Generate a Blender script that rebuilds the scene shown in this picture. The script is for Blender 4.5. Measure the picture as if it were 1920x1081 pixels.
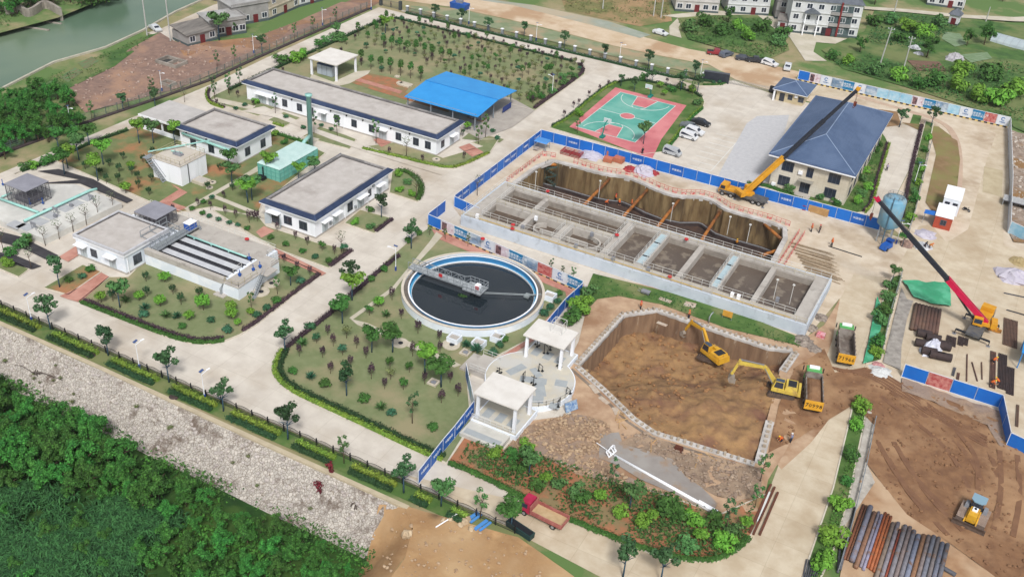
import bpy, bmesh, math, random
import numpy as np
from mathutils import Vector, Matrix, noise
from mathutils.geometry import delaunay_2d_cdt
S = bpy.context.scene
for o in list(bpy.data.objects): bpy.data.objects.remove(o)
R = math.radians
random.seed(7)
COL = S.collection
# ---------------------------------------------------------------- camera
FPX, PITCH, ROLL, HEAD = 1950.0, 0.56966433, -0.07168004, -0.45448243
CAM = Vector((68.54031483, -140.28029146, 100.0))
fw = Vector((math.sin(HEAD)*math.cos(PITCH), math.cos(HEAD)*math.cos(PITCH), -math.sin(PITCH)))
_r = Vector((math.cos(HEAD), -math.sin(HEAD), 0)); _d = fw.cross(_r)
rt = math.cos(ROLL)*_r + math.sin(ROLL)*_d
dn = -math.sin(ROLL)*_r + math.cos(ROLL)*_d
cam = bpy.data.objects.new('camera', bpy.data.cameras.new('camera')); COL.objects.link(cam)
M4 = Matrix.Identity(4)
for i in range(3):
    M4[i][0] = rt[i]; M4[i][1] = -dn[i]; M4[i][2] = -fw[i]; M4[i][3] = CAM[i]
cam.matrix_world = M4
cam.data.sensor_width = 36; cam.data.lens = 36*FPX/1920
cam.data.clip_start = 1; cam.data.clip_end = 3000
S.camera = cam
# ---------------------------------------------------------------- light: bright overcast
w = bpy.data.worlds.new('World'); S.world = w; w.use_nodes = True
nt = w.node_tree; bg = nt.nodes['Background']
sky = nt.nodes.new('ShaderNodeTexSky'); sky.sky_type = 'NISHITA'; sky.sun_disc = False
SUN_EL, SUN_AZ = R(50), R(146)          # azimuth clockwise from +y
sky.sun_elevation = SUN_EL; sky.sun_rotation = SUN_AZ
sky.dust_density = 3.0; sky.ozone_density = 1.0
hs = nt.nodes.new('ShaderNodeHueSaturation'); hs.inputs['Saturation'].default_value = 0.30
nt.links.new(sky.outputs[0], hs.inputs['Color']); nt.links.new(hs.outputs[0], bg.inputs[0])
bg.inputs[1].default_value = 0.11
sl = bpy.data.lights.new('sun', 'SUN'); sl.energy = 2.2; sl.angle = R(11); sl.color = (1, .98, .95)
sun = bpy.data.objects.new('sun', sl); COL.objects.link(sun)
sd = Vector((math.sin(SUN_AZ)*math.cos(SUN_EL), math.cos(SUN_AZ)*math.cos(SUN_EL), math.sin(SUN_EL)))
sun.rotation_euler = sd.to_track_quat('Z', 'Y').to_euler(); sun.location = (0, 0, 150)
S.view_settings.view_transform = 'Standard'; S.view_settings.look = 'None'
S.view_settings.exposure = 0.36; S.view_settings.gamma = 1
S.cycles.max_bounces = 5; S.cycles.diffuse_bounces = 3; S.cycles.transparent_max_bounces = 4
S.cycles.caustics_reflective = False; S.cycles.caustics_refractive = False

# ---------------------------------------------------------------- helpers
def G(px, py, z=0.0):
    """the point of the plane at height z seen at a photograph pixel"""
    d = fw + rt*((px-960)/FPX) + dn*((py-540.5)/FPX)
    t = (z-CAM.z)/d.z
    return (CAM.x+d.x*t, CAM.y+d.y*t)
def GP(pts, z=0.0): return [G(p[0], p[1], z) for p in pts]
def srgb(c, k=0.8):
    o = []
    for v in c[:3]:
        v = v/255.0
        o.append((v/12.92 if v <= .04045 else ((v+.055)/1.055)**2.4)*k)
    return tuple(o)+(1,)
MATS = {}
def pm(name, c1, c2=None, scale=1.0, rough=.85, c3=None, scale3=.08, f3=(.45, .6), metal=0, bump=0, bscale=None,
       coord='world', slabs=None, rnd=0, island=0, spec=.3, stretch=None, k=.8, detail=4, f2=(.35, .65)):
    """procedural material: two tones mixed by noise, a third in larger patches, optional bump"""
    if name in MATS: return MATS[name]
    m = bpy.data.materials.new(name); m.use_nodes = True; t = m.node_tree; N = t.nodes; L = t.links
    b = N['Principled BSDF']; b.inputs['Roughness'].default_value = rough; b.inputs['Metallic'].default_value = metal
    b.inputs['Specular IOR Level'].default_value = spec
    if coord == 'world': vec = N.new('ShaderNodeNewGeometry').outputs['Position']
    else: vec = N.new('ShaderNodeTexCoord').outputs['Object']
    if stretch:
        mp = N.new('ShaderNodeMapping'); mp.inputs['Scale'].default_value = stretch
        L.new(vec, mp.inputs[0]); vec = mp.outputs[0]
    def nz(sc, det=detail):
        n = N.new('ShaderNodeTexNoise'); n.inputs['Scale'].default_value = sc; n.inputs['Detail'].default_value = det
        n.inputs['Roughness'].default_value = .62; L.new(vec, n.inputs['Vector']); return n.outputs['Fac']
    def ramp(f, lo, hi):
        r = N.new('ShaderNodeMapRange'); r.inputs['From Min'].default_value = lo; r.inputs['From Max'].default_value = hi
        L.new(f, r.inputs['Value']); return r.outputs['Result']
    def mix(f, a, bb):
        x = N.new('ShaderNodeMix'); x.data_type = 'RGBA'
        if hasattr(f, 'node'): L.new(f, x.inputs['Factor'])
        else: x.inputs['Factor'].default_value = f
        for s, v in (('A', a), ('B', bb)):
            i = [q for q in x.inputs if q.name == s and q.type == 'RGBA'][0]
            if hasattr(v, 'node'): L.new(v, i)
            else: i.default_value = v
        return [q for q in x.outputs if q.type == 'RGBA'][0]
    col = srgb(c1, k)
    if c2: col = mix(ramp(nz(scale), *f2), col, srgb(c2, k))
    if c3: col = mix(ramp(nz(scale3), *f3), col, srgb(c3, k))
    if slabs:
        bk = N.new('ShaderNodeTexBrick'); bk.offset = 0; L.new(vec, bk.inputs['Vector']); bk.inputs['Scale'].default_value = 1
        for q_, v_ in (('Brick Width', slabs[0]), ('Row Height', slabs[1]), ('Mortar Size', .035), ('Mortar Smooth', .2)): bk.inputs[q_].default_value = v_
        bk.inputs['Color1'].default_value = (1,1,1,1); bk.inputs['Color2'].default_value = (.93,.925,.92,1); bk.inputs['Mortar'].default_value = (.8,.79,.77,1)
        mu = N.new('ShaderNodeMixRGB'); mu.blend_type = 'MULTIPLY'; mu.inputs[0].default_value = 1; L.new(col, mu.inputs[1]); L.new(bk.outputs['Color'], mu.inputs[2]); col = mu.outputs[0]
    if rnd or island:
        h = N.new('ShaderNodeHueSaturation')
        if hasattr(col, 'node'): L.new(col, h.inputs['Color'])
        else: h.inputs['Color'].default_value = col
        v = None
        if island:
            v = N.new('ShaderNodeMapRange'); L.new(N.new('ShaderNodeNewGeometry').outputs['Random Per Island'], v.inputs['Value'])
            v.inputs['To Min'].default_value = 1-island; v.inputs['To Max'].default_value = 1+island; v = v.outputs[0]
        if rnd:
            o = N.new('ShaderNodeObjectInfo').outputs['Random']
            q = N.new('ShaderNodeMapRange'); L.new(o, q.inputs['Value']); q.inputs['To Min'].default_value = 1-rnd; q.inputs['To Max'].default_value = 1+rnd
            if v is None: v = q.outputs[0]
            else:
                mm = N.new('ShaderNodeMath'); mm.operation = 'MULTIPLY'; L.new(v, mm.inputs[0]); L.new(q.outputs[0], mm.inputs[1]); v = mm.outputs[0]
            q2 = N.new('ShaderNodeMapRange'); L.new(o, q2.inputs['Value']); q2.inputs['To Min'].default_value = .48; q2.inputs['To Max'].default_value = .515
            L.new(q2.outputs[0], h.inputs['Hue'])
        L.new(v, h.inputs['Value']); col = h.outputs[0]
    if hasattr(col, 'node'): L.new(col, b.inputs['Base Color'])
    else: b.inputs['Base Color'].default_value = col
    if bump:
        bp = N.new('ShaderNodeBump'); bp.inputs['Strength'].default_value = min(1, bump); bp.inputs['Distance'].default_value = .25*bump
        L.new(nz(bscale or scale*2, 6), bp.inputs['Height']); L.new(bp.outputs[0], b.inputs['Normal'])
    MATS[name] = m; return m

class MB:
    """collects boxes, bars, tubes and sheets and links them as ONE mesh object"""
    def __init__(s): s.v = []; s.f = []
    def add(s, vs, fs):
        n = len(s.v); s.v.extend([tuple(q) for q in vs]); s.f.extend([tuple(i+n for i in f) for f in fs]); return s
    def box(s, x0, x1, y0, y1, z0, z1):
        return s.add([(x0,y0,z0),(x1,y0,z0),(x1,y1,z0),(x0,y1,z0),(x0,y0,z1),(x1,y0,z1),(x1,y1,z1),(x0,y1,z1)],
                     [(0,3,2,1),(4,5,6,7),(0,1,5,4),(1,2,6,5),(2,3,7,6),(3,0,4,7)])
    def taper(s, x0, x1, y0, y1, z0, z1, ix0=0, ix1=0, iy0=0, iy1=0):
        return s.add([(x0,y0,z0),(x1,y0,z0),(x1,y1,z0),(x0,y1,z0),(x0+ix0,y0+iy0,z1),(x1-ix1,y0+iy0,z1),(x1-ix1,y1-iy1,z1),(x0+ix0,y1-iy1,z1)],
                     [(0,3,2,1),(4,5,6,7),(0,1,5,4),(1,2,6,5),(2,3,7,6),(3,0,4,7)])
    def obox(s, c, dx, dy, z0, z1, a=0):
        ca, sa = math.cos(a), math.sin(a); P = []
        for z in (z0, z1):
            for x, y in ((-dx,-dy),(dx,-dy),(dx,dy),(-dx,dy)): P.append((c[0]+(x*ca-y*sa)/2, c[1]+(x*sa+y*ca)/2, z))
        return s.add(P, [(0,3,2,1),(4,5,6,7),(0,1,5,4),(1,2,6,5),(2,3,7,6),(3,0,4,7)])
    def bar(s, p, q, w, h=None, up=(0,0,1)):
        h = h or w; p = Vector(p); q = Vector(q); d = (q-p)
        if d.length < 1e-6: return s
        d.normalize(); u = Vector(up)
        if abs(d.dot(u)) > .98: u = Vector((1,0,0))
        a = d.cross(u).normalized(); b = a.cross(d)
        P = [e+a*x*w/2+b*y*h/2 for e in (p, q) for x, y in ((-1,-1),(1,-1),(1,1),(-1,1))]
        return s.add(P, [(0,3,2,1),(4,5,6,7),(0,1,5,4),(1,2,6,5),(2,3,7,6),(3,0,4,7)])
    def tube(s, pts, r, n=8, r2=None, cap=True):
        pts = [Vector(p) for p in pts]; rings = []; m = len(pts)
        for i, p in enumerate(pts):
            d = (pts[min(i+1, m-1)]-pts[max(i-1, 0)]).normalized(); u = Vector((0,0,1))
            if abs(d.dot(u)) > .95: u = Vector((1,0,0))
            a = d.cross(u).normalized(); b = a.cross(d)
            rr = r if r2 is None else r+(r2-r)*i/(m-1)
            rings.append([p+(a*math.cos(2*math.pi*k/n)+b*math.sin(2*math.pi*k/n))*rr for k in range(n)])
        V = [v for g in rings for v in g]; F = []
        for i in range(m-1):
            for k in range(n):
                k2 = (k+1) % n; F.append((i*n+k, i*n+k2, (i+1)*n+k2, (i+1)*n+k))
        if cap: F += [tuple(range(n-1, -1, -1)), tuple((m-1)*n+k for k in range(n))]
        return s.add(V, F)
    def prism(s, poly, z0, z1, top=True, bot=False):
        n = len(poly)
        if sum(poly[i][0]*poly[(i+1)%n][1]-poly[(i+1)%n][0]*poly[i][1] for i in range(n)) < 0: poly = poly[::-1]
        V = [(x,y,z0) for x,y in poly]+[(x,y,z1) for x,y in poly]
        F = [(i, (i+1)%n, n+(i+1)%n, n+i) for i in range(n)]
        if top: F.append(tuple(range(n, 2*n)))
        if bot: F.append(tuple(range(n-1, -1, -1)))
        return s.add(V, F)
    def side(s, prof, y0, y1):
        """profile in x-z extruded along y"""
        n = len(prof); V = [(x,y0,z) for x,z in prof]+[(x,y1,z) for x,z in prof]
        F = [(i, (i+1)%n, n+(i+1)%n, n+i) for i in range(n)]+[tuple(range(n-1,-1,-1)), tuple(range(n,2*n))]
        return s.add(V, F)
    def lathe(s, prof, n=24, c=(0,0), cap=True):
        V = []; F = []
        for r, z in prof:
            for k in range(n): V.append((c[0]+r*math.cos(2*math.pi*k/n), c[1]+r*math.sin(2*math.pi*k/n), z))
        for i in range(len(prof)-1):
            for k in range(n):
                k2 = (k+1)%n; F.append((i*n+k, i*n+k2, (i+1)*n+k2, (i+1)*n+k))
        if cap: F += [tuple(range(n-1,-1,-1)), tuple((len(prof)-1)*n+k for k in range(n))]
        return s.add(V, F)
    def ball(s, c, r, n=8, m=5, jit=0, rz=None):
        V = [(c[0], c[1], c[2]-(rz or r))]; F = []
        for i in range(1, m):
            ph = -math.pi/2+math.pi*i/m
            for k in range(n):
                j = 1+random.uniform(-jit, jit)
                V.append((c[0]+r*j*math.cos(ph)*math.cos(2*math.pi*k/n), c[1]+r*j*math.cos(ph)*math.sin(2*math.pi*k/n), c[2]+(rz or r)*j*math.sin(ph)))
        V.append((c[0], c[1], c[2]+(rz or r))); e = len(V)-1
        for k in range(n):
            F.append((0, 1+(k+1)%n, 1+k)); F.append((e, e-n+k, e-n+(k+1)%n))
            for i in range(m-2): F.append((1+i*n+k, 1+i*n+(k+1)%n, 1+(i+1)*n+(k+1)%n, 1+(i+1)*n+k))
        return s.add(V, F)
    def quad(s, a, b, c, d): return s.add([a,b,c,d], [(0,1,2,3)])
    def leaf(s, p, nrm, size):
        n = Vector(nrm).normalized(); u = n.orthogonal().normalized(); u.rotate(Matrix.Rotation(random.uniform(0,6.28), 3, n)); v = n.cross(u)
        p = Vector(p); a = size*random.uniform(.6, 1.1); b = a*random.uniform(.55, .9); q = n*a*.25
        return s.add([p-u*a-q, p+v*b*.7, p+u*a-q, p-v*b*.7], [(0,3,1),(3,2,1)])
    def leaves(s, c, r, n, size, up=.5, lo=-1.0, shell=.55):
        for _ in range(n):
            while True:
                d = Vector((random.gauss(0,1), random.gauss(0,1), random.gauss(0,1))).normalized()
                if d.z >= lo: break
            t = random.uniform(shell, 1)
            p = (c[0]+d.x*r[0]*t, c[1]+d.y*r[1]*t, c[2]+d.z*r[2]*t)
            s.leaf(p, d+Vector((random.uniform(-.7,.7), random.uniform(-.7,.7), up+random.uniform(-.3,.5))), size)
        return s
    def obj(s, name, mat, parent=None, smooth=False, loc=None):
        me = bpy.data.meshes.new(name); me.from_pydata(s.v, [], s.f); me.update()
        o = bpy.data.objects.new(name, me); COL.objects.link(o)
        if mat: me.materials.append(mat)
        if smooth: me.shade_smooth() if hasattr(me, 'shade_smooth') else [setattr(p, 'use_smooth', True) for p in me.polygons]
        if parent: o.parent = parent
        if loc: o.location = loc
        return o
def tag(o, label=None, cat=None, group=None, kind=None):
    if label: o['label'] = label
    if cat: o['category'] = cat
    if group: o['group'] = group
    if kind: o['kind'] = kind
    return o
def thing(name, loc, label, cat, group=None, rz=0):
    o = bpy.data.objects.new(name, None); COL.objects.link(o); o.empty_display_size = .3
    o.location = (loc[0], loc[1], loc[2] if len(loc) > 2 else 0); o.rotation_euler.z = rz
    return tag(o, label, cat, group)
KIDS = {}
def kids(o):
    if o.name not in KIDS: KIDS[o.name] = [c for c in bpy.data.objects if c.parent == o]
    return KIDS[o.name]
def dup(o, loc=None, rz=None, scale=None, label=None, group=None, parent=None):
    c = o.copy(); COL.objects.link(c)
    if parent is not None: c.parent = parent
    if loc: c.location = (loc[0], loc[1], loc[2] if len(loc) > 2 else 0)
    if rz is not None: c.rotation_euler.z = rz
    if scale: c.scale = scale if hasattr(scale, '__len__') else (scale,)*3
    if label: c['label'] = label
    if group: c['group'] = group
    for k in kids(o): dup(k, parent=c)
    return c
def inside(p, poly):
    x, y = p; r = False; n = len(poly); j = n-1
    for i in range(n):
        xi, yi = poly[i]; xj, yj = poly[j]
        if (yi > y) != (yj > y) and x < (xj-xi)*(y-yi)/(yj-yi)+xi: r = not r
        j = i
    return r
def densify(poly, step, closed=True):
    o = []; n = len(poly)
    for i in range(n if closed else n-1):
        a, b = poly[i], poly[(i+1)%n]; L = math.hypot(b[0]-a[0], b[1]-a[1]); k = max(1, int(L/step))
        o += [(a[0]+(b[0]-a[0])*t/k, a[1]+(b[1]-a[1])*t/k) for t in range(k)]
    if not closed: o.append(tuple(poly[-1]))
    return o
def chaikin(pts, it=2, closed=True):
    for _ in range(it):
        o = []; n = len(pts)
        if not closed: o.append(pts[0])
        for i in range(n if closed else n-1):
            a, b = pts[i], pts[(i+1)%n]
            o += [(a[0]*.75+b[0]*.25, a[1]*.75+b[1]*.25), (a[0]*.25+b[0]*.75, a[1]*.25+b[1]*.75)]
        if not closed: o.append(pts[-1])
        pts = o
    return pts
def fbm(x, y, s, o=4): return noise.fractal(Vector((x*s, y*s, 3.7)), 1.0, 2.0, o)
def sheet(name, poly, mat, z=0, grid=0, amp=0, fs=.25, holes=(), zf=None, kind='structure', parent=None, edge=0, smooth=True):
    """a flat or rolling sheet filling an outline (with holes), triangulated; zf(x,y) gives the height"""
    loops = [poly]+list(holes); V = []; E = []
    for lp in loops:
        lp = densify(lp, grid) if grid else lp
        n0 = len(V); V += [Vector(p) for p in lp]; E += [(n0+i, n0+(i+1)%len(lp)) for i in range(len(lp))]
    if grid:
        xs = [p[0] for p in poly]; ys = [p[1] for p in poly]; rows = 0; y = min(ys)
        while y < max(ys):
            x = min(xs)+(grid/2 if rows % 2 else 0)
            while x < max(xs):
                q = (x+random.uniform(-.2,.2)*grid, y+random.uniform(-.2,.2)*grid)
                if inside(q, poly) and not any(inside(q, h) for h in holes): V.append(Vector(q))
                x += grid
            y += grid*.87; rows += 1
    vo, eo, fo, *_ = delaunay_2d_cdt(V, E, [], 0, 1e-4)
    F = []
    for f in fo:
        cx = sum(vo[i].x for i in f)/len(f); cy = sum(vo[i].y for i in f)/len(f)
        if inside((cx, cy), poly) and not any(inside((cx, cy), h) for h in holes):
            a, b, c = (vo[i] for i in f[:3])
            F.append(tuple(f) if (b-a).cross(c-a) > 0 else tuple(f[::-1]))
    m = MB()
    m.add([(v.x, v.y, (zf(v.x, v.y) if zf else z)+(amp*max(0, .55+.6*fbm(v.x, v.y, fs)) if amp else 0)) for v in vo], F)
    return tag(m.obj(name, mat, parent, smooth=smooth and bool(grid)), kind=kind)
def offset(path, d, closed=False):
    """polyline shifted sideways by d (left of its direction is positive)"""
    n = len(path); o = []
    for i in range(n):
        a = path[i-1] if (i > 0 or closed) else path[i]; b = path[(i+1)%n] if (i < n-1 or closed) else path[i]
        dx, dy = b[0]-a[0], b[1]-a[1]; L = math.hypot(dx, dy) or 1
        o.append((path[i][0]-dy/L*d, path[i][1]+dx/L*d))
    return o
def ribbon(mb, path, w, z0, z1, closed=False):
    """solid strip of width w along a path"""
    l = offset(path, w/2, closed); r = offset(path, -w/2, closed); n = len(path); V = []; F = []
    for i in range(n): V += [(l[i][0],l[i][1],z0),(r[i][0],r[i][1],z0),(r[i][0],r[i][1],z1),(l[i][0],l[i][1],z1)]
    for i in range(n if closed else n-1):
        a = 4*i; b = 4*((i+1)%n)
        F += [(a+3,a+2,b+2,b+3),(a+1,b+1,b+2,a+2),(a,a+3,b+3,b)]
    if not closed: F += [(0,1,2,3), (4*(n-1)+3, 4*(n-1)+2, 4*(n-1)+1, 4*(n-1))]
    mb.add(V, F); return mb
def along(path, step, start=0.0):
    """points every step metres along a polyline with the heading there"""
    o = []; acc = start
    for i in range(len(path)-1):
        a, b = path[i], path[i+1]; L = math.hypot(b[0]-a[0], b[1]-a[1]); an = math.atan2(b[1]-a[1], b[0]-a[0])
        while acc <= L:
            o.append((a[0]+(b[0]-a[0])*acc/max(L,1e-9), a[1]+(b[1]-a[1])*acc/max(L,1e-9), an)); acc += step
        acc -= L
    return o
# ================================================================ setting
concrete = pm('pale_concrete', (228,220,208), (212,203,191), .3, .9, (196,182,164), .06, (.5,.7), bump=.03, bscale=8, slabs=(5.5,4.5))
dusty = pm('dusty_concrete', (220,206,182), (202,184,158), .35, .9, (192,172,144), .08, (.52,.7), bump=.05, bscale=5, slabs=(7.3,5))
site_tan = pm('site_tan', (224,210,190), (206,188,164), .3, .95, (186,166,142), .1, (.52,.68), bump=.08, bscale=3)
dirt = pm('bare_dirt', (186,150,116), (165,128,96), .5, .95, (200,172,142), .08, (.45,.6), bump=.25, bscale=2)
dirt_dark = pm('dark_dirt', (150,113,82), (126,92,68), .6, .95, (174,138,104), .1, (.46,.62), bump=.5, bscale=1.6, detail=8)
pit_dirt = pm('pit_dirt', (174,137,94), (140,109,80), .5, .95, (124,88,72), .11, (.5,.66), bump=.8, bscale=1.3, detail=8)
mud_wet = pm('wet_mud', (84,66,58), (64,52,50), .25, .6, (100,76,62), .12, (.45,.6), bump=.3, bscale=1.5, spec=.4)
rubble = pm('rubble_soil', (180,152,126), (144,120,100), .9, .95, (160,140,126), .15, (.45,.6), bump=.8, bscale=2.2)
red_soil = pm('red_soil', (182,124,90), (160,110,80), .5, .95, (146,128,92), .25, (.46,.6), bump=.25, bscale=3)
lawn_m = pm('dry_lawn', (136,144,104), (120,132,90), .6, .95, (158,150,116), .09, (.46,.62), bump=.2, bscale=6, detail=8)
lawn_g = pm('green_lawn', (92,122,62), (72,104,48), .45, .95, (126,132,86), .12, (.48,.62), bump=.15, bscale=5)
lawn_red = pm('patchy_lawn', (128,136,92), (106,122,76), .4, .95, (176,126,90), .085, (.5,.62), bump=.2, bscale=6, detail=8)
weeds = pm('weedy_grass', (88,122,62), (64,98,50), .3, .95, (122,132,84), .05, (.46,.58), bump=.4, bscale=1.5)
grass_thin = pm('thin_grass', (150,158,128), (124,140,104), .25, .95, (176,156,126), .07, (.47,.6), bump=.15, bscale=3)
plot_m = pm('reddish_soil', (156,128,114), (134,110,100), .6, .95, (172,138,116), .07, (.5,.62), bump=.3, bscale=2.5)
brick_p = pm('brick_paving', (196,140,124), (178,122,108), 1.5, .9, (206,154,138), .2, bump=.05)
path_m = pm('cement_path', (206,198,178), (192,184,164), .8, .9, (214,206,190), .2)
kerb_m = pm('kerb_concrete', (222,214,198), (204,194,176), .9, .9)
water_m = pm('river_water_m', (104,130,108), (94,120,98), .02, .22, (118,138,112), .012, (.45,.6), bump=.02, bscale=.8, spec=.5)
puddle_m = pm('grey_slurry', (170,164,158), (152,144,138), .25, .3, (164,142,122), .3, (.52,.64), spec=.5)
stone_m = None
def stone_mat():
    m = bpy.data.materials.new('rubble_masonry'); m.use_nodes = True; t = m.node_tree; N = t.nodes; L = t.links; b = N['Principled BSDF']
    b.inputs['Roughness'].default_value = .95; b.inputs['Specular IOR Level'].default_value = .2
    pos = N.new('ShaderNodeNewGeometry').outputs['Position']
    nz = N.new('ShaderNodeTexNoise'); nz.inputs['Scale'].default_value = .9; L.new(pos, nz.inputs['Vector'])
    ad = N.new('ShaderNodeMixRGB'); ad.blend_type = 'ADD'; ad.inputs[0].default_value = .5; L.new(pos, ad.inputs[1]); L.new(nz.outputs['Color'], ad.inputs[2])
    v = N.new('ShaderNodeTexVoronoi'); v.feature = 'DISTANCE_TO_EDGE'; v.inputs['Scale'].default_value = 2.4; L.new(ad.outputs[0], v.inputs['Vector'])
    v2 = N.new('ShaderNodeTexVoronoi'); v2.inputs['Scale'].default_value = 2.4; L.new(ad.outputs[0], v2.inputs['Vector'])
    r = N.new('ShaderNodeValToRGB'); r.color_ramp.elements[0].position = .01; r.color_ramp.elements[1].position = .09
    r.color_ramp.elements[0].color = srgb((136,125,112)); r.color_ramp.elements[1].color = srgb((196,189,180)); L.new(v.outputs['Distance'], r.inputs[0])
    h = N.new('ShaderNodeHueSaturation'); mr = N.new('ShaderNodeMapRange'); mr.inputs['To Min'].default_value = .78; mr.inputs['To Max'].default_value = 1.16
    sp = N.new('ShaderNodeSeparateColor'); L.new(v2.outputs['Color'], sp.inputs[0]); L.new(sp.outputs[0], mr.inputs[0]); L.new(mr.outputs[0], h.inputs['Value']); L.new(r.outputs[0], h.inputs['Color'])
    n2 = N.new('ShaderNodeTexNoise'); n2.inputs['Scale'].default_value = .22; n2.inputs['Detail'].default_value = 6; n2.inputs['Roughness'].default_value = .7; L.new(pos, n2.inputs['Vector'])
    m2 = N.new('ShaderNodeMapRange'); m2.inputs[1].default_value = .53; m2.inputs[2].default_value = .66; L.new(n2.outputs[0], m2.inputs[0])
    mx = N.new('ShaderNodeMixRGB'); L.new(m2.outputs[0], mx.inputs[0]); L.new(h.outputs[0], mx.inputs[1]); mx.inputs[2].default_value = srgb((112,98,88)); L.new(mx.outputs[0], b.inputs['Base Color'])
    bp = N.new('ShaderNodeBump'); bp.inputs['Strength'].default_value = .8; bp.inputs['Distance'].default_value = .15; L.new(r.outputs[0], bp.inputs['Height']); L.new(bp.outputs[0], b.inputs['Normal'])
    return m
stone_m = stone_mat()
leaf_dk = pm('hedge_leaf_dark', (58,92,44), (40,70,32), 1.2, .8, island=.35, k=.75)
# pits
PIT1 = GP([(1086,687),(1170,594),(1231,585),(1285,604),(1440,656),(1486,661),(1462,695),(1437,790),(1416,868),(1229,810),(1192,785),(1135,730)])
PIT2 = GP([(1027.5,300),(1070,311),(1115,324),(1145,330),(1177,334),(1205,345),(1225,355),(1255,366),(1280,371),(1315,371),(1335,377),(1360,394),(1385,402),(1440,417),(1478,431)])+[(37.2,33.2),(-18.9,33.2)]
RIVE = [(-140,-40),(-141.4,8.4),(-145.5,28),(-143.5,43),(-145.5,58),(-149.7,75),(-152,93),(-158,130),(-170,200),(-200,430)]
RIVW = [(-245,430),(-208,200),(-188,130),(-176,85),(-173,66),(-171,52),(-173,34),(-172,0),(-172,-40)]
ground_poly = [(-440,-55.4),(14.5,-55.4),(18,-60),(19,-70),(20,-130),(330,-130),(420,480),(-440,480)]
sheet('ground', ground_poly, pm('mixed_ground', (172,156,124), (146,142,100), .12, .95, (100,128,72), .035, (.44,.54), bump=.2, bscale=2, detail=7), 0, holes=[PIT1, PIT2, RIVE+RIVW])
sheet('river_water', [(-250,480),(-250,-50),(-130,-50),(-130,60),(-140,100),(-150,130),(-160,200),(-190,480)], water_m, -1.4)
def bank_z(x, y): return max(-5.2, -5.2*max(0, (-55.4-y))/6.4)
sheet('stone_bank', [(-260,-55.4),(15,-55.4),(14.5,-62.3),(-260,-62.3)], stone_m, 0, grid=1.5, zf=lambda x,y: bank_z(x,y)+.10*fbm(x,y,.5))
sheet('woodland_floor', [(-300,-62.0),(20,-62.0),(22,-200),(-300,-200)], pm('undergrowth', (52,92,36), (34,66,26), .3, .95, (74,104,44), .12, bump=.5, bscale=1.2, k=.7), -5.1, grid=4, amp=.4, fs=.15)
# earth heap spilling over the stone bank
top = [(13.2,-55.2),(16.5,-58),(18.5,-63),(19,-72),(20,-130)]; bot = [(10.2,-56.5),(11.5,-60.3),(12,-64),(11.5,-74),(10,-130)]
m = MB(); K = 8; tp = densify(top, 1.2, False)
def lerp_path(path, t):
    L = [0]
    for a, b in zip(path, path[1:]): L.append(L[-1]+math.hypot(b[0]-a[0], b[1]-a[1]))
    q = t*L[-1]
    for i in range(len(path)-1):
        if q <= L[i+1] or i == len(path)-2:
            u = (q-L[i])/(L[i+1]-L[i]); return (path[i][0]+(path[i+1][0]-path[i][0])*u, path[i][1]+(path[i+1][1]-path[i][1])*u)
n = 60; V = []; F = []
for i in range(n+1):
    a = lerp_path(top, i/n); b = lerp_path(bot, i/n)
    for j in range(K+1):
        u = j/K; x = a[0]+(b[0]-a[0])*u; y = a[1]+(b[1]-a[1])*u
        z0 = 0.05+(max(bank_z(0, b[1])+.12, -5)-.05)*(u*u*(3-2*u)*.5+u*.5)
        V.append((x+.5*fbm(x,y+9,.4)*u, y+.5*fbm(x+5,y,.4)*u, z0+.35*fbm(x,y,.5)*min(1,4*u)))
for i in range(n):
    for j in range(K): a = i*(K+1)+j; F.append((a, a+1, a+K+2, a+K+1))
m.add(V, F); tag(m.obj('earth_heap', pm('tan_fill', (186,150,108), (160,122,84), .4, .95, (196,164,124), .1, bump=.4, bscale=2), smooth=True), kind='structure')
sheet('earth_ground', [(13.2,-55.3),(29,-52.3),(38,-54.4),(60,-66),(60,-130),(20,-130),(19,-72),(18.5,-63),(16.5,-58)], MATS['tan_fill'], .05, grid=1.5, amp=.14, fs=.4)
# ---- paved plant and roads
PLANT = [(-107.6,-50.9),(-105.6,41),(-106.6,62),(-107.4,115.2),(-13,115.2),(-1,121.5),(1,123.8),(14,120.5),(52.3,121.5),(52.3,66),(53.2,61),(30,35),(22,-15),(30,-50.9)]
sheet('plant_road', PLANT, concrete, .02, holes=[PIT1, PIT2])
low_road = GP([(760,890),(1000,945),(1090,985),(1180,1022),(1260,1047),(1345,1052),(1405,1008),(1425,965),(1575,560),(1600,515),(1670,520),(1650,600),(1620,690),(1590,800),(1550,960),(1510,1100),(1480,1160),(1200,1120),(1000,1015)])
sheet('dusty_road', low_road, dusty, .045)
site = [(-24.2,59.2),(52.6,61),(58.5,60),(60.5,47),(58.3,36),(57.8,28),(51.5,30),(49.3,12),(44,14.2),(20,14.2),(-17,14.2),(-24.2,20)]
sheet('site_ground', site, site_tan, .035, holes=[PIT2])
sheet('outer_ground', [(14,121.5),(14,136.5),(69.5,136.5),(76,77),(120,66),(120,-30),(62,-30),(58,60),(52.4,66),(52.4,121.5)], site_tan, .033)
yard = GP([(1672,522),(1700,470),(1722,425),(1745,420),(1775,455),(1815,430),(1850,300),(1868,250),(1745,205),(1600,180),(1500,180),(1480,150),(1885,232),(1890,260),(1880,460),(1920,470),(2050,470),(2000,860),(1880,810),(1870,758),(1690,703),(1640,665),(1690,560)])
sheet('work_yard', yard, dusty, .04)
d1 = GP([(1115,515),(1250,545),(1500,640),(1545,610),(1575,560),(1560,640),(1500,800),(1440,900),(1425,965),(1345,965),(1130,905),(1000,840),(960,845),(985,790),(1070,780),(1075,720),(1060,690),(1085,640)])
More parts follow.
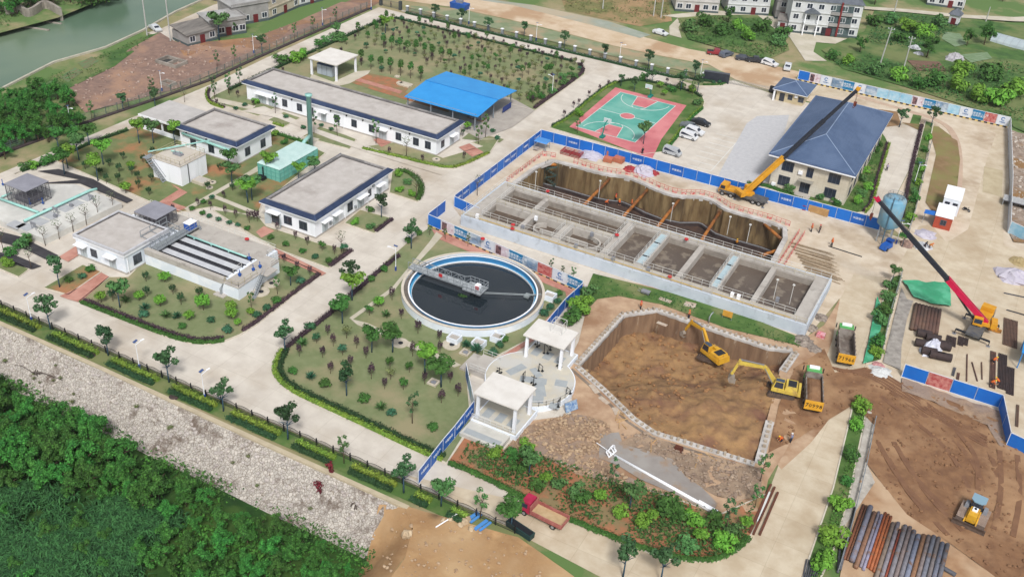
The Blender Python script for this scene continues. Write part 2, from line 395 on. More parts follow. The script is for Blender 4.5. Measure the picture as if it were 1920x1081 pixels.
sheet('dug_ground', d1, pm('tan_dirt', (204,174,144), (182,150,122), .5, .95, (162,126,98), .1, (.5,.64), bump=.3, bscale=2, detail=8), .055, grid=1.6, amp=.12, fs=.3, holes=[PIT1])
sheet('rubble_ground', GP([(985,800),(1075,775),(1130,790),(1150,812),(1128,822),(1120,858),(1165,890),(1200,905),(1255,925),(1180,915),(1080,890),(1005,850),(940,850)]), rubble, .03, grid=.7, amp=.3, fs=.9)
sheet('rubble_ground', GP([(1160,830),(1210,812),(1300,850),(1430,880),(1425,930),(1380,940),(1340,930),(1290,900),(1250,865),(1235,855),(1190,853)]), pm('grey_rubble', (168,146,124), (136,116,100), .8, .95, (186,160,134), .2, bump=.8, bscale=2.2), .03, grid=.7, amp=.3, fs=.8)
sheet('slurry_pool', GP([(1125,815),(1160,812),(1168,835),(1225,850),(1260,862),(1285,895),(1315,915),(1345,945),(1335,965),(1270,930),(1200,900),(1160,875),(1122,860)]), puddle_m, .25)
dr = GP([(1565,700),(1620,690),(1680,715),(1760,745),(1870,790),(1900,830),(1960,900),(2040,1120),(1870,1085),(1770,1012),(1700,965),(1622,868),(1640,800),(1600,760),(1500,820),(1440,850),(1460,760),(1490,690),(1545,655)])
sheet('earthworks', dr, dirt_dark, .07, grid=1.0, amp=.26, fs=.5, holes=[PIT1])
sheet('earthworks', GP([(1600,940),(1622,868),(1700,965),(1770,1012),(1870,1085),(1900,1160),(1560,1160)]), dirt, .062, grid=1.5, amp=.15, fs=.4)
m = MB()                                        # wheel ruts left in the wet clay
for off, c in ((0,.02),(1.1,.2),(2.3,-.3),(3.6,.1),(4.7,.4)):
    pth = chaikin(GP([(1560+off*4,690+off*2),(1625+off*3,705-off*3),(1690+off*3,745-off*3),(1760,790-off*3),(1850,840-off*4)]), 3, False)
    ribbon(m, pth, .4, .05, .27+.03*c)
for i_, a_ in enumerate((((1835,925),(1800,850),(1730,790),(1660,740)),((1850,925),(1850,860),(1800,800)),((1790,1000),(1720,930),(1680,860)),((1880,1000),(1895,930),(1890,850)),((1760,960),(1700,900),(1660,830)))):
    for off in (-1.25, 1.25): ribbon(m, offset(chaikin(GP(a_), 2, False), off), .75, .05, .235+.011*i_+.004*off)
tag(m.obj('wheel_ruts', pm('rut_clay', (138,102,76), (124,90,68), .6, .8, bump=.3)), kind='structure')
# ---- pit floors
def sm(t): t = max(0, min(1, t)); return t*t*(3-2*t)
def pit1_z(x, y): return -3.7+3.65*sm((x-33)/15.5+max(-.6, -.06*(y+2)))
sheet('pit_floor', [tuple(p) for p in offset(PIT1, .3, True)], pit_dirt, 0, grid=.55, zf=lambda x,y: pit1_z(x,y)+.9*fbm(x,y,.13)+.35*fbm(x,y,.5)+.3*fbm(x,y,1.1)+.8*sm((2.5-math.hypot(x-44,y+14)/3))*.6)
sheet('deep_pit_floor', [(-20,32.8),(38,32.8),(38,55),(-20,55)], mud_wet, -5.6, grid=1.4, amp=.18, fs=.3)
sheet('tank_verge', GP([(1112,514),(1250,548),(1400,594),(1500,634),(1502,650),(1360,616),(1240,572),(1160,556),(1120,562),(1080,606),(1060,608),(1092,560)]), lawn_g, .2)
sheet('rubble_ground', GP([(1690,710),(1780,742),(1880,774),(1893,845),(1872,836),(1850,800),(1740,752),(1690,735)]), rubble, .1, grid=.8, amp=.4, fs=.8)
# ---- land beyond the plant
sheet('reddish_plot', GP([(120,172),(160,212),(330,168),(400,140),(480,103),(560,66),(700,8),(640,5),(560,40),(490,75),(420,90),(330,80),(300,62),(240,95),(205,130)]), plot_m, .03, grid=4, amp=.25, fs=.1)
sheet('clay_strip', GP([(330,85),(480,70),(560,40),(660,0),(720,0),(700,12),(560,68),(400,140),(360,125)]), pm('clay', (176,136,100), (156,116,88), .3, .95, (140,112,96), .1, bump=.2), .05, grid=4, amp=.12, fs=.2)
sheet('weedy_bank', GP([(-60,320),(-40,205),(35,170),(200,100),(270,70),(300,62),(215,125),(118,172),(160,214),(140,240),(-20,290)]), weeds, .06, grid=4, amp=.2, fs=.2)
sheet('river_lane', GP([(275,62),(300,55),(400,10),(470,-10),(560,-10),(500,20),(420,30),(370,60),(325,78)]), concrete, .07)
sheet('dirt_road', GP([(700,-15),(760,-5),(880,-8),(960,8),(1060,32),(1170,60),(1290,92),(1400,112),(1500,135),(1490,150),(1480,180),(1380,150),(1330,122),(1240,105),(1150,86),(1060,62),(960,38),(850,14),(760,2)]), pm('sandy_road', (222,202,176), (206,182,152), .2, .95, (190,158,126), .06, (.5,.62), bump=.08), .05)
sheet('verge', GP([(770,12),(850,16),(960,40),(1060,64),(1150,88),(1240,107),(1330,124),(1365,140),(1330,143),(1200,118),(1060,84),(900,48),(770,22)]), grass_thin, .065, grid=3, amp=.1)
sheet('verge', GP([(760,-15),(880,-5),(1000,10),(1140,40),(1220,66),(1200,72),(1100,45),(960,10),(880,-2)]), pm('grey_grass', (172,176,164), (146,158,142), .2, .95, (190,176,152), .05), .07)
sheet('weedy_field', GP([(1270,35),(1330,30),(1420,30),(1470,70),(1480,95),(1440,112),(1380,100),(1290,75)]), weeds, .08, grid=4, amp=.3)
sheet('weedy_field', GP([(1050,-10),(1250,-10),(1260,40),(1200,50),(1130,36),(1060,20)]), pm('scrub_dirt', (140,132,88), (112,118,72), .2, .95, (176,144,108), .06, (.44,.56), bump=.3), .075)
sheet('weedy_field', GP([(1540,95),(1620,60),(1640,20),(1720,22),(1800,30),(1880,45),(2000,60),(2100,330),(1900,240),(1890,225),(1700,165),(1580,130)]), weeds, .08, grid=4, amp=.3, fs=.2)
sheet('village_lane', GP([(1620,15),(1700,20),(1800,30),(1900,35),(2000,30),(2000,45),(1900,43),(1800,36),(1700,26),(1620,20)]), path_m, .5)
sheet('village_lane', GP([(1255,50),(1275,30),(1285,32),(1272,52),(1278,72),(1255,66)]), path_m, .1)
sheet('village_yard', GP([(1240,30),(1340,20),(1480,35),(1490,62),(1600,75),(1590,85),(1530,80),(1525,98),(1550,115),(1510,115),(1480,70),(1390,35),(1300,38)]), path_m, .12)
sheet('far_hill', [(-440,330),(-100,300),(60,330),(420,330),(420,480),(-440,480)], weeds, .1, grid=14, zf=lambda x,y: .2+max(0,(y-330))*.06)
sheet('dirt_plot', GP([(1690,230),(1760,238),(1795,265),(1800,300),(1790,390),(1750,400),(1735,380),(1755,290),(1745,255)]), pm('olive_dirt', (150,126,92), (132,104,74), .4, .95, (140,136,84), .1, bump=.2), .06, grid=2, amp=.1)
tag(ribbon(MB(), chaikin(GP([(1600,178),(1690,205),(1770,228),(1795,262),(1800,320),(1790,400)]), 2, False), 1.6, .0, .09).obj('footpath', pm('pinkish_path', (206,180,158), (192,166,146), .5, .9)), kind='structure')
sheet('rubble_plot', GP([(1890,245),(1960,260),(2050,470),(1900,455),(1893,440)]), pm('pale_rubble', (176,160,146), (140,122,108), .9, .95, (150,116,78), .12, (.5,.6), bump=.8, bscale=2), .06, grid=1, amp=.3, fs=.9)
# ---- lawns with kerbs
def lawn(px, mat=lawn_m, z=.12, kerb=True, smooth=0, world=None):
    p = world or GP(px)
    if smooth: p = chaikin(p, smooth)
    sheet('lawn', p, mat, z)
    if kerb: tag(ribbon(MB(), p, .22, -.02, z+.05, closed=True).obj('kerb', kerb_m), kind='structure')
    return p
GROVE = [(-100.3,35),(-99.6,33),(-97.6,32.3),(-84,32),(-84,45),(-60,45),(-60,73.6),(-33.2,73.6),(-33.5,103),(-35.5,107.5),(-40,110.3),(-98,110.3),(-99.8,109.6),(-100.4,108)]
lawn(None, world=GROVE)
LWEST = GP([(28,327),(105,297),(245,242),(300,222),(345,214),(450,240),(509,248),(580,273),(610,288),(490,385),(482,408),(400,388),(330,400),(100,300)])
lawn(None, lawn_red, world=LWEST)
L_B2 = lawn([(482,404),(500,425),(592,455),(662,470),(616,503),(520,468),(470,440),(400,395)])
L_B4 = lawn([(148,566),(205,520),(240,520),(290,470),(400,460),(515,475),(602,514),(567,541),(482,608),(450,628),(420,640),(390,645),(355,643),(310,630),(240,602)])
L_DRV = lawn([(82,540),(155,497),(190,510),(128,553)], lawn_red)
L_DRW = lawn([(-20,495),(0,505),(35,520),(55,505),(20,490),(0,480)], lawn_red)
L_CORN = lawn([(730,362),(735,322),(755,318),(777,330),(790,345),(793,360),(783,379)])
L_SQ = lawn([(646,419),(675,394),(738,411),(702,438)])
L_E1 = lawn([(502,226),(532,211),(563,222),(536,237)])
L_E2 = lawn([(567,257),(600,238),(648,254),(668,262),(655,280)])
L_E3 = lawn([(675,277),(740,268),(790,280),(830,297),(905,275),(885,268),(905,262),(935,262),(918,288),(880,307),(850,317),(828,316),(800,308)])
L_E4 = lawn([(866,261),(882,248),(945,262),(937,268)], z=.137, kerb=False)
LG = [(808,425),(770,450),(735,480),(700,515),(650,560),(600,602),(560,632),(530,657),(515,684),(516,705),(540,731),(600,758),(700,805),(790,848),(838,868),(884,800),(876,715),(890,690),(985,640),(1100,545),(1092,528),(950,480),(830,432)]
LGARD = lawn(LG)
LSTRIP = lawn([(838,868),(900,892),(1000,945),(1090,985),(1180,1022),(1225,1040),(1260,1049),(1310,1053),(1345,1052),(1380,1033),(1405,1008),(1418,985),(1440,925),(1350,965),(1250,930),(1130,895),(1010,852),(955,850),(880,800)], red_soil, .14)
L_COURT = lawn([(1030,240),(1065,222),(1100,190),(1135,163),(1155,153),(1180,148),(1215,150),(1300,171),(1317,182),(1321,192),(1318,203),(1300,218),(1246,285),(1200,290)], lawn_g)
L_GATE = lawn([(1265,150),(1312,148),(1362,153),(1362,158),(1340,162),(1310,162)])
L_OFF = lawn([(1400,342),(1440,345),(1500,350),(1560,330),(1640,235),(1660,258),(1665,270),(1650,320),(1632,385),(1622,398),(1600,400),(1500,372)], lawn_g)
L_ST1 = lawn([(1735,228),(1750,232),(1717,392),(1705,430),(1688,418),(1703,350)], lawn_g)
L_ST2 = lawn([(1672,520),(1692,516),(1664,620),(1652,675),(1622,682),(1640,605)], lawn_g)
L_ST3 = lawn([(1602,748),(1627,755),(1592,930),(1560,1040),(1520,1120),(1495,1110),(1562,915)], lawn_g)
sheet('railing_verge', [(-110,-51.4),(29,-51.4),(33,-54.2),(-110,-54.8)], lawn_g, .09)
tag(ribbon(MB(), [(-110,-55.2),(-45,-55.0),(-10,-55.3),(14,-55.3)], .7, -.3, .16).obj('bank_coping', pm('coping', (206,192,164), (190,176,150), .6, .9)), kind='structure')
tag(ribbon(MB(), [(-110,-51.05),(29,-51.05)], .3, -.1, .14).obj('kerb', kerb_m), kind='structure')
# paved patches laid over the lawns
def patch(name, px, mat, z=.16): return sheet(name, GP(px), mat, z)
patch('brick_path', [(205,520),(190,512),(148,540),(112,556),(128,562),(150,568)], brick_p, .17)
patch('brick_path', [(517,467),(612,513),(603,518),(505,477)], brick_p, .17)
patch('brick_path', [(320,345),(352,362),(322,380),(350,390),(335,397),(290,385),(335,357)], brick_p, .17)
patch('brick_path', [(110,483),(143,462),(147,480),(128,492)], brick_p, .17)
patch('brick_path', [(480,436),(495,425),(515,434),(490,447)], brick_p, .17)
patch('brick_path', [(700,263),(715,258),(735,268),(715,277)], brick_p, .17)
patch('brick_path', [(860,277),(880,270),(907,287),(885,295)], brick_p, .17)
patch('brick_path', [(809,430),(830,436),(950,484),(1095,534),(1085,555),(1000,640),(950,672),(940,668),(985,640),(1062,560),(1060,548),(950,503),(820,448)], brick_p, .17)
patch('cement_path', [(830,443),(815,460),(755,525),(740,545),(662,600),(655,597),(735,540),(805,455),(818,436)], path_m, .18)
patch('cement_path', [(655,597),(662,600),(690,607),(740,630),(800,655),(865,685),(852,690),(740,640),(670,610)], path_m, .175)
patch('cement_path', [(448,341),(600,262),(575,255),(455,330),(345,392),(352,397)], path_m, .165)
patch('cement_path', [(400,365),(520,413),(512,418),(395,370)], path_m, .166)
patch('cement_path', [(453,209),(520,222),(620,262),(700,290),(830,330),(815,318),(690,275),(600,245),(495,200)], concrete, .15)
patch('cement_path', [(395,190),(470,207),(480,200),(405,184)], path_m, .168)
patch('paved_apron', [(585,140),(625,155),(668,135),(695,133),(690,140),(655,158),(625,165),(580,150)], path_m, .17)
patch('red_soil_bed', [(655,155),(690,138),(740,148),(770,160),(760,175),(850,198),(840,212),(700,170)], red_soil, .162)
patch('brick_path', [(665,152),(675,148),(755,172),(750,177)], brick_p, .18)
patch('shed_floor', [(760,195),(800,175),(840,160),(960,185),(1003,208),(960,240),(900,262),(860,240)], pm('grey_floor', (190,182,172), (172,164,156), .4, .9), .15)
patch('dark_netting', [(70,322),(110,318),(150,330),(175,337),(220,362),(250,376),(238,382),(150,345),(70,345),(150,338)], pm('weed_mat', (74,72,76), (60,58,62), .6, .9), .17)
patch('dark_netting', [(-20,430),(40,445),(110,480),(85,487),(40,465),(-20,450)], MATS['weed_mat'], .17)
patch('dark_netting', [(-20,470),(30,480),(78,500),(60,506),(20,495),(-20,490)], MATS['weed_mat'], .17)
patch('office_apron', [(1352,318),(1400,232),(1420,218),(1480,216),(1470,250),(1440,340),(1420,350),(1345,335)], pm('grey_paving', (206,206,208), (194,194,198), 1.2, .9), .08)
patch('tan_slab', [(1845,312),(1880,320),(1878,370),(1842,360)], pm('slab', (204,190,160), (188,172,142), .4, .9), .07)
patch('garden_bed', [(1645,205),(1682,210),(1690,235),(1650,240)], pm('bed_soil', (160,130,96), (140,108,78), .5, .95), .1)
patch('garden_bed', [(1712,215),(1728,218),(1722,238),(1705,234)], lawn_g, .1)
for q_ in ([(112,146),(140,128),(156,136),(128,156)],[(146,120),(172,108),(186,116),(160,132)],[(78,164),(100,150),(112,160),(88,176)]): patch('vegetable_bed', q_, pm('river_crops', (96,140,92), (128,112,86), .9, .9, stretch=(2.2,.5,1)), .22)
patch('vegetable_bed', [(1770,62),(1800,66),(1812,85),(1790,90),(1765,75)], pm('crop_rows', (150,168,140), (100,130,84), 1.2, .9, stretch=(.3,2.5,1)), .4)
patch('vegetable_bed', [(1700,115),(1760,118),(1775,135),(1720,135)], pm('furrows', (136,108,92), (112,88,74), .8, .95, stretch=(.3,3,1)), .4)
patch('vegetable_bed', [(1800,105),(1850,100),(1860,112),(1820,120)], MATS['crop_rows'], .4)
# basketball court
sheet('court', GP([(1153.7,165),(1287,198.7),(1240,262),(1222,300),(1067.5,238.7)]), pm('court_red', (214,128,132), (200,112,118), .3, .9, (222,142,144), .08), .15)
sheet('court_green', [(-20.6,70.7),(-5.6,70.7),(-5.6,97.2),(-20.6,97.2)], pm('court_teal', (104,178,164), (90,166,152), .3, .9, (124,186,172), .09), .165)
cl = pm('court_line', (236,238,236), (220,224,222), 1, .9)
def key(y0, s): return [(-15.9,y0),(-10.3,y0),(-11.3,y0+s*5.8),(-14.9,y0+s*5.8)]
for y0, s in ((70.9,1),(97.0,-1)): sheet('court_key', key(y0, s), MATS['court_red'], .18)
sheet('court_circle', [(-13.1+1.75*math.cos(a*math.pi/12), 83.9+1.75*math.sin(a*math.pi/12)) for a in range(24)], MATS['court_red'], .18)
m = MB()
def line(p, closed=False): ribbon(m, p, .13, .15, .205, closed)
line([(-20.6,70.7),(-5.6,70.7),(-5.6,97.2),(-20.6,97.2)], True); line([(-20.6,83.9),(-14.9,83.9)]); line([(-11.3,83.9),(-5.6,83.9)])
line([(-13.1+1.8*math.cos(a*math.pi/12), 83.9+1.8*math.sin(a*math.pi/12)) for a in range(24)], True)
for y0, s in ((70.7,1),(97.2,-1)):
    k = key(y0, s); line([k[0], k[3], k[2], k[1]])
    line([(-13.1+6.3*math.cos(a), y0+s*1.2+s*6.3*math.sin(a)) for a in [i*math.pi/20 for i in range(21)]])
    line([(-13.1+1.8*math.cos(a), y0+s*5.8+s*1.8*math.sin(a)) for a in [i*math.pi/12 for i in range(13)]])
tag(m.obj('court_lines', cl), kind='structure')
m = MB()                                        # parking bays
for i in range(8): ribbon(m, [(8.6,67+i*2.9),(14.2,67+i*2.9)], .12, .0, .035)
ribbon(m, [(14.2,67),(14.2,87.3)], .12, .0, .036)
tag(m.obj('parking_lines', cl), kind='structure')
sheet('crushed_stone', GP([(1629,757),(1645,800),(1624,868),(1640,905),(1600,965),(1572,1000),(1594,930)]), pm('pale_gravel', (204,198,188), (176,168,158), .9, .95, bump=.5, bscale=3), .11, grid=1, amp=.15, fs=.8)
sheet('road_dirt', GP([(1440,850),(1500,800),(1560,700),(1590,690),(1575,760),(1520,830),(1465,880)]), pm('tracked_mud', (178,144,114), (200,172,144), .4, .95, (150,114,86), .15, (.5,.65), bump=.2, bscale=2), .052)
# ================================================================ buildings
white = pm('white_render', (240,242,247), (232,235,241), .25, .85, (214,217,220), .5, (.56,.72), stretch=(1,1,.12), spec=.2, k=.95)
white2 = pm('pale_blue_render', (228,235,244), (214,223,234), .25, .85, (236,240,246), .5, k=.92)
trim = pm('white_trim', (242,244,248), rough=.7, k=.92)
navy = pm('navy_tiles', (48,62,92), (41,54,82), 2.5, .6, (56,71,102), .3)
parap = pm('parapet_cement', (176,172,170), (150,147,146), .8, .9, (128,126,126), .25)
deck_m = pm('roof_screed', (206,200,195), (190,183,177), .5, .92, (172,164,158), .16, (.54,.7), detail=8)
glass = pm('dark_glass', (44,50,62), (58,66,80), .6, .15, spec=.6)
alum = pm('grey_frame', (92,98,108), rough=.5)
door_g = pm('grey_door', (190,200,204), (178,188,194), 1, .5)
steel = pm('galvanised', (176,182,186), (158,164,170), 2, .45, metal=.3)
rail_w = pm('railing_white', (226,226,222), rough=.5)
rail_y = pm('railing_cream', (208,196,160), (186,176,146), 2, .6)
pipe_g = pm('mint_pipe', (168,216,208), (150,204,196), .8, .45)
black_m = pm('black_metal', (34,36,40), rough=.5)
grey_box = pm('equipment_grey', (150,152,158), (136,138,146), .6, .6)
conc2 = pm('tank_concrete', (198,192,184), (182,175,167), .35, .92, (164,157,150), .5, (.55,.7))
conc_old = pm('weathered_concrete', (176,168,158), (152,144,135), .5, .95, (134,126,118), .2, (.5,.65), bump=.1, bscale=3)
valve_b = pm('valve_blue', (44,90,170), rough=.4)
red_m = pm('signal_red', (206,56,60), rough=.5)
def on_face(face, b, u, z, w, h, d0, d1, mb):
    """box of size w x h lying on a face of block b=(x0,x1,y0,y1) from depth d0 to d1 in front of it"""
    x0, x1, y0, y1 = b
    if face == '-y': mb.box(u-w/2, u+w/2, y0-d1, y0-d0, z, z+h)
    elif face == '+x': mb.box(x1+d0, x1+d1, u-w/2, u+w/2, z, z+h)
    elif face == '+y': mb.box(u-w/2, u+w/2, y1+d0, y1+d1, z, z+h)
    else: mb.box(x0-d1, x0-d0, u-w/2, u+w/2, z, z+h)
    return mb
def window(par, face, b, u, z, w=1.5, h=1.7, bars=2, fm=None):
    f = MB(); t = .09
    on_face(face, b, u, z, w, t, -.05, .07, f); on_face(face, b, u, z+h-t, w, t, -.05, .07, f)
    for s in (-1, 1): on_face(face, b, u+s*(w-t)/2, z+t, t, h-2*t, -.05, .068, f)
    for i in range(1, bars): on_face(face, b, u-w/2+w*i/bars, z+t, .06, h-2*t, -.05, .064, f)
    wo = f.obj('window', fm or alum, par)
    on_face(face, b, u, z+t*.9, w-1.8*t, h-1.8*t, -.04, .03, MB()).obj('pane', glass, wo)
    return wo
def door(par, face, b, u, w=1.4, h=2.3, mat=None, z=0.05, canopy=True):
    d = on_face(face, b, u, z, w, h, -.05, .06, MB()).obj('door', mat or door_g, par)
    on_face(face, b, u, z+.1, .04, h-.2, .06, .075, MB()).obj('door_seam', alum, d)
    on_face(face, b, u+.12, z+1.0, .06, .25, .06, .12, MB()).obj('handle', steel, d)
    if canopy: on_face(face, b, u, z+h+.35, w+.9, .14, -.05, 1.1, MB()).obj('door_canopy', trim, par)
    return d
def flat_building(name, x0, y0, x1, y1, h, label, tiled=True, wall=None, cat='building'):
    L, W = x1-x0, y1-y0
    t = thing(name, (x0, y0, 0), label, cat)
    b = (0, L, 0, W); e = .75 if tiled else .25; ph = h+(.85 if tiled else .75); wt = .35
    MB().box(0, L, 0, W, -.3, h-.02).obj('wall', wall or white, t)
    MB().box(-.12, L+.12, -.12, W+.12, -.3, .32).obj('plinth', pm('plinth', (186,180,172), (170,164,156), 1, .9), t)
    m = MB(); m.box(-e, L+e, -e, W+e, h-.02, h+.26); m.obj('fascia', trim, t)
    r = MB()
    if tiled:
        o = [(-e-.04,-e-.04),(L+e+.04,-e-.04),(L+e+.04,W+e+.04),(-e-.04,W+e+.04)]; i = [(.12,.12),(L-.12,.12),(L-.12,W-.12),(.12,W-.12)]
        V = [(x,y,h+.27) for x,y in o]+[(x,y,ph) for x,y in i]+[(x,y,h+.2) for x,y in o]
        r.add(V, [(k,(k+1)%4,4+(k+1)%4,4+k) for k in range(4)]+[(8+k,8+(k+1)%4,(k+1)%4,k) for k in range(4)])
        rt_ = r.obj('roof_tiles', navy, t)
        for k in range(4): MB().bar((*o[k], h+.30), (*i[k], ph+.03), .14, .08).obj('hip_ridge', pm('ridge_tile', (66,84,120), rough=.6), rt_)
    p = MB(); q = .14 if tiled else -.25; s = ph+.012
    for a in ((q,L-q,q,q+wt),(q,L-q,W-q-wt,W-q),(q,q+wt,q+wt,W-q-wt),(L-q-wt,L-q,q+wt,W-q-wt)): p.box(*a, h+.26, s)
    p.obj('parapet', parap if tiled else pm('white_parapet', (214,216,222), (190,190,194), .7, .9), t)
    MB().box(q+wt, L-q-wt, q+wt, W-q-wt, h+.26, h+.42).obj('roof_deck', deck_m, t)
    g = MB(); z = h+.42                         # dark bitumen upstand round the deck
    x_, y_ = q+wt+.002, q+wt+.002
    g.box(x_, L-x_, y_, y_+.16, z, z+.2); g.box(x_, L-x_, W-y_-.16, W-y_, z, z+.2); g.box(x_, x_+.16, y_+.16, W-y_-.16, z, z+.2); g.box(L-x_-.16, L-x_, y_+.16, W-y_-.16, z, z+.2)
    g.obj('bitumen_upstand', pm('bitumen', (92,90,92), (120,116,114), .8, .9), t)
    return t, b
def downpipe(t, face, b, u, h): on_face(face, b, u, .1, .13, h-.3, .02, .15, MB()).obj('downpipe', trim, t)
def lamp_on(t, face, b, u, z): on_face(face, b, u, z, .22, .3, 0, .28, MB()).obj('wall_lamp', black_m, t)
# long workshop
t, b = flat_building('workshop_building', -92.4, 38.2, -39.5, 48.2, 4.2, 'very long white single-storey workshop with grey flat roof and navy tile edging')
for u, w_ in ((4.6,2.2),(7.6,2.2),(22.5,1.4),(38.8,2.0)): door(t, '-y', b, u, w_)
for u in (11.3,15.6,18.9,26.2,31.0,35.8,43.0,47.6,50.7): window(t, '-y', b, u, 1.1, 1.5, 1.8)
for u in (13.5,24.6,29,33.5,41,46): lamp_on(t, '-y', b, u, 3.3)
for u in (10.2,28.2,44.5): downpipe(t, '-y', b, u, 4.2)
door(t, '+x', b, 6.6, 1.8); window(t, '+x', b, 2.6, 1.1, 1.4, 1.7)
# middle building
t, b = flat_building('pump_house', -51.0, -5.3, -39.2, 19.0, 4.1, 'white building with wide grey flat roof and navy tiled eave beside the crossroads')
for u in (2.9,6.3,14.6,20.9): door(t, '+x', b, u, 1.7 if u != 14.6 else 2.2)
window(t, '+x', b, 11.0, 1.0, 1.7, 1.9); window(t, '+x', b, 17.6, 1.3, 1.2, 1.6)
for u in (5.4,9.0): window(t, '-y', b, u, 1.0, 1.9, 1.8)
for s in (-1, 1): MB().bar((2.4+s*1.0, -.1, 1.25), (2.4+s*1.9, -.9, 1.25), .08, 2.3).obj('door_leaf', door_g, t)
on_face('-y', b, 2.4, .1, 1.9, 2.35, -.05, .03, MB()).obj('doorway', glass, t)
on_face('-y', b, 2.4, 2.8, 2.8, .14, -.05, 1.1, MB()).obj('door_canopy', trim, t)
for u in (9.3,16.9): downpipe(t, '+x', b, u, 4.1)
for u, z in ((4.6,1.0),(12.6,1.0),(18.8,3.0)): on_face('+x', b, u, z, .5, .5, 0, .35, MB()).obj('vent_box', steel, t)
# small building
t, b = flat_building('plant_room', -86.9, 10.2, -71.2, 21.2, 4.4, 'white square building with grey flat roof and navy tile band beside the open carport')
for u in (3.6,8.6): window(t, '-y', b, u, .9, 1.6, 1.8)
window(t, '+x', b, 3.2, 1.0, 1.6, 1.9); window(t, '+x', b, 8.2, 1.0, 1.6, 1.9)
m = MB(); m.tube([(1.0,-.35,3.5),(14.2,-.35,3.1)], .28, 10); m.obj('wall_duct', pipe_g, t, True)
for u in (2.0,7.5): lamp_on(t, '-y', b, u, 3.6)
# carport
t = thing('carport', (-100, 11.5, 0), 'flat grey carport roof on posts attached left of the small white building', 'carport')
MB().box(0, 12.3, 0, 9.5, 3.5, 3.8).obj('roof', pm('carport_roof', (204,200,197), (190,186,183), .4, .9), t)
MB().box(-.05, 12.3, -.12, -.001, 3.4, 3.86).obj('fascia', trim, t)
for x in (.3,6,11.6):
    for y in (.4,9.0): MB().box(x, x+.3, y, y+.3, 0, 3.5).obj('post', white, t)
MB().box(.65, 11.5, .35, .55, 0, 1.1).obj('low_wall', white, t)
m = MB(); m.box(5, 6, 3, 7, 0.1, 1.9); m.box(8, 10.5, 4, 6, .1, 1.6); m.obj('stored_equipment', pm('dark_machine', (70,66,74), rough=.7), t)
# filter house + filter tank
t, b = flat_building('filter_house', -70.2, -33.5, -58.5, -23.2, 3.6, 'low white house with rough grey roof joined to the filter tank', tiled=False, wall=white2)
for u in (1.6,8.6): door(t, '-y', b, u, 1.6)
window(t, '-y', b, 4.2, 1.0, 1.5, 1.6); window(t, '+x', b, 2.8, .9, 1.9, 1.9); downpipe(t, '+x', b, .5, 3.6)
ft = thing('filter_tank', (-70, -29.3, 0), 'white filter tank with open sludge channels and a travelling gantry beside the filter house', 'water tank')
m = MB(); m.box(11.8, 33, -.0, 10.7, -.3, 2.5); m.box(.2, 30.5, 6.2, 13.4, -.3, 2.49); m.obj('wall', white2, ft)
m = MB(); m.box(12.0, 29.8, .05, .75, 2.5, 3.3); m.box(29.8, 33.1, -.1, 10.8, 2.5, 2.64); m.box(.2, 29.8, 9.0, 13.5, 2.5, 2.6); m.box(11.9, 29.8, -.05, .05, 2.2, 3.3)
m.obj('deck', conc2, ft)
m = MB()
for y in (1.0,3.3,5.6,7.9): m.box(12.2, 29.0, y, y+.75, 2.5, 2.53)
m.obj('channel', pm('sludge_black', (52,52,58), (70,68,74), .8, .4), ft)
m = MB()
for y in (1.75,4.05,6.35): m.box(12.2, 29.0, y+.05, y+1.5, 2.5, 2.62)
m.obj('cover_slab', pm('cover_grey', (212,214,218), (198,200,206), .8, .8), ft)
m = MB()
for y in (.95,1.8,3.25,4.1,5.55,6.4,7.85,8.7):
    m.box(12.1, 29.3, y-.04, y+.04, 2.53, 2.66)
m.obj('rail_track', black_m, ft)
m = MB(); m.tube([(12.5,8.1,3.0),(28.0,8.1,3.0)], .16, 8)
for x in (16,20,24): m.box(x-.1, x+.1, 7.9, 8.3, 2.6, 2.95)
m.obj('scum_pipe', pipe_g, ft, True)
def railing(pts, h=1.05, step=1.6, mat=None, par=None, name='railing', rails=2, w=.05, closed=False, pw=.05):
    m = MB(); P = list(pts)+([pts[0]] if closed else [])
    for a, c in zip(P, P[1:]):
        za = a[2]; zc = c[2]; L = math.hypot(c[0]-a[0], c[1]-a[1]); n = max(1, round(L/step))
        for r in range(1, rails+1): m.bar((a[0],a[1],za+h*r/rails), (c[0],c[1],zc+h*r/rails), w)
        for i in range(n+1):
            u = i/n; x = a[0]+(c[0]-a[0])*u; y = a[1]+(c[1]-a[1])*u; z = za+(zc-za)*u
            m.box(x-pw/2, x+pw/2, y-pw/2, y+pw/2, z, z+h)
    return m.obj(name, mat or steel, par)
railing([(.4,13.3,2.6),(30.3,13.3,2.6),(30.3,10.9,2.6),(33,10.9,2.6),(33,8.5,2.6)], par=ft, mat=rail_w)
railing([(29.9,.2,2.64),(32.9,.2,2.64),(32.9,5.0,2.64)], par=ft, mat=rail_y); railing([(.4,6.4,2.5),(.4,13.2,2.5)], par=ft, mat=rail_w)
railing([(29.2,3.2,2.6),(29.2,5.4,2.6)], par=ft, mat=rail_w)
m = MB()
for a in (5.6, 6.6): m.bar((33.3,a+.1,2.5), (38.2-3.5,a-5.2+1.3,.1), .12, .25)
st = MB()
for i in range(11):
    u = i/10; st.box(33.2+u*1.2-.05, 33.3+u*1.2+.35, 6.0-u*4.0-.5, 6.0-u*4.0+.5, 2.4-u*2.3, 2.46-u*2.3)
so = st.obj('stair', steel, ft)
m = MB()
for dx in (-.1,.45): m.bar((33.2+dx,6.4,3.5), (34.4+dx,1.8,1.0), .06); m.bar((33.2+dx,6.4,2.5), (34.4+dx,1.8,.1), .1)
m.obj('handrail', steel, so)
MB().box(33.0,34.6,5.6,8.4,2.42,2.56).obj('landing', conc2, ft)
